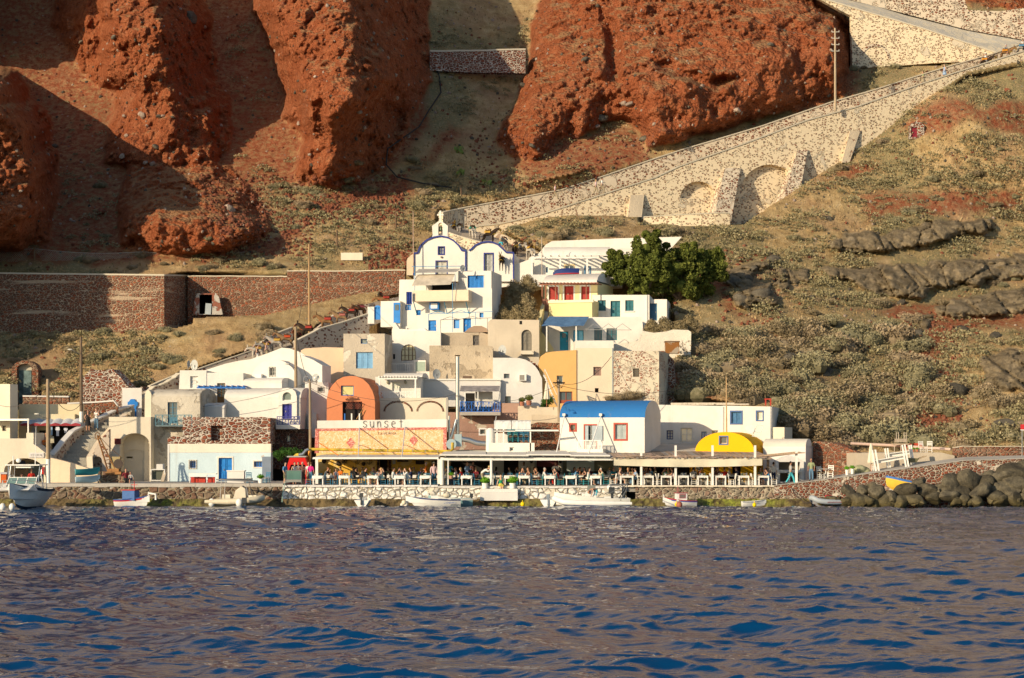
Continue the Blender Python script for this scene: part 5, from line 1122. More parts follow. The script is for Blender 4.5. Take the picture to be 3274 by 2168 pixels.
for u in (1322,1420,1490): m=MB(); x,c=b.L(u,962,-1.3); m.bar((x,-1.3,c-0.1),(x,-0.05,c-1.1),0.07); m.build('balcony_bracket',paint((0.05,0.25,0.4)),b.e)
AW=paint((0.56,0.49,0.39),0.9,0.2)
m=MB(); P=[(1317,914,-2.0),(1440,910,-2.0),(1455,876,-0.6),(1333,878,-0.6)]
def q3(b,P): return [(b.L(u,v,bb)[0],bb,b.L(u,v,bb)[1]) for u,v,bb in P]
for i in range(8):
 A,B,C,D=[Vector(p) for p in q3(b,P)]; f0=i/8;f1=(i+1)/8; m.add([A.lerp(B,f0),A.lerp(B,f1),D.lerp(C,f1),D.lerp(C,f0)],[(0,1,2,3)]);
m.build('striped_awning',AW,b.e)
m=MB(); P=[(1325,873,-1.2),(1458,870,-1.2),(1474,859,1.0),(1340,860,1.0)]; m.add(q3(b,P),[(0,1,2,3)]); m.build('upper_awning',paint((0.50,0.47,0.42),0.9,0.2),b.e)
m=MB();
for P in ([(1317,852,-1),(1480,851,-1)],[(1326,855,-1),(1326,930,-1.4)],[(1455,878,-0.8),(1455,930,-1.4)],[(1370,1004,-1.3),(1575,996,-1.3)],[(1370,1004,-1.3),(1370,1060,-1.3)],[(1520,998,-1.3),(1520,1040,-1.3)],[(1447,905,-2),(1447,1062,-1.6)],[(1370,1005,-1.3),(1400,994,-1.3),(1430,1003,-1.3),(1475,993,-1.3),(1500,1002,-1.3)]): m.tube(q3(b,P),0.03,5)
m.build('awning_frame',paint((0.10,0.30,0.52),0.6),b.e)
q=b.boxpx(1373,967,1402,989,-0.7,-0.003,paint(BLU2),'air_conditioner'); b.boxpx(1377,970,1398,986,-0.74,-0.703,WPAINT,'fan_panel',q)
b=Bld('blue_towel','dark blue towel hanging from the left end of the balcony','towel',1299,973,31.3)
m=MB(); a0,c0=b.L(1299,973);a1,c1=b.L(1317,933)
for i in range(6): xa=a0+(a1-a0)*i/6;xb=a0+(a1-a0)*(i+1)/6; m.add([(xa,0.06*(i%2),c0+wave(0.05)),(xb,0.06*((i+1)%2),c0),(xb,0.06*((i+1)%2),c1),(xa,0.06*(i%2),c1)],[(0,1,2,3)])
m.build('towel_cloth',paint((0.02,0.05,0.25),0.95,0.3),b.e)
# ---- right waterfront
b=Bld('blue_vaulted_house','white house with a bright blue barrel roof and red framed windows','house',1794,1449,8.2,-15)
b.wall(RC(1790,1335,2061,1452),b.side(2061,2112,1400),WHITE,[O('win',1825,1358,1839,1375,(0.30,0.24,0.12),nx=1,nz=1,sur=(0.45,0.08,0.05),sw=0.14),O('gdoor',1870,1360,1906,1449,(0.55,0.58,0.56),nx=2,nz=3,sur=(0.45,0.08,0.05),sw=0.1,leaf=None),O('shut',1967,1357,2002,1404,(0.42,0.48,0.48),n=2,sur=(0.45,0.08,0.05),sw=0.14)])
BROOF=stucco((0.03,0.17,0.44),0.12,(0.04,0.20,0.46),0.55,0.2); b.vaultx(1789,2062,1281,1336,b.side(2061,2112,1400),BROOF,endmat=WHITE)
for (u0,u1) in ((1871,1881),(1893,1926)): b.boxpx(u0,1361,u1,1408,-0.12,-0.05,paint((0.36,0.42,0.45),0.5),'shutter_leaf')
rail(b,1847,1926,1407,1438,-1.3,WPAINT,'v','balcony_railing',6); b.boxpx(1844,1436,1928,1450,-1.4,-0.05,WHITE,'balcony_slab')
for (u,uu) in ((1804,1779),(1921,1882)):
 m=MB(); p=b.L(u,1330,-0.1); q_=b.L(uu,1449,-3.6); m.tube([(p[0],-0.1,p[1]),(q_[0],-3.6,q_[1])],0.05,6); m.build('tie_rod',WPAINT,b.e)
 m=MB(); m.box(p[0]-0.12,p[0]+0.12,-0.25,-0.003,p[1],p[1]+0.2); m.build('rod_bracket',WHITE,b.e)
m=MB(); p=b.L(1820,1320,-0.3); m.tube([(p[0]-0.3,-0.02,p[1]+0.2),(p[0]-0.3,-0.3,p[1]+0.5),(p[0],-0.5,p[1]+0.35)],0.02,5); m.lathe([(0.04,0.1),(0.17,0)],10,0,(p[0],-0.5,p[1]+0.2)); m.build('roof_lamp',paint((0.03,0.12,0.3)),b.e)
b=Bld('long_white_annex','long flat roofed white building with blue windows and a white glazed double door','house',2100,1445,16,-13)
b.wall([(2095,1450),(2311,1450),(2311,1298),(2095,1294)],6,WHITE,[O('win',2131,1376,2152,1405,NAVY,nx=2,nz=3,g=(0.4,0.38,0.3)),O('gdoor',2176,1368,2214,1430,(0.74,0.72,0.66),nx=2,nz=3,g=(0.45,0.42,0.33)),O('win',2242,1380,2259,1406,(0.08,0.16,0.32),nx=2,nz=1,g=(0.12,0.2,0.35)),O('win',2276,1376,2296,1400,(0.5,0.46,0.38),nx=2,nz=2)],0.02)
b.wall([(2311,1450),(2468,1450),(2468,1300),(2311,1297)],b.side(2468,2500,1350),WHITE,[O('shut',2338,1317,2370,1353,(0.07,0.20,0.38),n=2,sur=(0.08,0.15,0.33),sw=0.12),O('win',2420,1316,2438,1343,(0.76,0.72,0.62),nx=1,nz=1,sur=(0.08,0.15,0.33),sw=0.1,g=(0.4,0.38,0.32))],0,'right_wall')
b.boxpx(2308,1300,2313,1400,-0.1,-0.003,WHITE2,'drainpipe')
m=MB()
for i in range(22):
 u=2130+random.random()*160; x,c=b.L(u,1293,0.3+i*0.2); m.box(x,x+1+random.random()*2,0.3+i*0.2,0.48+i*0.2,c-0.05,c+0.05+random.random()*0.1)
o=m.build('roof_planks',wood((0.55,0.48,0.38)),b.e)
b=Bld('yellow_dome_house','yellow arched house with a blue framed window half way behind the reed canopy','house',2225,1550,9,-16)
def fa(b,u0,u1,vt,vs,depth,mat,ops,vb): return b.facade_arch(u0,u1,vt,vb,vs,depth,mat,ops)
q=b.facade_arch(2222,2412,1381,1560,1445,7,GOLD,[O('win',2302,1397,2325,1419,(0.55,0.45,0.3),nx=1,nz=1,sur=(0.10,0.16,0.32),sw=0.1),O('dark',2340,1490,2368,1560)])
b.vroof=None
b=Bld('dining_back_wall','dark and golden back wall behind the guests under the reed canopy','wall',1995,1560,10.5,0)
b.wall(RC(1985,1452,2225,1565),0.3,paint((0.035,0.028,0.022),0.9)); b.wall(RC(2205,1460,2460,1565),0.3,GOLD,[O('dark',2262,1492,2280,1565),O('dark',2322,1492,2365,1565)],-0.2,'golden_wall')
b=Bld('cream_water_tank','plain cream masonry box on the roofs right of the white annex','tank',2461,1420,14,-25); b.wall(RC(2461,1366,2508,1440),b.side(2508,2533,1380),CREAM2)
b=Bld('twin_vault_bakehouse','low white building with two small rounded vault ends and slit windows','bakehouse',2450,1545,9,-22)
q=MB(); b.wall(RC(2440,1428,2576,1547),4.2,WHITE2,(),0.0)
b.vaultx(2439,2576,1403,1430,2.2,stucco((0.62,0.58,0.50),0.2),endmat=WHITE2); b.vaultx(2439,2576,1404,1430,2.2,stucco((0.62,0.58,0.50),0.2),b=2.22,endmat=WHITE2,name='rear_roof')
b=Bld('outdoor_oven','white outdoor grill hut with two open shelves beneath a pitched hood','oven',2479,1543,6,-4)
a=lambda u,v: b.L(u,v)
m=MB(); P=b.P([(2479,1545),(2570,1545),(2570,1475),(2555,1466),(2525,1456),(2497,1464),(2479,1474)]); h1=b.P([(2490,1503),(2558,1503),(2558,1477),(2490,1477)]);h2=b.P([(2494,1540),(2520,1540),(2520,1513),(2494,1513)]);h3=b.P([(2526,1540),(2556,1540),(2556,1513),(2526,1513)])
m.prism(P,0,1.4,[h1,h2,h3],reveal=0.9); m.build('hut_wall',WHITE2,b.e); m=MB(); m.prism([(p[0]*1.0,p[1]) for p in b.P([(2482,1544),(2567,1544),(2567,1476),(2482,1476)])],0.92,0.96); m.build('firebox_back',stucco((0.2,0.17,0.13),0.4),b.e)
b.boxpx(2484,1504,2566,1511,-0.15,-0.003,WHITE2,'shelf')
def pwall(name,label,cat,pts,thick,mat,capm=None,cap=0.12,nm='stone_face',jit=0.0,sub=1):
 """wall along a polyline; pts = (u, v_top, v_bottom, y)"""
 o0=W(pts[0][0],pts[0][2],pts[0][3]); e=empty(name,o0,0,label,cat); m=MB();c=MB()
 P=[]
 for i in range(len(pts)-1):
  for k in range(sub):
   t=k/sub; P.append([pts[i][j]*(1-t)+pts[i+1][j]*t for j in range(4)])
 P.append(list(pts[-1]))
 T=[W(p[0],p[1]+random.uniform(-jit,jit),p[3])-o0 for p in P]; B=[W(p[0],p[2],p[3])-o0 for p in P]
 for i in range(len(T)-1):
  t0,t1,b0,b1=T[i],T[i+1],B[i],B[i+1]; b0=Vector((t0.x,t0.y,b0.z-.8));b1=Vector((t1.x,t1.y,b1.z-.8)); n=(t1-t0).cross(Vector((0,0,1))); n.z=0; n.normalize(); n=-n if n.y<0 else n; n*=thick
  m.add([b0,b1,t1,t0,b0+n,b1+n,t1+n,t0+n],[(0,1,2,3),(5,4,7,6),(3,2,6,7),(1,5,6,2),(4,0,3,7)])
  if capm:
   f=n.normalized()*0.05; z=Vector((0,0,cap)); c.add([t0-f,t1-f,t1+n+f,t0+n+f,t0-f+z,t1-f+z,t1+n+f+z,t0+n+f+z],[(4,5,6,7),(0,1,5,4),(2,3,7,6),(1,2,6,5),(3,0,4,7)])
 m.build(nm,mat,e)
 if capm: c.build('cap',capm,e)
 return e
def sheet(name,railA,railB,mat,label=None,cat=None,kind=None,parent=None):
 m=MB(); A=[W(*p) for p in railA];B=[W(*p) for p in railB]; n=len(A)
 for a in A+B: pass
 m.add(A+B,[(i,i+1,n+i+1,n+i) for i in range(n-1)]); o=m.build(name,mat,parent); tag(o,label,cat,None,kind); return o
LIME=stucco((0.60,0.54,0.42),0.12)
pwall('terrace_retaining_wall','long red stone retaining wall in pale mortar courses on the left hillside','wall',[(-300,878,1075,44),(0,876,1060,43.5),(525,882,1050,43),(610,884,1030,49.5)],1.0,RED_WALL,LIME,0.16,sub=2)
pwall('upper_terrace_wall','rougher red stone wall with a dark ruined doorway running towards the church','wall',[(600,884,1010,48),(860,885,1000,47),(920,885,985,46.5)],0.8,RED_WALL2,LIME,0.1,jit=0.8,sub=6)
pwall('upper_terrace_wall','short higher stretch of red stone wall ending left of the church','wall',[(918,868,970,46.2),(1150,868,930,45.5),(1295,865,912,45)],0.8,RED_WALL2,LIME,0.1,jit=0.8,sub=6)
b=Bld('ruined_doorway','dark doorway with a broken blue grey door leaf in the red stone wall','doorway',634,1003,46.4)
b.wall([(618,1006),(712,1006),(700,950),(690,938),(630,938),(622,960)],0.3,stucco((0.50,0.47,0.42),0.3,(0.30,0.12,0.08),0.5,1.0),[('dark',637,942,678,1004,{})]); q=b.boxpx(655,968,674,1003,-0.1,-0.02,paint((0.36,0.42,0.45)),'broken_door'); q.rotation_euler=(0,R(4),0)
b=Bld('stone_cellar','red stone arched cellar front with a faded green blue door above the corner house','cellar',38,1265,27)
m=MB(); a0,c0=b.L(37,1290);a1,_=b.L(122,1290);_,c1=b.L(80,1152); d0,e0=b.L(54,1290);d1,_=b.L(102,1290);_,e1=b.L(78,1163)
m.prism(arch(a0,a1,c0,c1,12,0.8),0,1.5,[arch(d0,d1,c0+0.003,e1,10,0.7)],reveal=0.6); m.build('stone_face',RED_WALL2,b.e); m=MB(); m.box(d0-.1,d1+.1,0.62,0.7,c0,e1+.1); m.build('lintel_wall',stucco((0.5,0.46,0.36),0.2),b.e)
b.boxpx(61,1184,100,1290,0.5,0.6,paint((0.16,0.24,0.24),0.7,0.5),'door')
pwall('collapsed_stone_wall','collapsed red stone wall against the tuff bank above the broad steps','wall',[(262,1212,1290,24),(290,1178,1292,24),(310,1186,1292,24),(335,1182,1292,24),(360,1180,1292,24),(392,1215,1292,23.5),(420,1245,1295,23),(455,1238,1295,22.5)],1.0,RED_RUIN,None,jit=2.5,sub=5)
sheet('donkey_path',[(420,1270,19.5),(560,1232,21.5),(700,1188,23.5),(830,1142,25.7),(930,1118,28),(960,1106,29),(1000,1086,30.2),(1100,1048,32.2),(1185,1016,34)],[(430,1258,22.5),(560,1220,24.5),(700,1175,26.5),(830,1130,28.7),(905,1103,31),(940,1090,32),(1000,1066,33.5),(1100,1030,35.5),(1190,1004,37.5)],stucco((0.42,0.36,0.28),0.3),None,None,'structure')
pwall('path_wall','rubble and limewash wall below the line of saddled donkeys, with a blind arch','wall',[(948,1092,1119,27.6),(1000,1066,1122,29),(1023,1053,1122,29.6),(1091,1034,1120,31.4),(1140,1018,1110,32.6),(1181,1004,1090,33.5)],0.4,PATHW,LIME,0.1)
pwall('path_side_wall','low whitewashed rubble wall on the uphill side of the donkey path','wall',[(480,1236,1262,24.5),(573,1196,1230,26.5),(640,1179,1212,27.5),(811,1120,1150,30.2),(858,1079,1125,31.4),(936,1047,1100,33)],0.4,PATHW,LIME,0.08,jit=0.8,sub=3)
pwall('path_side_wall','low cobbled bank wall on the uphill side just left of the big white house','wall',[(1000,1060,1085,35.3),(1080,1000,1050,37.4),(1150,975,1030,39),(1230,960,1000,40.2),(1275,950,1000,41)],0.4,PATHW,None,jit=1.2,sub=4)
pwall('zigzag_stone_wall','limewashed rubble wall climbing behind the white block house','wall',[(445,1290,1300,18),(470,1262,1300,18.6),(495,1238,1290,19.4),(520,1232,1290,20),(560,1210,1280,21.4),(575,1196,1280,22)],0.4,PATHW,LIME,0.1,jit=1.0,sub=3)
pwall('gully_wall','stone wall closing the gully between the red cliffs','wall',[(1375,166,205,87.5),(1530,164,212,88.5),(1680,160,214,90)],1.0,RED_RUIN,LIME,0.2,jit=0.8,sub=5)
# ---------------- the great ramp
rb=Bld('stone_ramp','great limewashed rubble ramp climbing to the right with arches and buttresses','ramp',1430,745,62,18.7)
def rampdepth(u): return 62+0.3385*((((u-U0)*(150+62+(u-1430)*0.0135)/FP))+7.05)
ft=[(1460,742),(1530,722),(1597,715),(1714,689),(1837,650),(1969,607),(2097,566),(2174,530),(2378,459),(2582,383),(2735,342),(2950,265),(3092,219),(3271,163),(3420,118)]
fb=[(3420,150),(3271,192),(3120,215),(3041,255),(2990,296),(2914,352),(2873,439),(2771,469),(2700,500),(2608,551),(2511,655),(2400,715),(2327,720),(2174,724),(2110,700),(1995,690),(1900,682),(1755,695),(1663,703),(1560,752),(1460,760)]
def harch(u0,u1,vt,vb,n=12):
 r=[(u0,vb),(u1,vb)]
 for i in range(n+1): t=math.pi*i/n; r.append(((u0+u1)/2+(u1-u0)/2*math.cos(t),vb-(vb-vt)*math.sin(t)))
 return r
A1=harch(2174,2292,580,634); A2=[(2400,640),(2372,600),(2378,575),(2395,552),(2415,538),(2440,528),(2465,526),(2490,532),(2515,540),(2525,560),(2520,600),(2505,640),(2440,668)]
m=MB(); m.prism(rb.P(ft+[(u,v+13) for u,v in fb]),0,0.7,[rb.P(A1),rb.P(A2)],reveal=0.7); m.build('front_wall',RAMP,rb.e)
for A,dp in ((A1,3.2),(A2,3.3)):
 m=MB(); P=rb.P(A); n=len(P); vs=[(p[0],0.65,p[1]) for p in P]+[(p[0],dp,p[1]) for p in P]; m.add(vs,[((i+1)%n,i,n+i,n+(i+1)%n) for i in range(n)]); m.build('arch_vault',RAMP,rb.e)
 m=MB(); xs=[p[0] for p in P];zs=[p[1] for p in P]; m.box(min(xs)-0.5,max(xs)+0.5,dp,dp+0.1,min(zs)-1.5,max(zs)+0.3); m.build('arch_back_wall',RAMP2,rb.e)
bt_=[(1398,679),(1485,663),(1640,635),(1791,607),(1918,566),(2097,505),(2174,480),(2430,404),(2654,327),(2800,285),(2939,240),(3041,209),(3169,173),(3290,130),(3420,85)]
low=[(u,v+90) for u,v in reversed(bt_)]
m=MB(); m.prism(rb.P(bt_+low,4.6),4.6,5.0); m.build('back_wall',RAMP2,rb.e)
m=MB(); P=rb.P([(u,v-1.5) for u,v in bt_]+[(u,v+2) for u,v in reversed(bt_)],4.6); m.prism(P,4.5,5.1); m.build('back_wall_cap',LIME,rb.e)
m=MB(); P=rb.P([(u,v-1.5) for u,v in ft]+[(u,v+2.5) for u,v in reversed(ft)],0); m.prism(P,-0.08,0.78); m.build('front_wall_cap',LIME,rb.e)
fl=rb.P([(u,v+20) for u,v in ft],0); m=MB(); n=len(fl); m.add([(p[0],0.5,p[1]) for p in fl]+[(p[0],4.7,p[1]+0.05) for p in fl],[(i,i+1,n+i+1,n+i) for i in range(n-1)]); m.build('ramp_floor',stucco((0.62,0.54,0.42),0.15),rb.e)
for (tl,tr,br,bl_,out) in (((2318,537),(2368,537),(2337,708),(2281,700),3.4),((2550,480),(2583,478),(2550,652),(2496,660),3.2),((2718,418),(2751,417),(2716,520),(2692,520),1.0),((2016,624),(2060,622),(2052,694),(2008,694),1.2)):
 m=MB(); T=[rb.L(*tl,-0.15),rb.L(*tr,-0.15)]; Bq=[rb.L(*bl_,-out),rb.L(*br,-out)]
 vs=[(Bq[0][0],-out,Bq[0][1]),(Bq[1][0],-out,Bq[1][1]),(T[1][0],-0.15,T[1][1]),(T[0][0],-0.15,T[0][1]),(Bq[0][0],0.0,Bq[0][1]-1),(Bq[1][0],0.0,Bq[1][1]-1),(T[1][0],0.0,T[1][1]),(T[0][0],0.0,T[0][1])]
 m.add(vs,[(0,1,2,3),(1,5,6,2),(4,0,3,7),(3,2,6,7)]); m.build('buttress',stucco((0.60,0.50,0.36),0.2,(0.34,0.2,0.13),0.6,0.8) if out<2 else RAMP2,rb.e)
pwall('low_stone_wall','low limewashed rubble wall at the foot of the two ramp arches','wall',[(2058,695,715,66),(2174,688,722,66),(2290,682,724,66.5),(2334,683,712,67)],0.8,RAMP,LIME,0.1)
pwall('turning_wall','curved rubble wall in shade around the turning place where donkeys wait','wall',[(1416,682,760,60.5),(1440,676,790,62.5),(1485,668,790,64.5)],0.5,RAMP,LIME,0.12)
sheet('donkey_yard',[(1405,752,50.5),(1455,776,50),(1520,800,50),(1580,822,49.5),(1640,850,48),(1720,880,47.2)],[(1430,716,58),(1490,732,59.5),(1560,750,58.5),(1610,770,57),(1680,800,55),(1740,835,52)],stucco((0.50,0.42,0.32),0.25),None,None,'structure')
pwall('yard_wall','low cream rubble wall sloping down behind the church roofs','wall',[(1432,744,800,49.5),(1470,757,800,49.2),(1530,774,810,49),(1600,795,830,48.2)],0.4,RAMP,LIME,0.1)
pwall('yard_back_wall','rough pale wall behind the waiting donkeys below the shrubs','wall',[(1560,742,775,59.8),(1612,752,800,58.5),(1660,775,815,56.5),(1735,815,850,53.5)],0.4,stucco((0.62,0.53,0.40),0.3,(0.35,0.25,0.18),0.6,0.9),None,jit=1,sub=4)
ub=Bld('upper_ramp','upper leg of the limewashed ramp with a blind arch above the utility pole','ramp',2725,209,92,6)
m=MB(); m.prism(ub.P([(2643,0),(2771,38),(2939,87),(3092,138),(3190,170),(3150,196),(3011,200),(2725,220),(2722,51),(2690,35),(2600,-14)]),0,0.8); m.build('front_wall',RAMP,ub.e)
m=MB(); m.prism(ub.P([(2600,-14),(2643,-2),(2771,36),(2939,85),(3092,136),(3190,168),(3188,172),(3092,140),(2939,89),(2771,40),(2643,2),(2600,-10)]),-0.1,0.9); m.build('wall_cap',LIME,ub.e)
m=MB(); ar=[ub.L(2798+44*math.cos(math.pi*i/14)-0,188-44*math.sin(math.pi*i/14),-0.03) for i in range(15)]
for p,q_ in zip(ar[:-1],ar[1:]): m.bar((p[0],-0.03,p[1]),(q_[0],-0.03,q_[1]),0.1,0.35)
m.build('blind_arch',RAMP2,ub.e)
m=MB(); m.prism(ub.P([(2560,-90),(2900,-70),(3085,0),(3095,32),(3200,36),(3274,25),(3420,22),(3420,165),(3274,128),(3092,95),(2880,40),(2700,-5),(2560,-40)],6),6,6.6); m.build('upper_wall',RAMP2,ub.e)
A=ub.P([(2560,-20),(2643,4),(2771,42),(2939,91),(3092,142),(3200,178),(3420,215)],0.8); B=ub.P([(2560,-40),(2700,-3),(2800,20),(2900,50),(3092,98),(3274,131),(3420,168)],6.0)
m=MB(); n=len(A); m.add([(p[0],0.6,p[1]) for p in A]+[(p[0],6.02,p[1]) for p in B],[(i,i+1,n+i+1,n+i) for i in range(n-1)]); m.build('cobbled_way',stucco((0.60,0.55,0.45),0.25,(0.78,0.68,0.50),0.5),ub.e)
# ---------------- right shore path
pathT=[(2475,1553,-0.1),(2585,1541,-0.2),(2732,1521,-0.4),(2891,1499,-0.6),(3083,1473,-0.8),(3274,1467,-1.0),(3700,1462,-3)]
pathB=[(2475,1548,4),(2585,1534,3.6),(2732,1510,3.4),(2891,1488,3.4),(3083,1461,3.5),(3274,1456,3.5),(3700,1452,2)]
sheet('shore_path',pathT,pathB,CONC,None,None,'structure')
pwall('shore_wall','long rubble sea wall of red stones under the rising path on the right','wall',[(u,v,v2,y-0.05) for (u,v,y),v2 in zip(pathT,(1612,1615,1618,1620,1620,1622,1640))],0.6,rubble(SC_RD,SC_BR,SC_OR,(0.50,0.43,0.34),3.3,0.07,0.0,1.5,1.0,0.0,plaster=(0.62,0.55,0.45),pt=0.57),CONC,0.04,sub=4)
pwall('red_bank_wall','red stone bank wall behind the path at the right edge','wall',[(3050,1432,1463,5),(3080,1428,1460,5),(3274,1428,1456,5),(3500,1430,1456,4.4)],0.6,RED_WALL2,LIME,0.05,jit=1.2,sub=5)
pwall('concrete_terrace','bare concrete terrace wall behind the tilted white tables','terrace wall',[(2740,1449,1520,4.2),(2900,1447,1500,4.4),(3010,1447,1480,4.6),(3052,1457,1472,4.7)],6,stucco((0.54,0.46,0.35),0.18))
pwall('shaded_rubble_bank','tumbledown rubble wall in shade between the bakehouse and the concrete terrace','wall',[(2600,1410,1545,10),(2660,1416,1535,9),(2700,1430,1525,8),(2745,1445,1515,7.5)],1.0,RED_WALL2,None,jit=3,sub=6)
# ---------------- rocks
def rockmesh(name,seed,mat,sub=3,squash=(1,1,0.8),facet=0.95):
 import bmesh
 bm=bmesh.new(); bmesh.ops.create_icosphere(bm,subdivisions=sub,radius=1)
 co_=np.array([v.co[:] for v in bm.verts]); rs=np.random.RandomState(seed)
 pl=rs.normal(size=(11,3)); pl/=np.linalg.norm(pl,axis=1)[:,None]; dd=rs.uniform(0.5,0.92,11)
 r=np.ones(len(co_))
 for p_,d_ in zip(pl,dd):
  dt=co_@p_; r=np.where(dt>1e-3,np.minimum(r,d_/np.maximum(dt,1e-3)),r)
 r=facet*r+(1-facet)*0.9
 n=fbm(co_[:,0]*1.6+seed*7,co_[:,1]*1.6,co_[:,2]*1.6,4,0.55,seed)-0.5
 co_=co_*(r+n*0.28)[:,None]*np.array(squash)
 for v,c in zip(bm.verts,co_): v.co=c
 me=bpy.data.meshes.new(name); bm.to_mesh(me); bm.free(); me.materials.append(mat);
 me.polygons.foreach_set('use_smooth',[True]*len(me.polygons)); me.update(); me.set_sharp_from_angle(angle=R(32)); return me
def rockmat(nm,c1,c2,c3,weed=False):
 t=NT(nm); v=t.geo(); o=t.co(); n=t.noise(v,1.4,6,0.65); n2=t.noise(v,7,4,0.7)
 oi=t.n.new('ShaderNodeObjectInfo')
 c=t.ramp(n,[(0.3,c1),(0.5,c2),(0.72,c3)]); c=t.mix(1.0,c,t.ramp(n2,[(0.3,0.65),(0.7,1.15)]),'MULTIPLY')
 c=t.mix(1.0,c,t.ramp(oi.outputs['Random'],[(0,0.7),(1,1.25)]),'MULTIPLY')
 if weed:
  sx=t.n.new('ShaderNodeSeparateXYZ'); t.lk(v,sx.inputs[0]); k=t.math('SUBTRACT',0.85,sx.outputs[2]); k=t.math('MULTIPLY',k,1.2,clamp=True)
  c=t.mix(t.math('MULTIPLY',k,t.ramp(n2,[(0.4,0.3),(0.65,0.9)])),c,(0.13,0.10,0.025))
 return t.out(c,0.9,t.bump(t.math('ADD',n,t.math('MULTIPLY',n2,0.4)),0.8,0.2),0.15)
RK_D=rockmat('dark_lava_rock',(0.05,0.045,0.035),(0.11,0.095,0.065),(0.18,0.155,0.10),True)
RK_S=rockmat('slope_lava_rock',(0.06,0.052,0.042),(0.12,0.105,0.08),(0.19,0.165,0.12))
RK_R=rockmat('red_rock',(0.16,0.05,0.03),(0.26,0.09,0.05),(0.33,0.16,0.10)); RK_P=rockmat('pale_rock',(0.30,0.22,0.17),(0.42,0.32,0.25),(0.52,0.43,0.34))
rkD=[rockmesh('boulder',i+1,RK_D) for i in range(6)]; rkS=[rockmesh('boulder',i+21,RK_S,3,(1,0.9,0.75),0.75) for i in range(5)]
rkR=[rockmesh('boulder',i+41,RK_R,2) for i in range(3)]; rkP=[rockmesh('boulder',i+61,RK_P,2) for i in range(3)]
def rock(me,p,r,label,group,sz=(1,1,1),name='boulder'):
 o=bpy.data.objects.new(name,me); col.objects.link(o); o.location=p; o.rotation_euler=(wave(0.5),wave(0.5),random.uniform(0,6.28)); o.scale=(r*sz[0],r*sz[1],r*sz[2])
 return tag(o,label,'boulder',group)
random.seed(11)
SB=[(2735,1598,34),(2772,1604,30),(2700,1606,26),(2805,1580,36),(2760,1570,24),(2835,1602,30),(2850,1597,34),(2898,1574,36),(2880,1606,26),(2920,1600,28),(2985,1592,30),(2965,1568,36),(3010,1560,28),(3040,1550,40),(3035,1590,30),(3075,1570,34),(3085,1600,24),(3100,1540,44),(3140,1575,38),(3150,1545,34),(3125,1604,28),(3180,1590,32),(3185,1560,30),(3205,1530,34),(3235,1515,46),(3225,1570,40),(3260,1550,46),(3250,1598,36),(3268,1495,34),(3290,1580,40),(3165,1525,26),(3060,1606,20),(3205,1604,24),(2800,1608,20),(2945,1608,20),(2660,1602,26),(2630,1604,20),(2715,1570,22),(2785,1555,18),(2940,1545,22),(3330,1540,60),(3360,1600,50)]+[(2640+i*21+random.uniform(-8,8),1608-random.random()*(10+i*1.6),random.uniform(11,20)) for i in range(31)]
for i,(u,v,r) in enumerate(sorted(SB,key=lambda t:t[1])):
 y=-1.2-(v-1500)/110*2.6; p=W(u,v,y)
 big='big' if r>=38 else ('medium' if r>=27 else 'small')
 rock(rkD[i%6],p,r/41.0*random.uniform(0.95,1.35),big+' dark wet lava boulder among the heaped rocks at the right waterline',big+' boulders along the right shore',(1.1,0.9,0.85))
SL=[(2583,1050,38,'upright slab'),(2625,1062,40,'rounded'),(2565,1080,26,'small'),(2525,1110,34,'pale'),(2530,1150,44,'broad'),(2640,1190,30,'low'),(2915,1085,34,'cracked'),(2940,1070,26,'cracked'),(2905,1060,24,'cracked'),(2820,1065,26,'dark'),(2850,1075,24,'dark'),(2870,1050,22,'dark'),(3060,1260,58,'huge round'),(3225,1370,56,'big slanting flat'),(2630,1196,28,'low'),(3080,1060,30,'dull'),(3180,1075,30,'dull'),(2640,1425,10,'tiny'),(2345,900,28,'angular'),(2395,890,22,'angular'),(2375,960,34,'angular'),(2440,940,42,'angular'),(2410,860,20,'angular'),(2470,830,30,'angular'),(2660,950,26,'leaning'),(2600,955,20,'leaning'),(2880,970,24,'flat'),(2650,700,18,'jagged'),(610,55,36,'big grey'),(1870,192,20,'rounded grey')]
for i,(u,v,r,kd) in enumerate(SL):
 p=ground(u,v); s_=(p.y+CD)/FP
 sd_='near the big grey gully' if u<1000 else ('in the right red cliff' if u<2000 else ('above the lava ledges' if v<800 else ('by the lava ledges' if v<1000 else ('on the scrub slope' if u<2700 else 'on the far right slope'))))
 rock(rkS[i%5],p+Vector((0,0.2,0)),r*s_,kd+' lava boulder '+sd_,'lava boulders on the hillside',(1.05,0.8,0.8))
RL=[(450,365,14,'P'),(460,372,16,'P'),(395,500,17,'P'),(490,525,14,'P'),(955,395,13,'P'),(1010,247,10,'P'),(1147,357,13,'P'),(2357,352,14,'P'),(2015,335,16,'P'),(1995,332,15,'P'),(365,120,14,'S'),(260,136,11,'S'),(500,470,13,'S'),(407,435,11,'P'),(1910,405,11,'P'),(1925,377,26,'S'),(1640,472,10,'P'),(2465,143,12,'S'),(2240,140,10,'S'),(2240,230,9,'P'),(3220,290,12,'R'),(510,372,12,'S'),(945,295,10,'S'),(975,293,10,'S'),(730,670,26,'P'),(325,680,22,'R'),(175,470,16,'S'),(2060,445,20,'S'),(1702,467,13,'S'),(1675,275,15,'S')]
for i,(u,v,r,k) in enumerate(RL):
 p=ground(u,v); s_=(p.y+CD)/FP; nm={'P':'pale pinkish','S':'dark grey','R':'reddish'}[k]
 rock({'P':rkP,'S':rkS,'R':rkR}[k][i%3],p-Vector((0,0.1,0)),r*s_,nm+' stone lodged in the red scoria cliff'+(' on the left' if u<800 else (' in the middle' if u<1500 else ' on the right')),nm+' stones lodged in the red cliffs',(1.1,0.9,0.8),'lodged_stone')
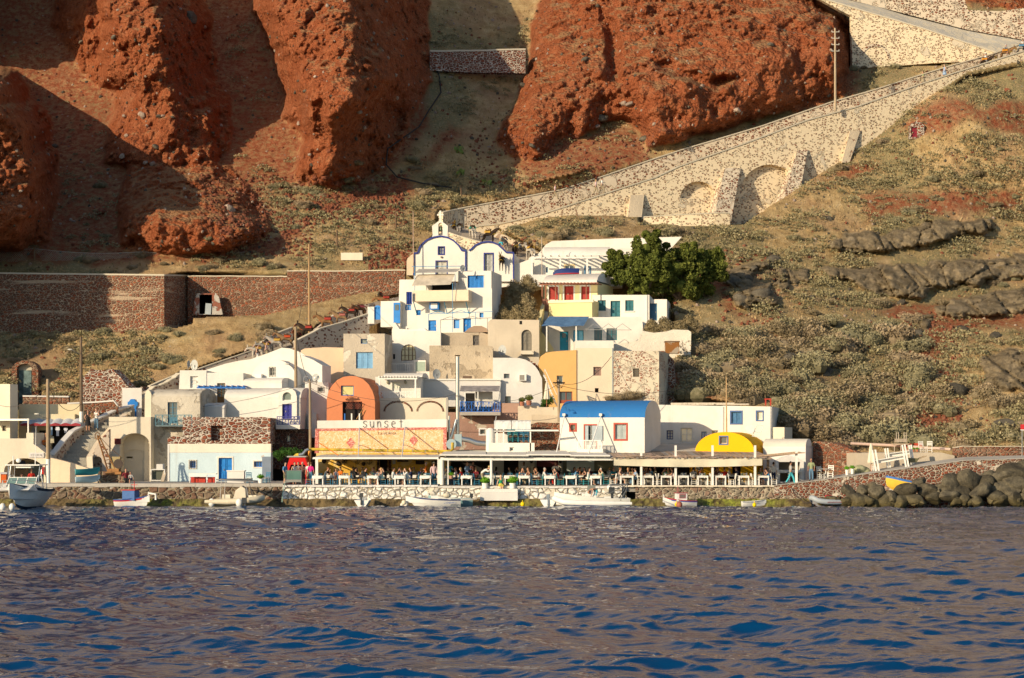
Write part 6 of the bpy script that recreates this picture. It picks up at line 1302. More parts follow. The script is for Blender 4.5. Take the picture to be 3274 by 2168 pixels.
def loose():
 import bmesh
 bm=bmesh.new(); bmesh.ops.create_icosphere(bm,subdivisions=1,radius=1); bv=np.array([v.co[:] for v in bm.verts]); bf=[tuple(v.index for v in f.verts) for f in bm.faces]; bm.free()
 rs=np.random.RandomState(5); vs=[];fs=[];mi=[]
 N=3600; us=rs.uniform(0,3274,N); v2=rs.uniform(0,1420,N); keep=[]
 sc=[]
 for (u0,u1,va,vb,n) in ((640,1300,560,720,700),(700,1000,690,820,350),(2840,3080,1000,1420,700),(1500,2100,430,600,350),(990,1290,600,700,300),(2300,2500,800,1100,200),(1180,1320,780,880,250)):
  us=np.concatenate([us,rs.uniform(u0,u1,n)]); v2=np.concatenate([v2,rs.uniform(va,vb,n)]); sc.append(n)
 Y,red,rx,lv=terr(us[None],v2[None]); Y=Y[0]
 for i,(u,v,y) in enumerate(zip(us,v2,Y)):
  if (500<u<2150 and 860<v) or lv[0][i]>.3: continue
  if v>1280 and u<2500: continue
  p=np.array(W(u,v,y)); r=rs.uniform(0.08,0.24)*(1.0 if i<N else 1.15);
  q=bv*(r*rs.uniform(0.7,1.3,3))[None]*(1+rs.uniform(-.2,.2,(len(bv),1)))+p
  b=len(vs); vs.extend(map(tuple,q)); fs.extend([tuple(k+b for k in f) for f in bf]); k=0 if (i>=N or rs.rand()<0.5) else (1 if rs.rand()<0.5 else 2); mi.extend([k]*len(bf))
 me=bpy.data.meshes.new('loose_stones'); me.from_pydata(vs,[],fs)
 for m_ in (RK_R,RK_S,RK_P): me.materials.append(m_)
 me.polygons.foreach_set('material_index',mi); me.update(); o=bpy.data.objects.new('loose_stones',me); col.objects.link(o); tag(o,'red, grey and pale loose stones scattered over the hillside','stones',None,'stuff')
loose()
# ---------------- vegetation
def leafmat(nm,cols,dry=None,shade=False):
 t=NT(nm); v=t.geo(); oi=t.n.new('ShaderNodeObjectInfo'); n=t.noise(v,2.2,3,0.6); n2=t.noise(v,11,2)
 c=t.ramp(n,[(0.3,cols[0]),(0.5,cols[1]),(0.7,cols[2])]); c=t.mix(1.0,c,t.ramp(n2,[(0.3,0.7),(0.7,1.25)]),'MULTIPLY')
 c=t.mix(t.ramp(oi.outputs['Random'],[(0.35,0.0),(0.8,0.75)]),c,dry or cols[1])
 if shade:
  sx=t.n.new('ShaderNodeSeparateXYZ'); t.lk(t.co(),sx.inputs[0]); c=t.mix(1.0,c,t.ramp(sx.outputs[2],[(0.05,0.5),(0.6,1.2)]),'MULTIPLY')  # dome shading put into the colour: dark foot, lighter crown
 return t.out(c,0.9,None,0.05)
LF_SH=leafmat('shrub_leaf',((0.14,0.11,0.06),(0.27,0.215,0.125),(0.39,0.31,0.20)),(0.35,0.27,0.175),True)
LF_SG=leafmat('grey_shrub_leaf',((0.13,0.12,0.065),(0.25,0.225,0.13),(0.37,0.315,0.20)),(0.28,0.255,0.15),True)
LF_LOW=leafmat('low_scrub_leaf',((0.14,0.135,0.07),(0.28,0.245,0.135),(0.42,0.355,0.21)))
LF_TR=leafmat('tamarisk_leaf',((0.04,0.055,0.012),(0.10,0.12,0.025),(0.21,0.215,0.05)))
LF_GR=leafmat('basil_leaf',((0.06,0.16,0.01),(0.12,0.30,0.02),(0.22,0.42,0.04)))
def leafcloud(vs,fs,rs,c,r,n,ls,flat=0.0):
 """n small leaf faces around a lobe c with radii r"""
 d=rs.normal(size=(n,3)); d/=np.linalg.norm(d,axis=1)[:,None]; d[:,2]=np.abs(d[:,2])*(1-flat)+d[:,2]*flat
 k=rs.uniform(0.7,1.12,n)[:,None]; p=np.array(c)+d*np.array(r)*k
 a=rs.normal(size=(n,3))*0.6+d; a/=np.linalg.norm(a,axis=1)[:,None]; b=np.cross(a,rs.normal(size=(n,3))); b/=np.linalg.norm(b,axis=1)[:,None]; e=np.cross(a,b)
 L=ls*rs.uniform(0.6,1.4,n)[:,None]
 for q,bb,ee,aa in zip(p,b*L,e*L*0.55,a*L):
  i=len(vs); vs.extend([tuple(q-bb*0.5-ee*0.5),tuple(q+bb*0.5-ee*0.3),tuple(q+aa*0.6+ee*0.5)]); fs.append((i,i+1,i+2))
def core(vs,fs,c,r,n=8,k=5):
 b=len(vs)
 for i in range(k+1):
  t=math.pi*i/k
  for j in range(n): a=2*math.pi*j/n; vs.append((c[0]+r[0]*math.sin(t)*math.cos(a),c[1]+r[1]*math.sin(t)*math.sin(a),c[2]+r[2]*math.cos(t)))
 for i in range(k):
  for j in range(n): fs.append((b+i*n+j,b+(i+1)*n+j,b+(i+1)*n+(j+1)%n,b+i*n+(j+1)%n))
def shrubmesh(seed,mat,n=700):
 rs=np.random.RandomState(seed); vs=[];fs=[]
 L=rs.randint(5,9)
 core(vs,fs,(0,0,0.1),(0.6,0.6,0.36))
 for i in range(L):
  a=rs.uniform(0,6.28); d=rs.uniform(0,0.6); rr=rs.uniform(0.3,0.55); c=(d*math.cos(a),d*math.sin(a),rs.uniform(0.0,0.3)); core(vs,fs,c,(rr*.66,rr*.66,rr*.55),7,4)
  leafcloud(vs,fs,rs,c,(rr,rr,rr*0.85),n//L,0.075)
 me=bpy.data.meshes.new('foliage'); me.from_pydata(vs,[],fs); me.materials.append(mat); me.update(); return me
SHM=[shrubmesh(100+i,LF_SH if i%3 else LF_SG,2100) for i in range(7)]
rs=np.random.RandomState(3)
ZN=[((2180,2960,1040,1300),95,(26,50),'grey green bushy shrub on the scrub slope above the right houses','shrubs on the scrub slope'),
 ((2480,2960,1280,1430),42,(28,52),'dry rounded shrub on the low slope above the bakehouse and terrace','shrubs above the terrace'),
 ((2960,3274,1230,1440),13,(26,46),'pale shrub on the red scree at the far right','shrubs at the far right'),
 ((2200,3274,830,1060),24,(16,34),'small shrub tucked around the lava ledges','shrubs around the lava ledges'),
 ((2340,3274,440,780),30,(12,30),'low grey shrub on the slope right of the buttresses','shrubs below the ramp'),
 ((1640,2300,700,765),13,(16,34),'olive shrub on the bank above the upper white house','shrubs above the white house'),
 ((840,1560,500,760),40,(12,28),'grey green shrub on the grassy slope below the middle red cliff','shrubs on the middle slope'),
 ((20,900,1045,1180),42,(16,30),'dry shrub on the tuff bank between the red wall and the donkeys','shrubs on the tuff bank'),
 ((150,900,815,872),14,(14,26),'pale shrub behind the wire fence above the red wall','shrubs behind the fence'),
 ((220,900,560,800),12,(10,24),'shaded shrub in the gully at the foot of the left cliffs','shaded gully shrubs'),
 ((1850,3100,330,640),0,(10,20),'x','x'),((1590,1700,900,1030),7,(20,36),'brown shrub between the white houses and the yellow stair','shrubs between the houses'),
 ((2700,3120,195,300),8,(10,20),'shrub growing along the top of the ramp','shrubs along the ramp'),((1990,2200,985,1090),10,(16,30),'grey shrub right of the teal shuttered house','shrubs beside the teal shuttered house')]
cnt=0
for (u0,u1,v0,v1),n,(ra,rb_),lab,grp in ZN:
 if n==0: continue
 us=rs.uniform(u0,u1,n);vs_=rs.uniform(v0,v1,n); us[0]=min(us[0],u1)
 Y,red,rx,lv=terr(us[None],vs_[None])
 order=np.argsort(vs_)
 for i in order:
  if red[0,i]>0.5 or lv[0,i]>0.5:
   if rs.rand()<0.85: continue
  u,v=us[i],vs_[i]
  if 'fence' not in lab and ((2740<u<3060 and v>1436)): continue
  if lab.startswith('low grey') and v<560-(u-2340)*0.32 : continue
  if lab.startswith('small') and 1000<v and u<2400: pass
  p=W(u,v,float(Y[0,i])); s_=(p.y+CD)/FP; r=rs.uniform(ra,rb_)*s_*(2.05 if v>1030 and u>2150 else 1.6)
  o=bpy.data.objects.new('shrub',SHM[rs.randint(7)]); col.objects.link(o); o.location=p-Vector((0,-0.2*r,0.15*r)); o.rotation_euler=(0,0,rs.uniform(0,6.28)); o.scale=(r*rs.uniform(.9,1.25),r,r*rs.uniform(0.75,1.1))
  tag(o,lab,'shrub',grp); cnt+=1
for (u,v,r,lab) in ((1985,1275,30,'long dry shrub growing over the roof edge behind the blue vault'),(2020,1270,34,'taller rounded shrub under the grille window of the flaking house'),(1950,1278,22,'small shrub at the left end of the blue vault roof')):
 p=W(u,v,19); o=bpy.data.objects.new('shrub',SHM[u%7]); col.objects.link(o); o.location=p; r*=s_ if 0 else 170/FP; o.scale=(r*1.3,r,r*0.9); tag(o,lab,'shrub','shrubs behind the blue vault')
def scrub():
 rs=np.random.RandomState(19); N=19000; U=rs.uniform(-350,3800,N); V=rs.uniform(60,1440,N); Y,red,rx,lv=[q[0] for q in terr(U[None],V[None])]
 s_=(CD+Y)/FP; X=(U-U0)*s_; Z=CH+(VH-V)*s_; d=fbm(X*.16,Y*.16,Z*.16,4,.6,15); k=(d>np.where((U>2150)|((U<1000)&(V>1000)),.46,.47))&(red<.4)&(lv<.5)&((rx<.6)|(rs.rand(N)<.25))
 k&=~((U>500)&(U<2120+40*np.sin(V*.05))&(V>860))&~((V>1270)&(U<2480))&~((U>1395)&(U<3400)&(V<np.interp(U,_RU,_RFB)+14)&(V>np.interp(U,_RU,_RBT)-6))
 k&=~((U<1400)&(V<560)&(rs.rand(N)<.6))
 P=np.stack([X,Y,Z],-1)[k]; r=(.24+.85*rs.uniform(0,1,len(P))**2.6)*np.where(U[k]>2150,1.15,1); idx=np.repeat(np.arange(len(P)),88); n=len(idx)
 D=rs.normal(size=(n,3)); D/=np.linalg.norm(D,axis=1)[:,None]; D[:,2]=np.abs(D[:,2]); Q=P[idx]+D*(r[idx,None]*np.array([1.25,1.0,.75]))*rs.uniform(.55,1.05,(n,1))
 A=rs.normal(size=(n,3))*.6+D; A/=np.linalg.norm(A,axis=1)[:,None]; B=np.cross(A,rs.normal(size=(n,3))); B/=np.linalg.norm(B,axis=1)[:,None]; L=(.13*rs.uniform(.6,1.4,n)*(.5+r[idx]))[:,None]
 vs=np.stack([Q-B*L*.5,Q+B*L*.5,Q+A*L*.9],1).reshape(-1,3)
 me=bpy.data.meshes.new('low_scrub'); me.vertices.add(3*n); me.vertices.foreach_set('co',vs.astype(np.float32).ravel()); me.loops.add(3*n); me.loops.foreach_set('vertex_index',np.arange(3*n,dtype=np.int32)); me.polygons.add(n); me.polygons.foreach_set('loop_start',np.arange(0,3*n,3,dtype=np.int32)); me.update(calc_edges=True)
 me.materials.append(LF_LOW); o=bpy.data.objects.new('low_scrub',me); col.objects.link(o); tag(o,'low grey green scrub carpeting the volcanic slope','scrub',None,'stuff')
scrub()
def grass():
 rs=np.random.RandomState(9); N=42000; us=rs.uniform(-20,3300,N); v2=rs.uniform(20,1440,N); Y,red,rx,lv=terr(us[None],v2[None])
 s_=(CD+Y[0])/FP; X=(us-U0)*s_; Z=CH+(VH-v2)*s_; P=np.stack([X,Y[0],Z],-1)
 k=(red[0]<0.4)&(lv[0]<0.4)&(rx[0]<0.75)&~((us>500)&(us<2150)&(v2>870))&~((v2>1270)&(us<2480))
 k&=~((us>1395)&(us<3400)&(v2<np.interp(us,_RU,_RFB)+4)&(v2>np.interp(us,_RU,_RBT)-4))
 den=fbm(X*0.25,Y[0]*0.25,Z*0.25,3,0.5,8); k&=den>0.40
 P=P[k]; n=len(P); h=rs.uniform(0.08,0.26,n); a=rs.uniform(0,6.28,n); w_=rs.uniform(0.04,0.12,n)
 dx=np.cos(a)*w_;dy=np.sin(a)*w_
 A=P+np.stack([-dx,-dy-0.05,np.full(n,-0.08)],-1);B=P+np.stack([dx,dy-0.05,np.full(n,-0.08)],-1);C=P+np.stack([rs.uniform(-.15,.15,n),rs.uniform(-.2,.0,n)-0.05,h],-1)
 vs=np.stack([A,B,C],1).reshape(-1,3); me=bpy.data.meshes.new('dry_grass'); me.vertices.add(3*n); me.vertices.foreach_set('co',vs.astype(np.float32).ravel()); me.loops.add(3*n); me.loops.foreach_set('vertex_index',np.arange(3*n,dtype=np.int32)); me.polygons.add(n); me.polygons.foreach_set('loop_start',np.arange(0,3*n,3,dtype=np.int32)); me.update(calc_edges=True)
 t=NT('dry_grass'); v=t.geo(); me.materials.append(t.out(t.mix(1.0,t.ramp(t.noise(v,0.5,4),[(0.35,(0.20,0.16,0.075)),(0.5,(0.42,0.30,0.15)),(0.65,(0.50,0.38,0.21))]),t.ramp(t.noise(v,9,2),[(0.3,0.6),(0.7,1.2)]),'MULTIPLY'),0.95,None,0.05))
 o=bpy.data.objects.new('dry_grass',me); col.objects.link(o); tag(o,'tufts of dry golden grass covering the hillside','grass',None,'stuff')
grass()
def tree(u,v,y,lobes,lab,seed,n=2000,ls=0.26):
 rs=np.random.RandomState(seed); e=empty('tamarisk_tree',W(u,v,y),0,lab,'tree','dark tamarisk trees on the hillside'); o0=W(u,v,y)
 vs=[];fs=[]; m=MB(); base=Vector((0,0,-0.5))
 for (lu,lv_,lr,dy) in lobes:
  c=W(lu,lv_,y+dy)-o0; r=lr*(CD+y)/FP; core(vs,fs,c,(r*.5,r*.5,r*.45))
  for k in range(13):
   a=rs.uniform(0,6.28);b=rs.uniform(-0.7,1.1); cc=c+Vector((math.cos(a)*r*.8,math.sin(a)*r*.6,b*r*.75)); rr=r*rs.uniform(0.18,0.42); leafcloud(vs,fs,rs,cc,(rr*1.2,rr,rr*rs.uniform(.8,1.5)),n//9,ls,0.9)
  mid=base.lerp(c,0.5)+Vector((wave(.3),wave(.3),0)); m.tube([base,mid,c],[0.22,0.12,0.04],7)
 me=bpy.data.meshes.new('crown'); me.from_pydata(vs,[],fs); me.materials.append(LF_TR); me.update(); o=bpy.data.objects.new('crown',me); col.objects.link(o); o.parent=e
 m.build('trunk',wood((0.14,0.10,0.07)),e)
tree(2075,900,41,[(2065,795,38,0),(2085,765,26,0.3),(2050,840,45,-0.5),(1985,840,32,-0.5),(1965,815,20,-.5),(2005,880,40,-1),(1950,868,26,-1),(2090,880,50,-1),(2040,920,30,-1)],'tallest dark green tamarisk with a feathery peak behind the pergola house',1)
tree(2170,940,43,[(2140,820,40,0),(2165,860,55,-0.5),(2120,900,50,-1),(2180,915,45,-1),(2200,805,24,0),(2230,860,42,0)],'broad dark tamarisk in the middle of the clump above the teal shuttered house',2)
tree(2250,930,45,[(2255,830,34,0),(2275,870,42,-0.5),(2235,910,42,-0.8),(2285,815,24,0),(2215,940,30,-1),(2160,948,26,-1)],'rightmost dark tamarisk of the clump beside the open scrub slope',3)
def bush(name,lab,u,v,y,lobes,mat,cat='plant',n=500,ls=0.09,group=None):
 rs=np.random.RandomState(int(u)); o0=W(u,v,y); vs=[];fs=[]
 for (lu,lv_,lr) in lobes:
  c=W(lu,lv_,y)-o0; r=lr*(CD+y)/FP; core(vs,fs,c,(r*.7,r*.6,r*.6)); leafcloud(vs,fs,rs,c,(r,r*.8,r),n,ls,1.0)
 me=bpy.data.meshes.new(name); me.from_pydata(vs,[],fs); me.materials.append(mat); me.update(); o=bpy.data.objects.new(name,me); col.objects.link(o); o.location=o0; return tag(o,lab,cat,group)
bush('climbing_vine','dark green vine hanging over the dark doorway left of the tavern',920,1455,7.2,[(885,1452,12),(905,1445,14),(925,1447,15),(945,1445,13),(962,1450,12),(895,1462,10),(955,1462,10),(935,1460,11)],leafmat('vine_leaf',((0.02,0.05,0.01),(0.04,0.10,0.02),(0.08,0.16,0.03))),n=350)
bush('courtyard_bush','dark leafy bush behind the folded parasol on the planter terrace',1748,1290,14.6,[(1745,1285,16),(1758,1278,15),(1740,1300,12)],leafmat('bush_leaf',((0.02,0.05,0.01),(0.05,0.10,0.02),(0.08,0.14,0.03))),n=400)
LB=leafmat('dry_bush_leaf',((0.12,0.10,0.05),(0.25,0.20,0.11),(0.37,0.30,0.18)))
for i,(u,v,r,y,l) in enumerate(((1648,925,38,37,'tall brown bush against the shaded side of the big white house'),(1688,905,34,38,'brown bush just left of the picket gate'),(1630,975,32,35,'rounded bush low beside the big white house'),(1680,962,36,35,'wide bush left of the yellow stair'),(1612,1004,26,33,'small bush above the left corner of the beige house'),(1655,1002,32,32.5,'dry bush growing over the roof of the beige house'),(1700,1000,24,32,'small bush at the foot of the yellow stair wall'),(2085,1042,26,32,'leftmost grey bush on top of the ragged white wall'),(2125,1036,30,32,'biggest grey bush on top of the ragged white wall'),(2170,1046,26,32,'grey bush on the ragged white wall right of the annex'),(2205,1030,30,33,'rightmost bush at the end of the ragged white wall'))):
 bush('bush',l,u,v,y,[(u,v,r*.7),(u-r*.5,v+r*.3,r*.55),(u+r*.5,v+r*.25,r*.55),(u+r*.1,v+r*.6,r*.6),(u-r*.1,v-r*.3,r*.5)],LB,'bush',420,.11,'bushes among the houses')
for (u,v) in ((1467,491),(1555,599),(1474,565)):
 p=ground(u,v); m=MB()
 for k in range(12): a=wave(3);q=Matrix.Rotation(wave(0.9),3,'Y')@Matrix.Rotation(a,3,'Z'); m.ell((wave(.5),wave(.2),random.random()*0.7+0.1),(0.2,0.05,0.26),0,8,5,q)
 o=m.build('prickly_pear',paint((0.22,0.30,0.07),0.7,0.3)); o.location=p; tag(o,'yellow green prickly pear '+('nearest the white ramp wall' if u==1555 else ('uppermost on the middle slope' if v==491 else 'on the middle slope between two others')),'cactus','prickly pears on the slope')
# ---------------- figures: one continuous skinned body per pose, clothes lifted off its surface
def skin_eval(verts,edges,radii,root,sub=1):
 me=bpy.data.meshes.new('sk'); me.from_pydata(verts,edges,[]); o=bpy.data.objects.new('sk',me); col.objects.link(o)
 sk=o.modifiers.new('s','SKIN'); sl_=me.skin_vertices[0].data if me.skin_vertices else None
 if sl_ is None:
  bpy.context.view_layer.objects.active=o;
  import bmesh
  bm=bmesh.new(); bm.from_mesh(me); bm.verts.layers.skin.verify(); bm.to_mesh(me); bm.free(); sl_=me.skin_vertices[0].data
 for i,r in enumerate(radii):
  sl_[i].radius=r if isinstance(r,tuple) else (r,r); sl_[i].use_root=(i==root)
 sk.use_smooth_shade=True; sk.branch_smoothing=0.6
 if sub: ss=o.modifiers.new('u','SUBSURF'); ss.levels=sub; ss.render_levels=sub
 dg=bpy.context.evaluated_depsgraph_get(); ev=o.evaluated_get(dg); m2=bpy.data.meshes.new_from_object(ev)
 vs=[tuple(v.co) for v in m2.vertices]; fs=[tuple(p.vertices) for p in m2.polygons]
 bpy.data.objects.remove(o); bpy.data.meshes.remove(me); bpy.data.meshes.remove(m2); return vs,fs
ST=dict(pel=(0,0,.95),wai=(0,0.01,1.12),che=(0,0.01,1.33),nec=(0,0.01,1.49),hd1=(0,-0.01,1.58),hd2=(0,-0.01,1.70),
 sl=(-.18,.01,1.42),el=(-.25,.02,1.15),wl=(-.24,-.08,.92),sr=(.18,.01,1.42),er=(.25,.02,1.15),wr=(.24,-.08,.92),
 hl=(-.09,0,.90),kl=(-.11,-.02,.50),al=(-.11,.03,.09),tl=(-.12,-.13,.04),hr=(.09,0,.90),kr=(.11,-.02,.50),ar=(.11,.03,.09),tr=(.12,-.13,.04))
def pose(**k): d=dict(ST); d.update(k); return d
def sitpose(**k):
 d=pose(pel=(0,.05,.54),wai=(0,.05,.70),che=(0,0.02,.90),nec=(0,-.02,1.06),hd1=(0,-.05,1.15),hd2=(0,-.06,1.27),sl=(-.18,.0,.99),sr=(.18,.0,.99),
  el=(-.24,-.12,.78),wl=(-.14,-.36,.80),er=(.24,-.12,.78),wr=(.14,-.36,.80),hl=(-.10,0,.52),hr=(.10,0,.52),kl=(-.12,-.42,.50),kr=(.12,-.42,.50),
  al=(-.11,-.42,.09),ar=(.12,-.36,.09),tl=(-.12,-.58,.04),tr=(.13,-.52,.04)); d.update(k); return d
POSES=dict(stand=pose(),talk=pose(er=(.26,-.08,1.17),wr=(.12,-.28,1.25),el=(-.27,.0,1.16),wl=(-.2,-.2,1.02)),
 walk=pose(kl=(-.10,-.20,.52),al=(-.10,-.28,.12),tl=(-.10,-.43,.07),kr=(.10,.10,.50),ar=(.10,.34,.16),tr=(.10,.26,.05),wl=(-.25,.12,.93),wr=(.25,-.2,.95)),
 sit=sitpose(),sit_lean=sitpose(che=(0,-.06,.90),nec=(0,-.13,1.05),hd1=(0,-.18,1.13),hd2=(0,-.21,1.25),sl=(-.18,-.08,.98),sr=(.18,-.08,.98),wl=(-.1,-.42,.80),wr=(.05,-.34,1.02),er=(.2,-.3,.80)),
 sit_back=sitpose(che=(0,.08,.90),nec=(0,.08,1.06),hd1=(0,.05,1.15),hd2=(0,.05,1.27),sl=(-.18,.08,.99),sr=(.18,.08,.99),wr=(.18,-.2,.62),wl=(-.16,-.2,.62),er=(.25,.0,.75),el=(-.25,.0,.75)),
 bend=pose(pel=(0,.12,.92),wai=(0,.02,1.06),che=(0,-.2,1.18),nec=(0,-.36,1.26),hd1=(0,-.44,1.30),hd2=(0,-.5,1.40),sl=(-.18,-.26,1.2),sr=(.18,-.26,1.2),el=(-.22,-.45,1.05),wl=(-.08,-.62,1.28),er=(.22,-.45,1.05),wr=(.08,-.62,1.28),hl=(-.1,.12,.88),hr=(.1,.12,.88)),
 stoop=pose(pel=(0,.15,.92),wai=(0,.0,1.02),che=(0,-.24,1.0),nec=(0,-.42,.92),hd1=(0,-.48,.86),hd2=(0,-.54,.78),sl=(-.17,-.3,.98),sr=(.17,-.3,.98),el=(-.2,-.38,.72),wl=(-.12,-.42,.48),er=(.2,-.38,.72),wr=(.12,-.42,.48),hl=(-.1,.14,.88),hr=(.1,.14,.88)),
 ride=sitpose(kl=(-.34,-.22,.36),kr=(.34,-.22,.36),al=(-.36,-.12,-.02),ar=(.36,-.12,-.02),tl=(-.36,-.27,-.04),tr=(.36,-.27,-.04),hl=(-.14,0,.52),hr=(.14,0,.52),wl=(-.08,-.38,.72),wr=(.08,-.38,.72)),
 perch=sitpose(el=(-.26,.06,.74),wl=(-.3,.06,.50),er=(.26,.06,.74),wr=(.3,.06,.50),kl=(-.07,-.4,.52),kr=(.07,-.4,.52),al=(-.07,-.42,.06),ar=(.08,-.42,.06),tl=(-.07,-.56,.02),tr=(.08,-.56,.02)))
RAD=dict(pel=(.155,.115),wai=(.125,.10),che=(.15,.11),nec=.052,hd1=(.07,.085),hd2=(.075,.09),sl=.06,el=.042,wl=.028,sr=.06,er=.042,wr=.028,hl=.09,kl=.06,al=.04,tl=(.04,.03),hr=.09,kr=.06,ar=.04,tr=(.04,.03))
BON=[('pel','wai'),('wai','che'),('che','nec'),('nec','hd1'),('hd1','hd2'),('che','sl'),('sl','el'),('el','wl'),('che','sr'),('sr','er'),('er','wr'),('pel','hl'),('hl','kl'),('kl','al'),('al','tl'),('pel','hr'),('hr','kr'),('kr','ar'),('ar','tr')]
_PC={}
def hand(m,w_,e_,side):
 w_=Vector(w_);d=(w_-Vector(e_)).normalized(); s_=d.cross(Vector((0,-0.3,1))).normalized() if abs(d.z)<0.9 else Vector((0,1,0)).cross(d).normalized(); n=d.cross(s_)
 m.ell(w_+d*0.045,(0.035,0.05,0.02),0,8,5,Matrix((s_,d,n)).transposed())
 for k in range(4):
  b0=w_+d*0.08+s_*(k-1.5)*0.018; L=(0.07,0.085,0.08,0.06)[k]; m.tube([b0,b0+d*L*0.55-n*0.01,b0+d*L-n*0.035],[0.009,0.008,0.006],5)
 t0=w_+d*0.03+s_*0.03*side; m.tube([t0,t0+d*0.03+s_*0.03*side,t0+d*0.055+s_*0.035*side-n*0.01],[0.010,0.009,0.007],5)
def posemesh(pn):
 if pn in _PC: return _PC[pn]
 J=POSES[pn]; ks=list(J); vs,fs=skin_eval([J[k] for k in ks],[(ks.index(a),ks.index(b)) for a,b in BON],[RAD[k] for k in ks],ks.index('pel'))
 V=np.array(vs); best=np.full(len(V),9.0); bi=np.zeros(len(V),int)
 for i,(a,b) in enumerate(BON):
  A=np.array(J[a]);B=np.array(J[b]); t=np.clip(((V-A)@(B-A))/((B-A)@(B-A)),0,1); d=np.linalg.norm(V-(A+t[:,None]*(B-A)),axis=1); k=d<best; best=np.where(k,d,best); bi=np.where(k,i,bi)
 m=MB(); m.v=[tuple(v) for v in vs]; m.f=list(fs); m.m=[0]*len(fs)
 hd=Vector(J['hd2']); fw=Vector((0,-1,0)); m.ell(hd+Vector((0,-.01,-.03)),(.078,.095,.115),0,12,8); m.ell(hd+Vector((0,-.105,-.05)),(.012,.02,.022),0,6,4)
 for s_ in (-1,1): m.ell(hd+Vector((.08*s_,.0,-.04)),(.012,.02,.03),0,6,4)
 m.ell(hd+Vector((0,-.095,-.095)),(.025,.012,.007),2,6,4)
 for s_ in (-1,1): m.ell(hd+Vector((.032*s_,-.092,-.02)),(.014,.01,.008),1,6,4)
 hand(m,J['wl'],J['el'],1); hand(m,J['wr'],J['er'],-1)
 def me_(mb,nm,n):
  o=mb.build(nm,[DARK]*n if n>1 else DARK,None,smooth=True); x=o.data; bpy.data.objects.remove(o); return x
 me=bpy.data.meshes.new('body'); me.from_pydata(m.v,[],m.f);
 for _ in range(3): me.materials.append(DARK)
 me.polygons.foreach_set('material_index',m.m); me.polygons.foreach_set('use_smooth',[True]*len(m.f)); me.update()
 def cloth(nm,bones,off,cutz=None):
  nv=np.zeros_like(V)
  for f in fs:
   P=V[list(f)]; n=np.cross(P[1]-P[0],P[2]-P[0]);
   for k in f: nv[k]+=n
  nv/= (np.linalg.norm(nv,axis=1)[:,None]+1e-9); q=V+nv*off; ff=[f for f in fs if sum(bi[k] in bones for k in f)>=max(2,len(f)-1)]
  us_=sorted({k for f in ff for k in f}); mp={k:i for i,k in enumerate(us_)}; ff=[tuple(mp[k] for k in f) for f in ff]; x=bpy.data.meshes.new(nm); x.from_pydata([tuple(q[k]) for k in us_],[],ff); x.materials.append(DARK); x.polygons.foreach_set('use_smooth',[True]*len(ff)); x.update(); return x
 r=dict(body=me,shirt=cloth('shirt',{0,1,2,5,6,8,9},.022),longshirt=cloth('shirt',{0,1,2,5,6,7,8,9,10,11,15},.024),vest=cloth('top',{0,1,5,8},.018),
  shorts=cloth('shorts',{11,12,15,16,0},.024),trousers=cloth('trousers',{11,12,13,15,16,17},.022),shoes=cloth('shoes',{14,18},.02),J=J)
 h=MB(); h.ell(hd+Vector((0,.022,.0)),(.09,.095,.115),0,12,8); r['hair']=me_(h,'hair',1)
 h=MB(); h.ell(hd+Vector((0,.022,.0)),(.092,.098,.117),0,12,8); h.ell(hd+Vector((0,.07,-.16)),(.085,.05,.18),0,10,7); r['longhair']=me_(h,'hair',1)
 h=MB(); h.lathe([(.095,-.02),(.09,.07),(.06,.1),(.0,.105)],14,0,tuple(hd+Vector((0,.01,.03)))); h.lathe([(.0,-.012),(.18,-.02),(.185,-.012),(.0,.0)],16,0,tuple(hd+Vector((0,.01,.03)))); r['hat']=me_(h,'hat',1)
 h=MB(); sk=MB(); a=J['pel'];
 hem=Vector((0,-.2,.46)) if J['kl'][1]<-.3 else Vector((0,0,.45)); p0=Vector(a)
 if J['kl'][1]<-.3: h.tube([p0+Vector((0,.08,.12)),p0+Vector((0,.02,.0)),p0+Vector((0,-.28,-.0)),p0+Vector((0,-.48,-.06))],[.15,.19,.17,.17],12)
 else: h.tube([p0+Vector((0,0,.14)),p0,p0+Vector((0,0,-.48))],[.14,.19,.27],14)
 r['skirt']=me_(h,'skirt',1); _PC[pn]=r; return r
SKIN=[paint(c,0.6,0.05) for c in ((0.55,0.30,0.20),(0.62,0.38,0.27),(0.45,0.24,0.15),(0.16,0.08,0.05))]
HAIRC=dict(d=paint((0.03,0.02,0.015),0.8,.1),b=paint((0.12,0.06,0.03),0.8,.1),l=paint((0.45,0.29,0.12),0.8,.1),g=paint((0.42,0.40,0.38),0.8,.1),r=paint((0.28,0.11,0.04),0.8,.1),n=None)
CL=dict(white=(.75,.73,.69),black=(.02,.02,.022),blue=(.10,.25,.45),navy=(.02,.03,.09),teal=(.02,.26,.34),pink=(.62,.45,.47),mag=(.62,.03,.22),red=(.50,.03,.02),orange=(.80,.20,.02),grey=(.20,.20,.21),lgrey=(.42,.41,.40),green=(.02,.33,.16),olive=(.17,.16,.09),khaki=(.36,.30,.20),jean=(.12,.22,.33),denim=(.07,.11,.18),yellow=(.70,.58,.10),mint=(.48,.68,.60),cream=(.62,.54,.36),brown=(.14,.06,.05),maroon=(.18,.02,.03),aqua=(.08,.50,.60),lblue=(.30,.42,.60),sage=(.28,.32,.17),blueskirt=(.03,.25,.55))
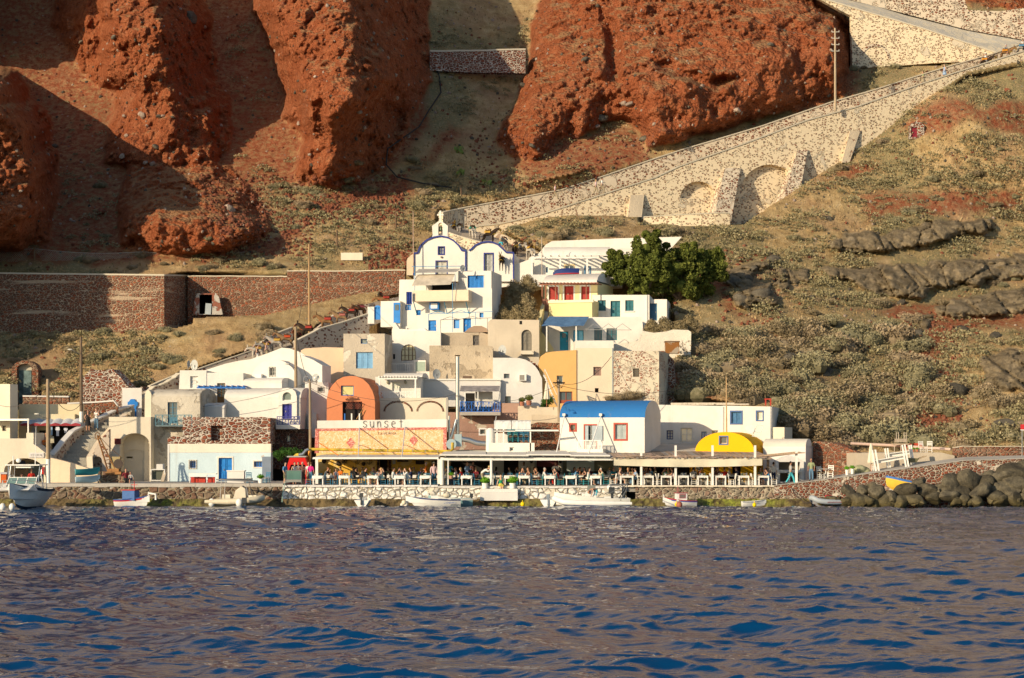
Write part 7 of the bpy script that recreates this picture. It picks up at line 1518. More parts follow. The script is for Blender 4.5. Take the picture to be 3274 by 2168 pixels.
def person(pos,pn,face,skin,hair,top,bot,lab,tk='shirt',bk='trousers',hat=None,sc=1.0,grp=None,xtra=None):
 r=posemesh(pn); e=empty('person',pos,R(face),lab,'person',grp); e.scale=(sc,sc,sc)
 def ob(nm,me,mt):
  o=bpy.data.objects.new(nm,me); col.objects.link(o); o.parent=e
  for i,m_ in enumerate(mt): o.material_slots[i].link='OBJECT'; o.material_slots[i].material=m_
  return o
 ob('body',r['body'],[SKIN[skin],DARK,paint((0.35,0.10,0.08))])
 if top: ob({'vest':'top'}.get(tk,'shirt'),r[tk],[paint(CL[top],0.85,0.2)])
 if bot: ob(bk,r[bk],[paint(CL[bot],0.85,0.2)])
 if bk=='trousers' or bk=='shorts': ob('shoes',r['shoes'],[paint((0.25,0.22,0.2) if bk=='shorts' else (0.05,0.04,0.04))])
 hk='longhair' if hair.isupper() else 'hair'
 if HAIRC[hair.lower()]: ob('hair',r[hk],[HAIRC[hair.lower()]])
 if hat: ob('hat',r['hat'],[paint(hat,0.8,0.15)])
 if xtra: xtra(e)
 return e
# ---------------- donkeys
def donkeymesh(headdown=0.0):
 J=dict(r=(0,.55,1.02),b=(0,.15,1.0),w=(0,-.38,1.05),n1=(0,-.62,1.22-headdown*.3),n2=(0,-.85,1.42-headdown*.7),h1=(0,-1.0,1.40-headdown*.9),h2=(0,-1.2,1.18-headdown*.9),
  bl=(0,.1,.88))
 for s_,t in ((-1,'l'),(1,'r')):
  J['fs'+t]=(.13*s_,-.38,.82);J['fk'+t]=(.13*s_,-.40,.46);J['ff'+t]=(.13*s_,-.38,.10);J['fh'+t]=(.13*s_,-.42,.03)
  J['hs'+t]=(.14*s_,.48,.82);J['hk'+t]=(.14*s_,.38,.62);J['hh'+t]=(.14*s_,.60,.42);J['hf'+t]=(.14*s_,.54,.09);J['ht'+t]=(.14*s_,.50,.03)
 E=[('r','b'),('b','w'),('w','n1'),('n1','n2'),('n2','h1'),('h1','h2')]
 for t in 'lr': E+=[('w','fs'+t),('fs'+t,'fk'+t),('fk'+t,'ff'+t),('ff'+t,'fh'+t),('r','hs'+t),('hs'+t,'hk'+t),('hk'+t,'hh'+t),('hh'+t,'hf'+t),('hf'+t,'ht'+t)]
 del J['bl']; ks=list(J)
 rad=dict(r=(.22,.22),b=(.24,.27),w=(.19,.24),n1=(.11,.18),n2=(.09,.12),h1=(.085,.11),h2=.06)
 for t in 'lr': rad.update({'fs'+t:.10,'fk'+t:.055,'ff'+t:.035,'fh'+t:.045,'hs'+t:.14,'hk'+t:.10,'hh'+t:.055,'hf'+t:.035,'ht'+t:.045})
 vs,fs=skin_eval([J[k] for k in ks],[(ks.index(a),ks.index(b)) for a,b in E],[rad[k] for k in ks],0)
 m=MB(); m.v=list(vs); m.f=list(fs); m.m=[0]*len(fs); h=Vector(J['n2'])
 for s_ in (-1,1): m.tube([h+Vector((.05*s_,-.05,.06)),h+Vector((.10*s_,-.04,.2)),h+Vector((.11*s_,-.06,.34))],[.03,.04,.008],6)
 b=MB(); b.tube([(0,.74,1.0),(0,.84,.85),(0,.86,.5)],[.035,.03,.05],7)
 mn=MB(); mn.tube([Vector(J['n2'])+Vector((0,.02,.1)),Vector(J['n1'])+Vector((0,.06,.18)),Vector(J['w'])+Vector((0,.05,.2))],[.02,.035,.02],5)
 c=MB(); vs=[];n=12
 for y in (-.2,0,.28,.34):
  for i in range(n+1):
   a=math.pi*(0.06+.88*i/n); vs.append((.285*math.cos(a)*(1.05 if y<.4 else 1),y,1.0+.31*math.sin(a)))
 c.add(vs,[(j*(n+1)+i,j*(n+1)+i+1,(j+1)*(n+1)+i+1,(j+1)*(n+1)+i) for j in range(3) for i in range(n)])
 sd_=MB(); sd_.tube([(-.2,-.15,1.27),(-.08,-.2,1.4),(.08,-.2,1.4),(.2,-.15,1.27)],.035,6); sd_.tube([(-.22,.2,1.26),(-.09,.24,1.38),(.09,.24,1.38),(.22,.2,1.26)],.035,6); sd_.ell((0,.03,1.29),(.24,.26,.07),0,12,6)
 br=MB(); h1=Vector(J['h1']);h2=Vector(J['h2']);d=(h2-h1).normalized()
 for t,rr in ((.25,.115),(.8,.085)):
  p=h1.lerp(h2,t); u_=Vector((1,0,0));v_=d.cross(u_); br.tube([p+u_*rr*math.cos(k*math.pi/6)+v_*rr*1.1*math.sin(k*math.pi/6) for k in range(13)],.014,4)
 br.tube([(-.2,-.42,.9),(-.12,-.66,1.0),(0,-.72,1.0),(.12,-.66,1.0),(.2,-.42,.9)],.02,5)
 out={}
 for nm,mb,sm in (('body',m,1),('tail',b,1),('mane',mn,1),('saddle_cloth',c,1),('saddle',sd_,1),('bridle',br,0)):
  o=mb.build(nm,DARK,None,smooth=bool(sm)); out[nm]=o.data; bpy.data.objects.remove(o)
 return out
DK=[donkeymesh(0.0),donkeymesh(0.45)]
DCO=dict(brown=(.14,.07,.035),dark=(.045,.028,.018),grey=(.42,.38,.33),white=(.60,.54,.45),tan=(.30,.19,.10),chest=(.26,.14,.06))
def furm(c): return paint(c,0.9,0.35)
def donkey(pos,face,colr,cloth,lab,grp='saddled donkeys',hd=0,sc=1.0,saddle=True):
 e=empty('donkey',pos,R(face),lab,'donkey',grp); e.scale=(sc,)*3; D=DK[hd]
 cc={'body':furm(DCO[colr]),'tail':furm(tuple(x*.6 for x in DCO[colr])),'mane':furm(tuple(x*.4 for x in DCO[colr])),'saddle_cloth':paint(cloth,0.9,0.3),'saddle':wood((.14,.07,.04)),'bridle':paint((.60,.40,.05) if grp!='saddled donkeys on the lower path' else (.45,.10,.04),.8)}
 for k,me in D.items():
  if not saddle and 'saddle' in k: continue
  o=bpy.data.objects.new(k,me); col.objects.link(o); o.parent=e; o.material_slots[0].link='OBJECT'; o.material_slots[0].material=cc[k]
 return e
RDC=(.40,.05,.035); YLC=(.55,.33,.06); BLC=(.10,.25,.40); GRC=(.02,.30,.22)
G1='saddled donkeys on the lower path'
for (u,v,y,f,c,cl,l,hd,sc) in ((822,1152,27.2,-70,'white',YLC,'pale donkey at the head of the line looking towards the two walking women',1,1.0),(846,1140,27.6,-60,'grey',YLC,'grey donkey second in the line with its head over its neighbour',1,1.0),(884,1128,28.2,-95,'grey',YLC,'grey and white donkey with a yellow saddle rug beside the white parapet',0,1.05),(915,1117,29.2,-80,'tan',(.62,.09,.03),'tan donkey with an orange red rug just left of the lamp pole',0,1.05),(952,1108,30,-20,'brown',RDC,'brown donkey standing behind the top of the lamp pole',0,1.0),
 (985,1090,30.6,-95,'dark',RDC,'dark long necked mule with red and orange rug above the start of the path wall',0,1.12),(1046,1064,31.8,-95,'chest',RDC,'chestnut mule with bright red rug and yellow strap along the path wall',0,1.15),(1092,1047,33.2,-90,'tan',(.45,.15,.12),'tan mule with a faded rug behind the chestnut one',0,1.05),(1122,1030,34.6,-90,'dark',RDC,'dark mule next to the top of the path by the blue gate',0,1.0),(1152,1020,35.4,-50,'brown',(.45,.10,.12),'brown mule uppermost on the lower path beside the gate pier',1,1.05),(1232,992,39,-85,'chest',RDC,'brown mule half hidden behind the entrance wing of the white house',1,1.1)):
 donkey(W(u,v,y),f,c,cl,l,G1,hd,sc)
G2='saddled donkeys behind the church'
for (u,v,y,f,c,cl,l,hd,sc) in ((1450,752,57,10,'dark',BLC,'dark donkey with blue headband leftmost in the shade behind the bell gable',0,1.0),(1470,756,57,170,'grey',YLC,'grey brown donkey seen from behind next to the leftmost one',0,1.0),(1510,767,55,200,'white',GRC,'white donkey with orange and green rug turned away against the rubble wall',0,1.12),(1562,782,53,80,'dark',YLC,'dark brown mule with yellow blue rug above the right church vault',0,1.15),(1612,803,53,-20,'grey',BLC,'grey horse facing the sea beside the stooping man in turquoise',1,1.1),(1648,822,52,10,'dark',RDC,'black mule seen head on behind the right corner of the church',1,1.15),(1668,818,55,30,'grey',BLC,'grey mule mostly hidden between the black and the white one',1,1.0),(1695,832,51,-150,'white',YLC,'white mule with yellow rug rightmost beside the upper white house',0,1.15),(1605,868,43,-10,'dark',BLC,'dark donkey peering over the sloping white wall in front of the church',0,1.1)):
 donkey(W(u,v,y),f,c,cl,l,G2,hd,sc)
G3='donkeys carrying riders up the ramp'
dr=[]
for (u,v,f,c,cl,l) in ((3150,224,75,'dark',(.62,.26,.03),'dark donkey under the rider in a white cap on the ramp'),(3215,196,78,'chest',(.62,.26,.03),'light brown mule carrying the grey shirted rider near the right edge'),(3268,180,78,'grey',BLC,'grey mule cut by the right edge of the photo')):
 y=62+0.3385*((u-U0)*(150+82)/FP+7.05)+2.0; p=W(u,v,y); dr.append(p); donkey(p,f,c,cl,l,G3,0,1.15)
m_=donkey(ground(612-0,1) if 0 else W(920,0,0),0,'brown',RDC,'x') if 0 else None
# ---------------- people
def pt(u,y,z=None): return Vector((XU(u,y),y,ZQ if z is None else z))
P_=person
P_(pt(912,1.6),'stand',60,1,'d','blue','olive','man in light blue shirt and olive shorts left of the red grill canopy',bk='shorts')
P_(pt(942,2.4),'talk',30,0,'d','white',None,'woman in white sleeveless top behind the lobster tank',tk='vest',bk='skirt')
P_(pt(954,3.0),'stand',-30,0,'b','grey','black','tall man in grey shirt under the red grill canopy')
P_(pt(967,1.8),'talk',-20,0,'g','brown','brown','grey haired person in a dark brown dress beside the lobster tank',bk='skirt')
P_(pt(987,2.6),'stand',-10,0,'b','white','khaki','man in white shirt behind the woman in magenta',bk='shorts')
P_(pt(994,1.5),'stand',160,1,'b','mag','jean','woman in magenta top and denim shorts seen from behind by the canopy post',bk='shorts')
P_(pt(1074,1.2),'talk',10,0,'d','denim','brown','small child in dark vest standing between two tables',tk='vest',bk='shorts',sc=0.72)
P_(pt(1362,2.7),'talk',-85,0,'g','orange','khaki','waiter in bright orange tee shirt reading a note pad')
P_(pt(1387,1.7),'stand',15,1,'g','pink','denim','bearded man in pink shirt, jeans and cream straw hat standing',tk='longshirt',hat=(.66,.60,.42))
P_(pt(1437,2.8),'talk',20,0,'b','teal','jean','man in teal shirt and straw hat raising his hand behind the thin post',tk='shirt',hat=(.60,.45,.22))
P_(pt(1493,2.2),'talk',60,0,'b','lblue','jean','dark haired man in light blue shirt standing by a table',tk='longshirt')
P_(pt(1512,5.2),'stand',40,2,'d','brown','black','waiter in brown standing in the dark doorway interior')
P_(pt(1545,1.2),'bend',80,0,'n','white','khaki','photographer in straw hat and white shirt bending forward with a camera',tk='longshirt',hat=(.60,.47,.22))
P_(pt(1675,4.0),'talk',-40,3,'d','lgrey','grey','dark skinned waiter in striped shirt writing an order')
P_(pt(1776,3.2),'talk',-10,0,'n','white','black','bald man in white shirt reading a menu under the canopy')
P_(pt(2237,4.5),'stand',170,0,'d','grey','black','man in grey shirt standing before the golden wall')
P_(pt(2283,4.2),'stand',-70,2,'d','black','black','waiter in black with white collar beside the third canopy post')
P_(pt(2473,2.4),'stand',180,2,'d','white','navy','waiter in white shirt half hidden behind the wooden corner post')
P_(pt(2528,0.9,ZV(1548,1)),'walk',95,2,'d','lgrey','aqua','man in grey tee shirt and wide turquoise trousers walking past the grill hut')
P_(pt(2594,0.6,ZV(1538,1)),'stand',-20,2,'d','sage','jean','young man in green tee shirt and pale jeans leaning by the white bench')
P_(W(281,1378,10.6),'talk',10,0,'D','black','black','woman in short black dress on the steps, hand to her face',tk='vest',bk='skirt',sc=.97)
P_(W(308,1374,10.9),'talk',-10,1,'B','white','jean','woman in white top and pale jeans on the steps',tk='vest')
P_(W(402,1541,1.6)+Vector((0,0,-.3)),'perch',20,0,'d','maroon','black','seated man in dark red shirt beside a child below the red door')
P_(W(418,1540,1.6)+Vector((0,0,-.2)),'perch',-15,0,'d','lgrey','navy','small child in pale shirt seated beside the man in dark red',sc=0.72,bk='shorts')
P_(W(135,1436,9),'sit',30,0,'d','navy','black','seated guest in dark blue behind the arcade parapet'); P_(W(142,1448,6.8),'sit',60,0,'n','orange','black','person in orange shirt below the shop awning'); P_(W(148,1436,9),'sit',-20,2,'d','black','black','guest in black beside the shop doorway')
P_(W(823,1166,25.6),'walk',80,1,'d','black','white','woman in black top and white shorts carrying a blue bag on the donkey path',tk='vest',bk='shorts'); P_(W(852,1154,26),'walk',80,1,'d','pink','khaki','woman in pink top with a magenta rucksack on the donkey path',tk='vest',bk='shorts')
P_(W(1597,806,51),'stoop',70,0,'d','aqua','jean','man in turquoise shirt stooping among the donkeys behind the church')
P_(W(1775,626+12,68),'walk',90,0,'b','pink','khaki','left one of two walkers far up the white ramp'); P_(W(1797+122,608,70.6),'walk',90,0,'d','white','khaki','walker in white shirt on the ramp above the small buttress') if 0 else None
P_(W(1925,620-2,70.3),'walk',90,0,'d','white','khaki','walker in white shirt on the ramp left of the first arch'); P_(W(1905,628-4,70.0),'walk',90,1,'l','pink','khaki','walker in pale pink beside the one in white on the ramp')
P_(W(2951,275,84),'walk',-90,0,'d','sage','khaki','person in green dress on the ramp leftmost of the upper walkers',bk='skirt'); P_(W(3020,252,85.4),'walk',-70,1,'d','lblue','lblue','woman in blue sun dress with a dark bag high on the ramp',tk='vest',bk='skirt')
P_(dr[0]+Vector((0,0,.72)),'ride',75,0,'b','white','grey','rider in white shirt and cap on the dark donkey',hat=(.7,.7,.68)); P_(dr[1]+Vector((0,0,.74)),'ride',78,0,'g','grey','black','rider in grey shirt and dark shorts on the light brown mule',bk='shorts'); P_(dr[2]+Vector((0,0,.74)),'ride',70,0,'d','white','black','rider in white shirt cut by the right edge')
P_(Vector((XU(1601,-.45),-.35,ZQ-.50)),'perch',10,1,'L','green','yellow','fair haired girl in green top and yellow skirt sitting on the white quay edge',tk='vest',bk='skirt',sc=0.97)
# ---------------- dining terrace
def o_(n): return ['first','second','third','fourth','fifth','sixth','seventh','eighth','ninth','tenth','eleventh','twelfth','thirteenth','fourteenth','fifteenth','sixteenth','seventeenth','eighteenth','nineteenth','twentieth','twenty first'][n]
BCH=paint((0.04,0.19,0.31),0.6,0.2); TCH=paint((0.03,0.24,0.27),0.6,0.2); RUSH=stucco((0.42,0.32,0.18),0.2); CLOTH=paint((0.80,0.77,0.70),0.9,0.06)
def chair_proto(mat):
 e=empty('taverna_chair',(0,0,0)); m=MB(); m.box(-.21,.21,-.2,.2,.44,.47); m.build('seat',RUSH,e)
 for x in (-.19,.19):
  m=MB(); m.bar((x,-.18,0),(x,-.18,.45),.04); m.build('leg',mat,e)
  m=MB(); m.bar((x,.19,0),(x,.19,.45),.04); m.bar((x,.19,.45),(x,.27,.92),.04); m.build('leg',mat,e)
 m=MB();
 for z,yy in ((.62,.215),(.75,.24),(.88,.262)): m.box(-.17,.17,yy-.012,yy+.012,z-.03,z+.03)
 for x in (-.08,0,.08): m.bar((x,.215,.62),(x,.262,.88),.02)
 m.build('backrest',mat,e); m=MB()
 for z in (.15,.3):
  for x in (-.19,.19): m.bar((x,-.18,z),(x,.19,z),.025)
  m.bar((-.19,-.18,z),(.19,-.18,z),.025); m.bar((-.19,.19,z+.03),(.19,.19,z+.03),.025)
 m.build('stretcher',mat,e); return e
def table_proto(cloth=True):
 e=empty('dining_table',(0,0,0)); m=MB(); m.box(-.42,.42,-.4,.4,.70,.745); m.build('tabletop',WPAINT,e); m=MB();
 for s_ in (-1,1): m.box(-.36,.36,s_*.35-.015,s_*.35+.015,.60,.699); m.box(s_*.37-.015,s_*.37+.015,-.33,.33,.60,.699)
 m.build('apron',WPAINT,e)
 for x in (-.37,.37):
  for y in (-.35,.35): m=MB(); m.box(x-.04,x+.04,y-.04,y+.04,0,.699); m.build('leg',WPAINT,e)
 return e
def cloth_mesh(seed):
 rs_=random.Random(seed); m=MB(); N=20; ring=[];
 for k in range(N):
  a=2*math.pi*k/N; c,s_=math.cos(a),math.sin(a); q=1/max(abs(c),abs(s_)); ring.append((.44*c*q,.42*s_*q,abs(abs(c*q)-abs(s_*q))<0.35 and q>1.25))
 vs=[(0,0,.75)]+[(x,y,.75) for x,y,_ in ring];
 for x,y,cn in ring:
  k=1.13 if cn else 1.05+rs_.random()*.03; d=.34 if cn else .20+rs_.random()*.05; vs.append((x*k,y*k,.75-d))
 fs=[(0,1+k,1+(k+1)%N) for k in range(N)]+[(1+k,1+N+k,1+N+(k+1)%N,1+(k+1)%N) for k in range(N)]
 m.add(vs,fs); o=m.build('tablecloth',CLOTH,None); x=o.data; bpy.data.objects.remove(o); return x
CHB,CHT,CHW,TBL=chair_proto(BCH),chair_proto(TCH),chair_proto(WPAINT),table_proto()
CM=[cloth_mesh(i) for i in range(4)]
used=set()
def place(proto,pos,rz,lab,cat,grp,flat=False):
 if id(proto) in used: o=copy_tree(proto)
 else: o=proto; used.add(id(proto))
 o.location=pos; o.rotation_euler=(0,0,R(rz)); tag(o,lab,cat,grp); return o
import itertools
def dishes(p,n,lab,grp):
 for i in range(n):
  m=MB(); c=random.random(); x,y=random.uniform(-.3,.3),random.uniform(-.28,.28)
  if c<.45: m.lathe([(.03,0),(.035,.11),(.03,.115),(.02,.01)],8); nm,l,mt,ct='drinking_glass','drinking glass '+lab,glassm((.45,.5,.5),.1),'glass'
  elif c<.7: m.lathe([(.035,0),(.035,.16),(.013,.2),(.013,.27)],8); nm,l,mt,ct='bottle','dark bottle '+lab,paint(random.choice(((.02,.05,.12),(.03,.10,.04),(.15,.2,.25))),.25),'bottle'
  else: m.lathe([(.04,0),(.11,.02),(.112,.026),(.04,.012)],12); nm,l,mt,ct='plate','white plate '+lab,WPAINT,'plate'
  o=m.build(nm,mt,None); o.location=p+Vector((x,y,.752)); tag(o,l,ct,grp+' '+nm.replace('_',' ')+'s')
random.seed(21)
SEATS=[]
ct=[(1018,.9),(1102,.9),(1193,.9),(1279,.9),(1361,1.1),(1415,1.6),(1492,.8),(1561,1.6),(1630,1.6),(1677,.9),(1716,2.0),(1758,.8),(1826,.8),(1905,.8)]
for i,(u,y) in enumerate(ct):
 p=pt(u,y); L_='the '+o_(i)+' clothed quay table from the left'
 place(TBL,p,0,o_(i)+' white clothed table from the left along the quay edge','table','clothed tables along the quay')
 c=bpy.data.objects.new('tablecloth',CM[i%4]); col.objects.link(c); c.location=p; tag(c,'white cloth draped over '+L_,'tablecloth','white tablecloths along the quay')
 for sd_,dx in (('left',-.78),('right',.78)):
  place(CHT if 9<i else CHB,p+Vector((dx,wave(.08),0)),(-90 if dx>0 else 90)+180+wave(8),'blue rush chair '+sd_+' of '+L_,'chair','blue chairs along the quay')
  SEATS.append((u,y,sd_,p+Vector((dx*.93,0,0))))
 place(CHB,p+Vector((wave(.1),.72,0)),wave(10),'blue rush chair behind '+L_,'chair','blue chairs behind the quay tables')
 dishes(p,5,'on '+L_,'table ware')
wt=[(2003,.9,1.25),(2072,.9,1),(2129,.9,1),(2184,.9,1),(2246,.9,1),(2303,.9,1),(2377,.9,1),(2440,.9,1)]
for i,(u,y,sx) in enumerate(wt):
 p=pt(u,y); L_='the '+o_(i)+' bare white table under the reed canopy'
 t=place(TBL,p,0,o_(i)+' bare white wooden table from the left under the reed canopy','table','bare white tables under the reed canopy'); t.scale=(sx,1,1)
 for sd_,dx in (('left',-.85*sx),('right',.85*sx)):
  if (i in (1,3,4)) and sd_=='left': continue
  place(CHW,p+Vector((dx,wave(.08),0)),(-90 if dx>0 else 90)+180+wave(8),'white wooden chair on the '+sd_+' of '+L_,'chair','white chairs under the reed canopy')
 place(CHW,p+Vector((.1,.75,0)),wave(12),'white wooden chair behind '+L_,'chair','white chairs under the reed canopy')
 dishes(p,3,'on '+L_,'table ware')
bt2=[(1052,3.6),(1145,3.5),(1232,3.6),(1325,3.8),(1440,4.2),(1465,3.0),(1528,3.6),(1590,3.8),(1655,3.4),(1735,4.4),(1795,4.0),(1868,3.8),(1935,4.2),(2040,3.8),(2100,4.0),(2160,3.8),(2215,4.2),(2275,3.6),(2335,4.0)]
for i,(u,y) in enumerate(bt2):
 p=pt(u,y); w_=u>1960; L_='the '+o_(i)+' table from the left in the back row'
 place(TBL,p,0,o_(i)+' table from the left in the back row of the terrace','table','back row tables')
 if not w_: c=bpy.data.objects.new('tablecloth',CM[i%4]); col.objects.link(c); c.location=p; tag(c,'white cloth over '+L_,'tablecloth','white tablecloths in the back row')
 for sd_,dx in (('left',-.8),('right',.8)): place(CHW if w_ else CHB,p+Vector((dx,wave(.1),0)),(-90 if dx>0 else 90)+180+wave(10),('white' if w_ else 'blue')+' chair on the '+sd_+' of '+L_,'chair','back row chairs')
 dishes(p,2,'on '+L_,'table ware')
SG=[(1135,2.6,80,'sit','D','black','longshirt','black','dark haired woman in black beside the second table'),(1147,3.2,-60,'sit_lean','B','pink','vest','black','woman in pale top holding her head'),(1128,4.2,30,'sit','d','grey','shirt','black','guest in grey vest facing the quay'),
 (1167,1.2,85,'sit','d','black','shirt','lgrey','man in black tee shirt left of the third clothed table'),(1190,3.6,20,'sit','n','mint','vest','khaki','bald man in light blue vest behind the third table'),(1213,3.2,0,'sit_lean','b','white','vest','brown','guest leaning chin on hand behind the mint dress'),(1220,1.1,-80,'sit','L','mint','vest','mint','woman in a mint green dress right of the third clothed table'),(1232,2.0,-70,'sit_lean','d','black','shirt','black','man in black vest drinking beside the dark doorway'),
 (1257,1.1,85,'sit','d','white','longshirt','white','man in white shirt left of the fourth clothed table'),(1268,2.0,70,'sit_lean','D','brown','vest','black','woman leaning forward over the fourth table'),(1304,1.1,-80,'sit_lean','B','white','longshirt','white','woman in a white robe right of the fourth clothed table'),(1314,2.0,-80,'sit','d','navy','longshirt','navy','person in navy suit behind the woman in white'),(1345,3.0,20,'sit','b','navy','shirt','black','seated guest behind the table of the orange waiter'),
 (1422,2.6,60,'sit','l','lgrey','shirt','jean','fair child in pale shirt by the round white pillar'),(1433,1.2,150,'sit','g','cream','longshirt','denim','grey haired man in cream shirt seen from behind by the thin post'),(1458,1.9,-80,'sit','r','white','shirt','jean','red haired guest in white seated near the flower pot'),(1475,1.6,-110,'sit','L','red','shirt','black','woman in bright red with blond ponytail'),(1522,2.4,-20,'sit','L','maroon','shirt','black','blond woman in dark red at the back table'),
 (1666,2.2,30,'sit_lean','b','lgrey','vest','khaki','guest in striped top by the ninth table'),(1690,1.5,-60,'sit','B','brown','vest','khaki','sun tanned woman with a top knot'),(1722,1.3,-85,'sit_lean','B','lgrey','vest','brown','woman in sunglasses reading a menu'),(1740,.9,85,'sit','g','white','shirt','grey','man in white tee shirt and grey cap at the table with blue bottles'),(1783,.9,-85,'sit_lean','D','red','vest','red','long haired girl in red looking down'),
 (1840,2.6,70,'sit_lean','n','blue','shirt','denim','bald man in light blue shirt before the white screen'),(1870,2.6,-60,'sit','D','black','vest','black','woman in black with piled up hair before the screen'),(1882,1.1,85,'sit','D','white','vest','white','woman in white dress and sunglasses left of the last clothed table'),(1929,1.1,-85,'sit_lean','g','cream','longshirt','jean','white haired man in yellow cream shirt right of the last clothed table'),
 (1962,3.2,20,'sit','r','teal','shirt','black','guest with orange hair at the end of the canopy'),(1981,1.4,80,'sit','r','lgrey','vest','lgrey','red haired woman in patterned dress at the first bare table'),(2006,2.0,10,'sit_lean','l','grey','shirt','khaki','man in grey shirt behind the first bare table'),(2024,1.9,-15,'sit_lean','b','sage','vest','khaki','woman with raised arm behind the first bare table'),(2033,1.2,-80,'sit','b','lblue','shirt','jean','man in light blue shirt right of the first bare table'),
 (2062,3.4,40,'sit_lean','l','brown','vest','khaki','tanned guest bowed over the back table'),(2082,4.4,-60,'sit','d','blue','shirt','black','guest in light blue far back in the dark'),(2116,2.2,70,'sit_lean','d','black','vest','black','sun tanned person in black vest left of the third bare table'),(2137,2.0,-10,'sit_lean','L','green','vest','olive','woman in green behind the third bare table, bare legs visible'),(2150,1.6,-100,'sit','b','pink','vest','pink','shirtless guest beside the second canopy post'),
 (2217,1.7,180,'sit','d','lgrey','shirt','black','man in pale shirt seen from behind between two bare tables'),(2292,2.4,20,'sit_lean','b','brown','shirt','brown','brown dressed woman behind the sixth bare table'),(2316,1.9,165,'sit','b','red','shirt','black','man in red shirt with his back turned right of the third post'),(2355,4.5,-60,'sit','b','navy','shirt','navy','guest in navy in front of the blue door'),
 (2432,1.9,10,'sit','d','olive','shirt','brown','dark haired woman in patterned blouse at the last bare table'),(2456,1.2,-80,'sit_lean','d','blueskirt','vest','blueskirt','woman with bare shoulders and a bright blue skirt at the last bare table')]
for j,(u,y,f,ps,h,tc,tk,bc,lab) in enumerate(SG):
 P_(pt(u,y),ps,f,j%3 if 'tanned' not in lab else 2,h,tc,bc,lab,tk=tk,bk='skirt' if ('dress' in lab or 'robe' in lab or 'skirt' in lab) else ('trousers' if j%3 else 'shorts'),grp='diners on the terrace' if 0 else None)
random.seed(33); BK=[('grey','pale grey'),('white','white'),('blue','light blue'),('black','black'),('maroon','dark red'),('sage','sage green'),('navy','navy'),('orange','orange'),('pink','pink'),('cream','cream')]
for j in range(34):
 u=1040+j*39+wave(10); tc,tn=BK[(j*7)%10]; ar='behind the tavern tables' if u<1405 else ('under the long white awning' if u<1955 else 'deep under the reed canopy')
 P_(pt(u,random.uniform(4.2,5.8)),random.choice(('sit','sit_lean','sit_back')),random.choice((-80,-40,20,80,150)),j%3,random.choice('dblDBr'),tc,'black','guest in '+tn+' top in the shaded back row '+ar,grp=tn+' dressed guests in the back row '+ar)
# ---------------- canopies
def canopy_slab(nm,lab,u0,u1,vt,vb,y0,y1,z0,z1,mat,fm):
 e=empty(nm,pt((u0+u1)/2,y0),0,lab,'canopy'); return e
e=Bld('tavern_canopy','flat white canopy roof over the sunset tavern tables','canopy',1011,1547,.6)
a0,_=e.L(1000,1460);a1,_=e.L(1402,1460); z0=e.L(0,1470)[1];z1=e.L(0,1462)[1]; zb=z1+.16
m=MB(); m.box(a0,a1,0,.12,z0+.05,z1); m.box(a0,a1,.12,.2,z0+.1,z1-.02); m.build('front_beam',WPAINT,e.e)
m=MB(); m.add([(a0,.12,z1-.03),(a1,.12,z1-.03),(a1,7.3,zb),(a0,7.3,zb),(a0,.12,z1-.08),(a1,.12,z1-.08),(a1,7.3,zb-.05),(a0,7.3,zb-.05)],[(0,1,2,3),(7,6,5,4)]); m.build('roof_sheet',paint((.62,.60,.56),.8,.2),e.e)
m=MB()
for k in range(13): x=a0+(a1-a0)*k/12; m.box(x-.03,x+.03,.12,7.2,z1-.16,z1-.081)
m.build('rafters',WPAINT,e.e)
for u in (1013,1403): m=MB(); x,_=e.L(u,1500); m.box(x-.11,x+.11,-.1,.1,0 if 1 else 0,z0+.05); q=m.build('post',WHITE,e.e); q.location.z=0
for (ut,vt,ub) in ((1149,1368,1146),(1295,1365,1285)):
 m=MB(); p=Vector((XU(ut,7.9),7.9,ZV(vt,7.9)))-e.o; q_=Vector((XU(ub,1.4),1.4,ZV(1461,1.4)))-e.o; m.tube([p,q_],.045,6); h=p.lerp(q_,.62); m.tube([h,(h.x,7.3,h.z)],.03,5); m.build('stay_bar',paint((.55,.55,.55)),e.e)
m=MB(); p=e.L(1005,1417); q_=e.L(1078,1456); m.tube([(p[0],4,p[1]),(q_[0],1,q_[1])],.04,6); m.build('orange_strut',paint((.7,.2,.03)),e.e)
e=Bld('awning_canopy','long white awning frame over the middle tables up to the reed canopy','canopy',1405,1550,.5)
a0,_=e.L(1408,1460);a1,_=e.L(1965,1460); z0=e.L(0,1470)[1];z1=e.L(0,1461)[1]
m=MB(); m.box(a0,a1,0,.14,z0-.05,z0+.18); m.build('front_beam',WPAINT,e.e)
for (ua,ub,vv) in ((1405,1556,1455),(1552,1690,1456),(1683,1826,1454),(1822,1950,1457)):
 xa=e.L(ua,vv)[0];xb=e.L(ub,vv)[0];zz=e.L(0,vv)[1]; m=MB(); m.tube([(xa,-.35,zz),(xb,-.35,zz-.02)],.075,10); m.build('rolled_awning',paint((.74,.71,.64),.8,.08),e.e,smooth=True)
 m=MB(); m.add([(xa,-.3,zz+.02),(xb,-.3,zz+.02),(xb-.2,7.2,zz+.28),(xa+.2,7.2,zz+.28)],[(0,1,2,3)]); m.build('awning_sheet',paint((.70,.67,.60),.85,.12),e.e)
 for k in range(4): x=xa+(xb-xa)*(k+.5)/4; m=MB(); m.bar((x,-.3,zz-.12),(x,7,zz+.1),.04); m.build('awning_arm',WPAINT,e.e)
for u,w_ in ((1413,.16),(1433,.05),(1571,.10),(1568,.03)): x,_=e.L(u,1500); m=MB(); m.lathe([(w_,0),(w_,z0)],12,0,(x,.05,0)); m.build('post',WHITE if w_>.1 else WPAINT,e.e,smooth=True)
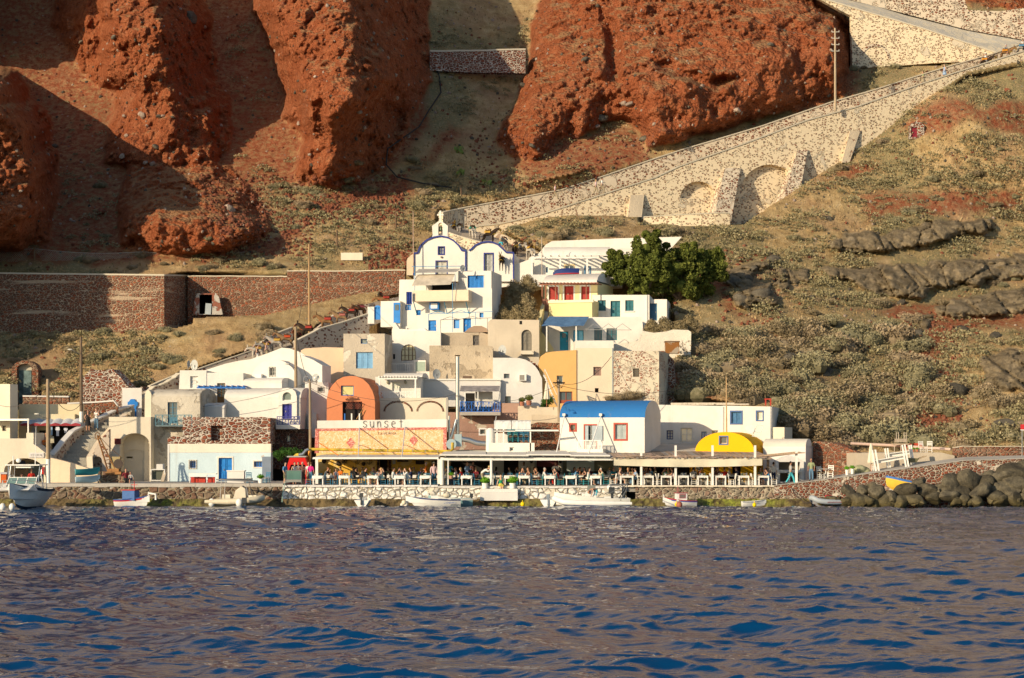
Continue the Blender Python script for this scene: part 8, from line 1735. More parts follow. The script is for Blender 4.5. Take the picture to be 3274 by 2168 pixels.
e=Bld('reed_canopy','weathered reed and plank canopy with a cream cloth valance on white posts','canopy',1970,1552,.5)
a0,_=e.L(1953,1460);a1,_=e.L(2465,1460);zf=e.L(0,1463)[1]; zr=zf+.35
random.seed(5); REED=[wood((.36,.27,.19)),wood((.25,.19,.15)),wood((.42,.30,.24)),paint((.38,.35,.32),.9,.3)]
m=MB()
n=70
for k in range(n):
 xa=a0+(a1-a0)*k/n; w_=(a1-a0)/n; y0=-.35+wave(.12); zz=zf+wave(.04)
 m.add([(xa,y0,zz),(xa+w_,y0,zz+wave(.02)),(xa+w_,9.5,zr+.15),(xa,9.5,zr+.15),(xa,y0,zz-.06),(xa+w_,y0,zz-.06)],[(0,1,2,3),(4,5,1,0)],random.choice((0,0,1,2,3)))
for k in range(26):
 xa=random.uniform(a0,a1-2); y=random.uniform(-.3,2.5); L_=random.uniform(1,3.4); zz=zf+.03+(y+.35)*.05+random.random()*.05; m.box(xa,xa+L_,y,y+.12,zz,zz+.04,random.choice((0,1,2,2)))
m.build('reed_roof',REED,e.e)
m=MB(); m.bar((a0,-.2,zf-.1),(a1,-.2,zf-.1),.1); m.build('front_pole',wood((.3,.24,.18)),e.e)
for u in (2050,2160,2278,2414): x,_=e.L(u,1500); m=MB(); m.box(x-.085,x+.085,-.1,.07,0,e.L(0,1424)[1]); m.build('post',WPAINT,e.e)
m=MB(); vx=[]; N=48; x0,_=e.L(1962,1470);x1,_=e.L(2436,1470); zt=e.L(0,1464)[1];
for k in range(N+1):
 t=k/N; sag=.10*math.sin(t*9)+.05*math.sin(t*23); zb_=e.L(0,1488+5*math.sin(t*3.1))[1]
 for j in range(5): s_=j/4; vx.append((x0+(x1-x0)*t,-.28+.07*math.sin(k*.9)*s_*.6+.1*math.sin(t*14)*s_, zt*(1-s_)+zb_*s_-(.10*abs(math.sin(t*7)) if j==0 else 0)))
m.add(vx,[(k*5+j,(k+1)*5+j,(k+1)*5+j+1,k*5+j+1) for k in range(N) for j in range(4)]); m.build('valance',paint((.68,.62,.46),.9,.08),e.e,smooth=True)
m=MB(); xx,_=e.L(2570,1455); m.add([(a1,-.3,zf+.05),(xx,.1,zf+.35),(xx,2.2,zf+.45),(a1,3,zf+.1)],[(0,1,2,3)]);
for k in range(9): y=k*.3; m.bar((a1-1,y,zf+.1),(xx+wave(.4),y+.1,zf+.40+wave(.03)),.07)
m.build('reed_extension',wood((.46,.33,.22)),e.e)
for u,y_ in ((2548,.3),(2465,1.8)): x,_=e.L(u,1500); m=MB(); m.box(x-.09,x+.09,y_-.08,y_+.08,0,zf+(.45 if u>2500 else 0)); m.build('post',WPAINT if u>2500 else wood((.25,.18,.12)),e.e)
for u,vt in ((2050,1425),(2160,1429),(2278,1429),(2414,1423)): pass
b=Bld('bamboo_mast','tall bamboo mast rising from the yellow vault','mast',2323,1382,9.5); m=MB(); p=b.L(2323,1382);q_=b.L(2322,1206); m.tube([(p[0],0,p[1]),(q_[0],0,q_[1])],[.07,.035],8);
for k in range(9): zz=p[1]+(q_[1]-p[1])*k/9; m.lathe([(.075-.004*k,-.02),(.075-.004*k,.02)],8,0,(p[0],0,zz))
m.build('bamboo',wood((.55,.36,.18)),b.e)
b=Bld('middle_dining_rooms','shaded back wall of the middle dining terrace with dark doors and a projection screen','wall',1428,1560,8.4)
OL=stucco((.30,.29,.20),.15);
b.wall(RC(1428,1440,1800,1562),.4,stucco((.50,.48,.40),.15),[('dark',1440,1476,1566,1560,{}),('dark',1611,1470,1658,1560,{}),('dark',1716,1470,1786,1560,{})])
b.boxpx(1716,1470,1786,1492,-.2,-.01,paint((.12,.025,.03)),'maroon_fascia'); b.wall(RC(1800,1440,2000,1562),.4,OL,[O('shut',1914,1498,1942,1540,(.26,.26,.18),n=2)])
b.boxpx(1812,1466,1900,1507,-.25,-.2,paint((.62,.70,.66),.7,.05),'projection_screen'); b.boxpx(1960,1468,1988,1507,-.25,-.2,paint((.60,.68,.66),.7,.05),'pale_panel'); b.boxpx(1811,1507,1990,1512,-.3,-.2,DARK,'dado_rail')
for u in (1704,1790): b.boxpx(u-5,1466,u+5,1560,-.6,-.2,CREAM2,'pillar')
for (u,v) in ((1699,1474),(1792,1474)): x,c=b.L(u,v,-.7); m=MB(); m.ell((x,-.7,c),(.14,.14,.2),0,8,6); m.bar((x-.3,-.7,c+.15),(x+.3,-.7,c+.15),.04); m.build('wall_lantern',paint((.05,.05,.06)),b.e)
b.boxpx(1415,1446,1560,1452,-1.5,0,CONC,'flat_roof'); b.boxpx(1558,1446,2060,1452,-1.2,-.5,CONC,'flat_roof')
b=Bld('grey_flat_roof','grey concrete flat roof between the blue vaulted house and the yellow vault','roof',2060,1450,9.0); m=MB(); p=[b.L(2060,1441),b.L(2235,1441),b.L(2240,1418,5),b.L(2100,1418,5)]; m.add([(p[0][0],0,p[0][1]),(p[1][0],0,p[1][1]),(p[2][0],5,p[2][1]),(p[3][0],5,p[3][1]),(p[0][0],0,p[0][1]-.3),(p[1][0],0,p[1][1]-.3)],[(0,1,2,3),(4,5,1,0)]); m.build('slab',CONC,b.e)
def pot(u,v,y,r,h,lab,mat,lf=LF_GR,lr=None,nm='potted_basil'):
 e=empty(nm,W(u,v,y),0,lab,'plant pot','potted plants'); m=MB(); m.lathe([(r*.75,0),(r,h),(r*.9,h),(r*.85,h-.03)],14); m.build('pot',mat,e,smooth=True)
 vs=[];fs=[];rs_=np.random.RandomState(u); q=lr or r*1.25; core(vs,fs,(0,0,h+q*.55),(q*.8,q*.8,q*.6)); leafcloud(vs,fs,rs_,(0,0,h+q*.5),(q,q,q*.85),260,q*.3,.6); me=bpy.data.meshes.new('foliage'); me.from_pydata(vs,[],fs); me.materials.append(lf); me.update(); o=bpy.data.objects.new('foliage',me); col.objects.link(o); o.parent=e
pot(1551,1562,-.55,.26,.42,'bright green basil in a white pot left of the sitting girl',WPAINT,lr=.36); pot(1639,1562,-.55,.26,.42,'bright green basil in a white pot right of the sitting girl',WPAINT,lr=.40)
pot(833,1548,1.5,.20,.42,'clipped green topiary bush in a white urn before the pale blue boathouse',WPAINT,lr=.26); pot(1442,1531,.35,.17,.25,'small green plant in a terracotta bowl on the thin post',stucco((.45,.25,.18)),lr=.2)
pot(1669,1298,12.6,.22,.35,'clay pot with a dark plant left of the folded parasol',stucco((.38,.16,.1)),LF_TR); pot(1691,1296,12.6,.25,.4,'round dark bush in a clay pot on the planter terrace',stucco((.38,.16,.1)),LF_TR,.35)
pot(2708,1519,.8,.14,.42,'left of two white square planters with basil on the shore path',WPAINT,lr=.2); pot(2725,1516,.8,.14,.42,'right of two white square planters with basil on the shore path',WPAINT,lr=.2)
for i,u in enumerate((2894,2907,2920,2933)): pot(u,1445,4.6,.10,.2,o_(i)+' small clay pot in the row on the concrete terrace',stucco((.42,.17,.1)),lr=.12)
b=Bld('quay_steps','white painted landing steps cut into the quay under the sitting girl','steps',1535,1600,-.9)
for k,(v0,v1,y0) in enumerate(((1563,1573,-.1),(1573,1600,-.45))): x0,z1=b.L(1535,v0);x1,z0=b.L(1655,v1); m=MB(); m.box(x0,x1,y0,.9,z0,z1-.004*k); m.build('step',WHITE2,b.e)
b=Bld('lobster_tank','metal framed glass lobster tank on a stand before the red grill','tank',913,1550,.8)
m=MB(); x0,z0=b.L(914,1545);x1,z1=b.L(963,1504)
for x in (x0,x1):
 for y in (0,.5): m.box(x-.02,x+.02,y-.02,y+.02,z0,z1)
for z in (z1,z0+.28,z0+.1):
 for y in (0,.5): m.box(x0,x1,y-.015,y+.015,z-.02,z+.02)
m.build('frame',metal((.35,.36,.35)),b.e); m=MB(); m.box(x0+.03,x1-.03,.02,.48,z0+.3,z1-.03); m.build('glass_tank',glassm((.06,.12,.10),.05),b.e); m=MB(); m.box(x0+.02,x1-.02,.0,.5,z0+.1,z0+.27); m.build('tray',metal((.4,.38,.33),.5),b.e)
b=Bld('red_grill_canopy','bright red hooded grill with sloping sides between vine and tavern','grill',947,1550,5.2)
b.wall([(912,1510),(926,1462),(975,1462),(984,1490),(984,1560),(976,1560),(976,1486),(930,1486),(921,1510)],1.6,paint((.62,.012,.01),.5,.1),(),0,'hood'); b.boxpx(920,1487,980,1560,.5,.6,DARK,'firebox'); b.boxpx(917,1458,978,1462,-.1,1.4,metal((.5,.5,.48),.5),'flat_top')
b.wall([(905,1560),(921,1560),(921,1512),(908,1512)],.8,DARK_STONE,(),.2,'stone_side')
# ---------------- boats
def hull(m,L,B,H,n=16,k=7,rake=.35,trans=.75,sheer=.25,fine=1.7,mi=(0,1,2),band=None,draft=.25,flare=.25):
 """bow at -x, stern at +x; z=0 waterline. material 0 = topsides, 1 = band at the sheer, 2 = bottom"""
 rows=[]
 for i in range(n+1):
  t=i/n; bw=B/2*min(1,(1-(1-t)**fine)*1.02)*(1-(1-trans)*max(0,(t-.6)/.4)**2) if t>0 else .01
  zs=H*(1+sheer*(1-t)**2*1.6+sheer*.25*max(0,t-.6)); keel=-draft*(1-(1-min(1,t*2.2))**2) if t<.5 else -draft
  row=[]
  for j in range(k+1):
   s_=j/k; z=keel+(zs-keel)*s_; w_=bw*(s_**.5*(1-flare)+flare*s_) if j>0 else 0.0
   x=-L/2+L*t+rake*(1-s_)*(1-t)**2*L*.35; row.append((x,w_,z))
  rows.append(row)
 for sg in (1,-1):
  vs=[(x,y*sg,z) for r in rows for (x,y,z) in r]; b=k+1
  for i in range(n):
   for j in range(k):
    f=(i*b+j,(i+1)*b+j,(i+1)*b+j+1,i*b+j+1); mt=mi[1] if (j==k-1) else (mi[2] if j==0 else mi[0])
    if band and j==k-2: mt=band
    m.add([vs[q] for q in f],[(0,1,2,3) if sg<0 else (3,2,1,0)],mt)
 r=rows[-1]; m.add([(x,y,z) for x,y,z in r]+[(x,-y,z) for x,y,z in reversed(r)],[tuple(range(2*k+2))],mi[0])
 vs=[];z_in=[]
 for r_ in rows: x,y,z=r_[-1]; vs+=[(x,y*.93,z),(x,y*.6,max(0.05,z*.35)),(x,-y*.6,max(0.05,z*.35)),(x,-y*.93,z),(x,y,z+.005),(x,-y,z+.005)]
 for i in range(n):
  a=i*6;c=a+6; m.add([vs[q] for q in (a,a+1,c+1,c)],[(0,1,2,3)],mi[0]);m.add([vs[q] for q in (a+1,a+2,c+2,c+1)],[(0,1,2,3)],mi[0]);m.add([vs[q] for q in (a+2,a+3,c+3,c+2)],[(0,1,2,3)],mi[0])
  m.add([vs[q] for q in (a,a+4,c+4,c)],[(3,2,1,0)],mi[1]);m.add([vs[q] for q in (a+3,a+5,c+5,c+3)],[(0,1,2,3)],mi[1])
 return rows
def boat(nm,lab,u,y,rz,z=0.0,cat='boat'):
 return empty(nm,(XU(u,y),y,z),R(rz),lab,cat)
def outboard(par,x,z,mat=None,s=1.0):
 m=MB(); m.box(x-.14*s,x+.2*s,-.16*s,.16*s,z+.15*s,z+.55*s); m.box(x-.02,x+.14*s,-.07*s,.07*s,z-.6*s,z+.149*s); m.box(x-.05,x+.22*s,-.1*s,.1*s,z-.45*s,z-.42*s); return m.build('outboard_motor',mat or paint((.05,.055,.06),.4,.1),par)
GW=paint((.78,.77,.72),.35,.08)
def band(c): return paint(c,.45,.1)
e=boat('motor_cruiser','white sport fishing cruiser with hard top moored bow on at far left',78,-6.5,84,.12); e.scale=(.8,1.15,1.0)
m=MB(); hull(m,7.6,2.75,1.15,18,8,.6,.85,.32,2.6,(0,1,2),None,.3,.45); m.build('hull',[GW,band((.05,.07,.10)),paint((.03,.05,.08))],e,smooth=True)
m=MB(); m.prism([(-2.9,1.2),(3.3,.95),(3.3,1.05),(1.2,1.25),(-.8,1.62),(-1.4,1.62)],-1.0,1.0); m.build('cabin_deck',GW,e)
m=MB()
for s_ in (-1,1): m.bar((-.9,s_*.98,1.62),(.0,s_*.92,2.25),.05); m.bar((1.1,s_*1.0,1.2),(.9,s_*.92,2.25),.05); m.bar((0,s_*.92,2.25),(.9,s_*.92,2.25),.05)
for y in (-.98,-.33,.33,.98): m.bar((-.9,y,1.62),(-.35,y*.94,2.1),.045)
m.bar((-.35,-.94,2.1),(-.35,.94,2.1),.05); m.build('windscreen_frame',GW,e)
m=MB(); m.add([(-.9,-.95,1.64),(-.9,.95,1.64),(-.38,.9,2.08),(-.38,-.9,2.08)],[(0,1,2,3)]); m.build('windscreen',glassm((.10,.16,.15),.05),e)
m=MB(); m.box(-.6,1.7,-1.15,1.15,2.98,3.06); m.box(-.3,.6,-.5,.5,2.8,2.979); m.build('hard_top',GW,e)
m=MB()
for s_ in (-1,1): m.tube([(-.3,s_*1.0,1.65),(-.1,s_*1.05,3.0)],.03,6); m.tube([(1.6,s_*1.1,1.15),(1.5,s_*1.05,3.0)],.03,6); m.tube([(.2,s_*1.05,2.0),(.5,s_*1.05,2.98),(1.5,s_*1.1,2.0)],.025,6)
m.build('top_frame',metal((.75,.75,.73),.3),e); m=MB(); m.tube([(.5,-.6,3.05),(.7,-.6,5.9)],[.03,.01],6); m.tube([(.2,.8,3.05),(.2,.8,3.7)],.04,6); m.ell((.0,.4,3.35),(.17,.17,.17)); m.build('antenna',GW,e)
m=MB();
for s_ in (-1,1): m.tube([(-3.7,s_*.1,1.95),(-2.4,s_*.85,1.9),(-.8,s_*1.15,1.75)],.02,5); m.tube([(-2.4,s_*.85,1.9),(-2.4,s_*.85,1.4)],.02,5); m.tube([(-1.5,s_*1.05,1.85),(-1.5,s_*1.05,1.3)],.02,5)
m.build('bow_rail',metal((.75,.75,.73),.3),e)
def at(e,x,y,z): return e.location+Matrix.Rotation(e.rotation_euler.z,3,'Z')@Vector((x*e.scale.x,y*e.scale.y,z*e.scale.z))
P_(at(e,.7,-.3,1.0),'stand',20,0,'r','red','black','helmsman in red shirt behind the cruiser windscreen',sc=.95); P_(at(e,1.1,.45,1.0),'sit',20,2,'d','olive','black','second man sitting in the cruiser cockpit')
for u,y,l in ((8,-9.6,'white plastic fender float left of the cruiser bow'),(38,-9.8,'small white buoy under the cruiser bow')): m=MB(); m.ell((0,0,.12),(.22,.22,.28)); o=m.build('buoy',GW,None,smooth=True); o.location=(XU(u,y),y,0); tag(o,l,'buoy')
def caique(u,y,rz,lab,cab,cabtrim,bandc,b2,L,B,cross=False):
 e=boat('wooden_boat',lab,u,y,rz); m=MB(); hull(m,L,B,.52,16,7,.25,.55,.5,1.9,(0,1,2),3,.2,.3); m.build('hull',[GW,band(bandc),band((.72,.70,.64)),band(b2)],e,smooth=True)
 m=MB(); m.box(-.45,.75,-.5,.5,.45,1.35); m.build('cabin',band(cab),e); m=MB(); m.box(-.55,.85,-.6,.6,1.351,1.42); m.build('cabin_roof',band(cabtrim),e)
 m=MB(); m.box(-.1,.5,-.53,-.501,.85,1.2); m.build('cabin_window',glassm((.12,.10,.09)),e); m=MB();
 for (x0,x1,z0,z1) in ((-.16,.56,.78,.849),(-.16,.56,1.201,1.27),(-.16,-.101,.85,1.2),(.501,.56,.85,1.2)): m.box(x0,x1,-.55,-.502,z0,z1)
 m.build('window_frame',band(cabtrim),e)
 m=MB(); m.tube([(-.2,0,1.4),(-.2,0,2.15)],.035,6);
 if cross: m.bar((-.5,0,1.85),(.1,0,1.85),.05)
 m.build('mast',band(cabtrim),e); m=MB(); m.tube([(-L/2*.92,0,.75),(-L/2*.95,0,1.2)],.06,7); m.build('stem_post',GW,e)
 return e
def sc(e,k): e.scale=(k,k,k)
e=caique(423,-2.6,165,'small wooden boat, blue cabin with red window, red stripe, near the rusty crane',(.04,.13,.36),(.50,.03,.03),(.05,.12,.35),(.60,.03,.03),3.4,1.5,True)
sc(e,.85); m=MB(); m.tube([(-1.6,.0,1.1),(-2.3,.0,1.0),(-2.35,.1,.5)],.09,8); m.build('fender_roll',GW,e)
e=caique(2173,-2.2,8,'small wooden boat with white cabin and blue yellow stripes before the grey stone quay',(.76,.75,.72),(.42,.10,.12),(.50,.05,.05),(.05,.12,.42),3.9,1.55)
sc(e,.68)
e=boat('pontoon_boat','cream inflatable sided boat with bimini frame and seats moored before the boathouse',752,-3.2,178)
def ribhull(e,L,B,r,tube_c,floor_c,nose=1.0,z=.32,tip=None):
 m=MB();
 pts=[(L/2,-B/2,z),(L*.1,-B/2,z),(-L*.22,-B/2*.97,z+.05),(-L*.38,-B/2*.7,z+.16),(-L*.47,-B/2*.25,z+.26*nose),(-L*.48,0,z+.28*nose),(-L*.47,B/2*.25,z+.26*nose),(-L*.38,B/2*.7,z+.16),(-L*.22,B/2*.97,z+.05),(L*.1,B/2,z),(L/2,B/2,z)]
 m.tube(pts,[r*.55]+[r]*9+[r*.55],12); m.build('inflatable_tube',tube_c,e,smooth=True);
 m=MB(); hull(m,L*.92,B*.8,.32,12,5,.3,.9,.5,2.2,(0,0,0),None,.25,.2); m.build('hull',floor_c,e,smooth=True)
CRM=paint((.68,.60,.44),.5,.12); ribhull(e,4.3,1.9,.24,CRM,paint((.6,.5,.3),.6,.2))
m=MB(); m.prism([(-.9,.4),(.1,.4),(-.1,1.15),(-.55,1.5),(-.85,1.3)],-.5,.5); m.build('covered_console',paint((.66,.60,.48),.8,.12),e)
m=MB(); m.box(.3,.9,-.55,.55,.4,.85); m.box(-1.7,-1.1,-.5,.5,.4,.8); m.build('seat',paint((.72,.66,.52)),e)
m=MB()
for s_ in (-1,1): m.tube([(1.0,s_*.85,.5),(.9,s_*.85,1.95)],.025,6); m.tube([(-1.2,s_*.85,.5),(-.9,s_*.85,1.9)],.025,6); m.tube([(-1.6,s_*.85,1.85),(1.3,s_*.85,2.0)],.05,6)
m.build('bimini_frame',metal((.3,.3,.3),.5),e); m=MB(); m.box(-1.2,1.0,-.86,.86,1.98,2.04); m.build('folded_bimini',paint((.08,.09,.10),.8),e)
for u,y,l,c in ((677,-4.0,'big white float at the left end of the cream pontoon boat',GW),(765,-4.6,'white round float in front of the cream pontoon boat',GW)): m=MB(); m.ell((0,0,.25),(.27,.24,.33)); o=m.build('float',c,None,smooth=True); o.location=(XU(u,y),y,0); tag(o,l,'buoy')
e=boat('floating_outboard','dark outboard motor leg tilted in the water by the cream pontoon boat',780,-4.9,0,cat='motor'); outboard(e,0,.1)
e=boat('small_tender','tiny white tender with a black outboard below the tavern',1165,-2.8,-95); m=MB(); hull(m,2.6,1.35,.42,12,6,.2,.85,.3,2.0,(0,1,2)); m.build('hull',[GW,GW,band((.2,.45,.5))],e,smooth=True); outboard(e,1.35,.55,None,.8)
e=boat('open_motorboat','white open motorboat with blue wave stripes right of the tavern',1385,-4.2,2); sc(e,.8); m=MB(); hull(m,5.2,1.9,.62,16,7,.45,.85,.35,2.0,(0,1,2),None,.2,.35); m.build('hull',[GW,band((.06,.08,.2)),GW],e,smooth=True)
m=MB(); m.box(-.2,.5,-.35,.35,.4,1.0); m.build('console',GW,e); m=MB(); m.add([(-.22,-.35,1.0),(-.22,.35,1.0),(-.05,.32,1.3),(-.05,-.32,1.3)],[(0,1,2,3)]); m.build('windscreen',glassm((.2,.25,.25)),e)
for k in range(3):
 m=MB(); m.tube([(1.0+.25*k,-.955,.25),(1.35+.25*k,-.965,.38),(1.7+.25*k,-.955,.30)],.018,4); m.build('wave_stripe',paint((.04,.10,.35)),e)
m=MB(); m.ell((-2.75,-.3,.35),(.24,.24,.24)); m.build('fender',paint((.75,.68,.5)),e,smooth=True); m=MB(); m.ell((1.3,0,1.0),(.4,.35,.25)); m.build('canvas_bundle',paint((.6,.55,.42),.9,.2),e)
e=boat('teal_skiff','low teal and white skiff behind the open motorboat',1440,-2.2,4); m=MB(); hull(m,3.4,1.4,.5,12,6,.3,.8,.35,2,(0,1,2)); m.build('hull',[band((.25,.42,.42)),GW,GW],e,smooth=True); outboard(e,1.6,.5,None,.7)
e=boat('large_rib','large white rib with dark blue side band, arch and black outboard off the quay',1892,-6.0,3); sc(e,.83)
ribhull(e,7.0,2.3,.27,GW,[GW,band((.03,.05,.12)),GW][0:1]*3,1.6); m=MB()
for s_ in (-1,1): m.tube([(3.3,s_*1.17,.12),(0,s_*1.17,.12),(-1.6,s_*1.12,.17),(-2.7,s_*.8,.3)],[.06,.22,.22,.1],8)
m.build('blue_side_band',paint((.03,.055,.14),.5),e,smooth=True); m=MB(); hull(m,6.8,2.1,.75,14,6,.5,.9,.5,2.2,(0,1,2),None,.25,.3); m.build('bow_hull',[GW,GW,band((.05,.08,.16))],e,smooth=True)
m=MB(); m.prism([(-.7,.5),(.4,.5),(.35,1.35),(-.3,1.5),(-.55,1.3)],-.45,.45); m.build('console',GW,e); m=MB(); m.box(-.4,.3,-.4,.4,1.52,1.95); m.build('instrument_screen',glassm((.14,.15,.13)),e)
m=MB()
for s_ in (-1,1): m.tube([(2.5,s_*.9,.6),(3.0,s_*.9,1.5),(3.15,s_*.85,2.0)],.045,7); m.tube([(1.2,s_*.85,1.1),(3.1,s_*.85,2.0)],.03,6); m.tube([(.9,s_*.8,1.95),(3.15,s_*.85,2.05)],.03,6)
m.bar((3.15,-.85,2.0),(3.15,.85,2.0),.05); m.build('radar_arch',paint((.12,.13,.14),.4),e); outboard(e,1.75,.95,None,1.5); m=MB(); m.box(1.1,1.7,-.4,.4,.5,.95); m.build('seat',GW,e); m=MB(); m.ell((1.6,.2,1.75),(.2,.2,.28)); m.build('white_helmet_float',GW,e)
P_(Vector((XU(1902,-6),-6.2,.36)),'stoop',-60,2,'d',None,'aqua','bare backed man in aqua shorts stooping in the large rib',bk='shorts')
e=boat('bow_dinghy','white dinghy with grey outboard tucked behind the bow of the large rib',1762,-3.4,-100); m=MB(); hull(m,2.8,1.5,.48,12,6,.2,.85,.3,2,(0,1,2)); m.build('hull',[GW,GW,band((.1,.25,.45))],e,smooth=True); outboard(e,1.4,.5,paint((.22,.27,.32),.4),.75)
e=boat('rowing_boat','worn white rowing boat moored before the right end of the quay',2411,-2.4,188); sc(e,.66); m=MB(); hull(m,2.9,1.3,.42,12,6,.15,.7,.4,1.9,(0,1,2)); m.build('hull',[GW,band((.3,.33,.36)),paint((.55,.5,.4))],e,smooth=True)
m=MB(); m.box(-.3,-.05,-.5,.5,.3,.34); m.box(.6,.85,-.5,.5,.3,.34); m.build('thwart',wood((.4,.3,.2)),e)
e=boat('grey_inflatable','grey inflatable boat with red seat console and outboard by the rocks',2652,-3.4,18); sc(e,.8); TG=paint((.36,.40,.43),.5,.1); ribhull(e,3.9,1.75,.25,TG,paint((.3,.3,.32)),1.5,.35)
m=MB(); m.box(-.3,.1,-.35,.35,.45,1.0); m.box(.5,1.0,-.5,.5,.4,.7); m.build('red_console',paint((.42,.03,.04)),e); m=MB()
for s_ in (-1,1): m.tube([(1.9,s_*.88+(-.26 if s_<0 else .26),.35),(-.8,s_*.88+(-.26 if s_<0 else .26),.37)],.018,5)
m.build('red_stripe',paint((.5,.05,.05)),e); outboard(e,2.0,.75,paint((.13,.14,.15),.4),1.25)
e=empty('beached_boat',W(2880,1553,-.75),R(150),'white and mustard wooden boat hauled out on the rocks','boat'); e.rotation_euler=(R(20),R(-12),R(155)); m=MB(); hull(m,2.5,1.25,.38,12,6,.2,.75,.3,1.9,(0,1,2),0,.45,.25); m.build('hull',[paint((.72,.46,.05),.5,.1),band((.05,.16,.45)),paint((.72,.46,.05),.5,.1)],e,smooth=True)
m=MB(); hull(m,2.54,1.28,.39,12,6,.2,.75,.3,1.9,(0,1,0),None,-.12,.25); m.build('white_upper_strakes',[GW,band((.05,.16,.45))],e,smooth=True)
e=empty('slipway_plank',W(2850,1570,-.9),0,'weathered slipway plank leading over the boulders under the mustard boat','plank'); m=MB(); m.bar((-2.2,-.3,-.35),(2.6,.3,.25),.35,.09); m.build('plank',wood((.5,.4,.3)),e)
for (u,v,c,l,yy) in ((281,1545,(.28,.42,.52),'pale blue upright skiff stored on the left quay below the teal one',1.2),(280,1521,(.03,.24,.28),'teal skiff stacked on top of the pale blue skiff',1.2)):
 e=empty('stored_skiff',W(u,v,yy)+Vector((0,0,.15 if 'pale' in l else .2)),R(200),l,'boat'); m=MB(); hull(m,1.9,1.0,.35,12,6,.2,.8,.3,1.9,(0,1,2),None,.12,.3); m.build('hull',[band(c),band(tuple(x*1.15 for x in c)),band(c)],e,smooth=True)
for (u,v,y,c,r,l) in ((1671,1614,-2.5,(.85,.60,.0),.17,'bright yellow round buoy below the ninth table'),(2163,1607,-3.2,(.85,.60,.0),.15,'yellow buoy next to the rust red one by the striped boat'),(2172,1612,-4.0,(.35,.12,.08),.24,'rust red barrel buoy in front of the striped boat'),(2412,1611,-3.9,(.85,.62,.0),.15,'yellow buoy in front of the worn rowing boat'),(1298,1614,-3.8,(.74,.72,.62),.18,'pair of pale buoys between the tender and the open motorboat')):
 m=MB(); m.ell((0,0,.08),(r,r,r*1.15)); m.lathe([(.04,0),(.03,.1)],8,0,(0,0,r+.12));
 if 'pair' in l: m.ell((-.3,.1,.06),(r*.8,r*.8,r))
 o=m.build('buoy',paint(c,.5,.15),None,smooth=True); o.location=(XU(u,y),y,0); tag(o,l,'buoy')
# ---------------- poles, wires, crane, furniture
def pole(nm,lab,u,v0,v1,y,r=.13,mat=None,white=None,cat='pole'):
 e=empty(nm,W(u,v1,y),0,lab,cat); zt=ZV(v0,y)-ZV(v1,y); m=MB(); m.tube([(0,0,0),(XU(u-1,y)-XU(u,y)+.0,0,zt)],[r,r*.7],10); m.build('shaft',mat or wood((.36,.27,.17)),e,smooth=True)
 if white: m=MB(); zw=ZV(white,y)-ZV(v1,y); m.tube([(0,0,-.01),(-.003,0,zw)],[r+.012,r*.96+.008],12); m.build('white_base',WPAINT,e,smooth=True)
 return e,zt
def lamp(e,z,dx,mat=None):
 m=MB(); m.tube([(0,-.1,z),(dx*.6,-.3,z+.15),(dx,-.4,z+.35)],.025,6); m.build('lamp_arm',metal((.4,.4,.38)),e); m=MB(); m.ell((dx*1.12,-.42,z+.36),(.22,.09,.07)); m.build('lamp_head',paint((.6,.58,.5)),e,smooth=True)
e,z=pole('utility_pole','thick wooden lamp pole with white foot before the arcade',154,1212,1545,2.0,.17,white=1468); lamp(e,z*.62,-.7)
e,z=pole('utility_pole','dark wooden pole with white lower part standing on the broad steps',260,1078,1396,11.0,.15,wood((.16,.11,.07)),1316); lamp(e,z*.83,-.75)
e,z=pole('utility_pole','wooden lamp pole in front of the barred window vault',946,1045,1240,11.6,.14); lamp(e,z*.32,-.6)
e,z=pole('utility_pole','wooden pole rising from the donkey path against the red wall',989,780,1085,34,.12,wood((.42,.27,.13)))
e,z=pole('utility_pole','tarred wooden pole with cable rack left of the salmon house',992,1213,1470,9.5,.13,wood((.30,.23,.15)))
m=MB(); m.box(-.6,.6,-.1,.1,z-.25,z-.15)
for x in (-.5,-.2,.2,.5): m.lathe([(.03,0),(.05,.05),(.03,.12)],8,0,(x,0,z-.15))
m.build('insulators',paint((.25,.22,.2)),e); m=MB(); m.tube([(-.5,-.2,z-.1),(-.55,-.25,z+.1),(-.4,-.3,z+.25),(-.15,-.3,z+.2)],.02,5); m.build('wire_hoop',paint((.5,.5,.5)),e)
e,z=pole('utility_pole','forked wooden pole with a nest of cables beside the ochre house',1787,1214,1350,9.0,.12,wood((.33,.26,.18)))
m=MB(); m.box(-.5,.5,-.1,.1,z-.3,z-.2)
for k in range(6): m.tube([(wave(.3),-.1,z-.1),(wave(.6),-.15,z-.4),(wave(.4),-.1,z-.7)],.02,4)
m.build('cable_nest',DARK,e)
e,z=pole('utility_pole','tall pole with four pairs of insulators on the ramp',2671,90,355,76.5,.16,wood((.42,.33,.22)))
for k in range(4): m=MB(); m.box(-.45,.45,-.08,-.03,z-.5-k*.75,z-.42-k*.75); m.ell((-.42,-.05,z-.36-k*.75),(.06,.06,.08)); m.ell((.42,-.05,z-.36-k*.75),(.06,.06,.08)); m.build('cross_arm',paint((.5,.48,.42)),e)
pole('flag_pole','thin rusty white flag pole left of the church',1322,675,872,43.0,.06,paint((.6,.42,.3),.6,.4)); pole('flag_pole','thin pole standing before the upper white house pergola',1733,755,885,42,.05,paint((.6,.5,.4),.6,.3))
for (u,v0,v1,l) in ((1475,592,662,'rusty post on the slope above the turning place'),(1266,672,730,'dark post on the slope left of the bell gable'),(1078,735,790,'dark leaning post on the slope above the red wall'),(1260,930,931,'x')):
 if l=='x': continue
 p=ground(u,v1); y=p.y; e,_=pole('slope_post',l,u,v0,v1,y,.09,wood((.16,.10,.06)),cat='post')
for (u,v0,v1,l) in ((1466,1243,1330,'x'),):pass
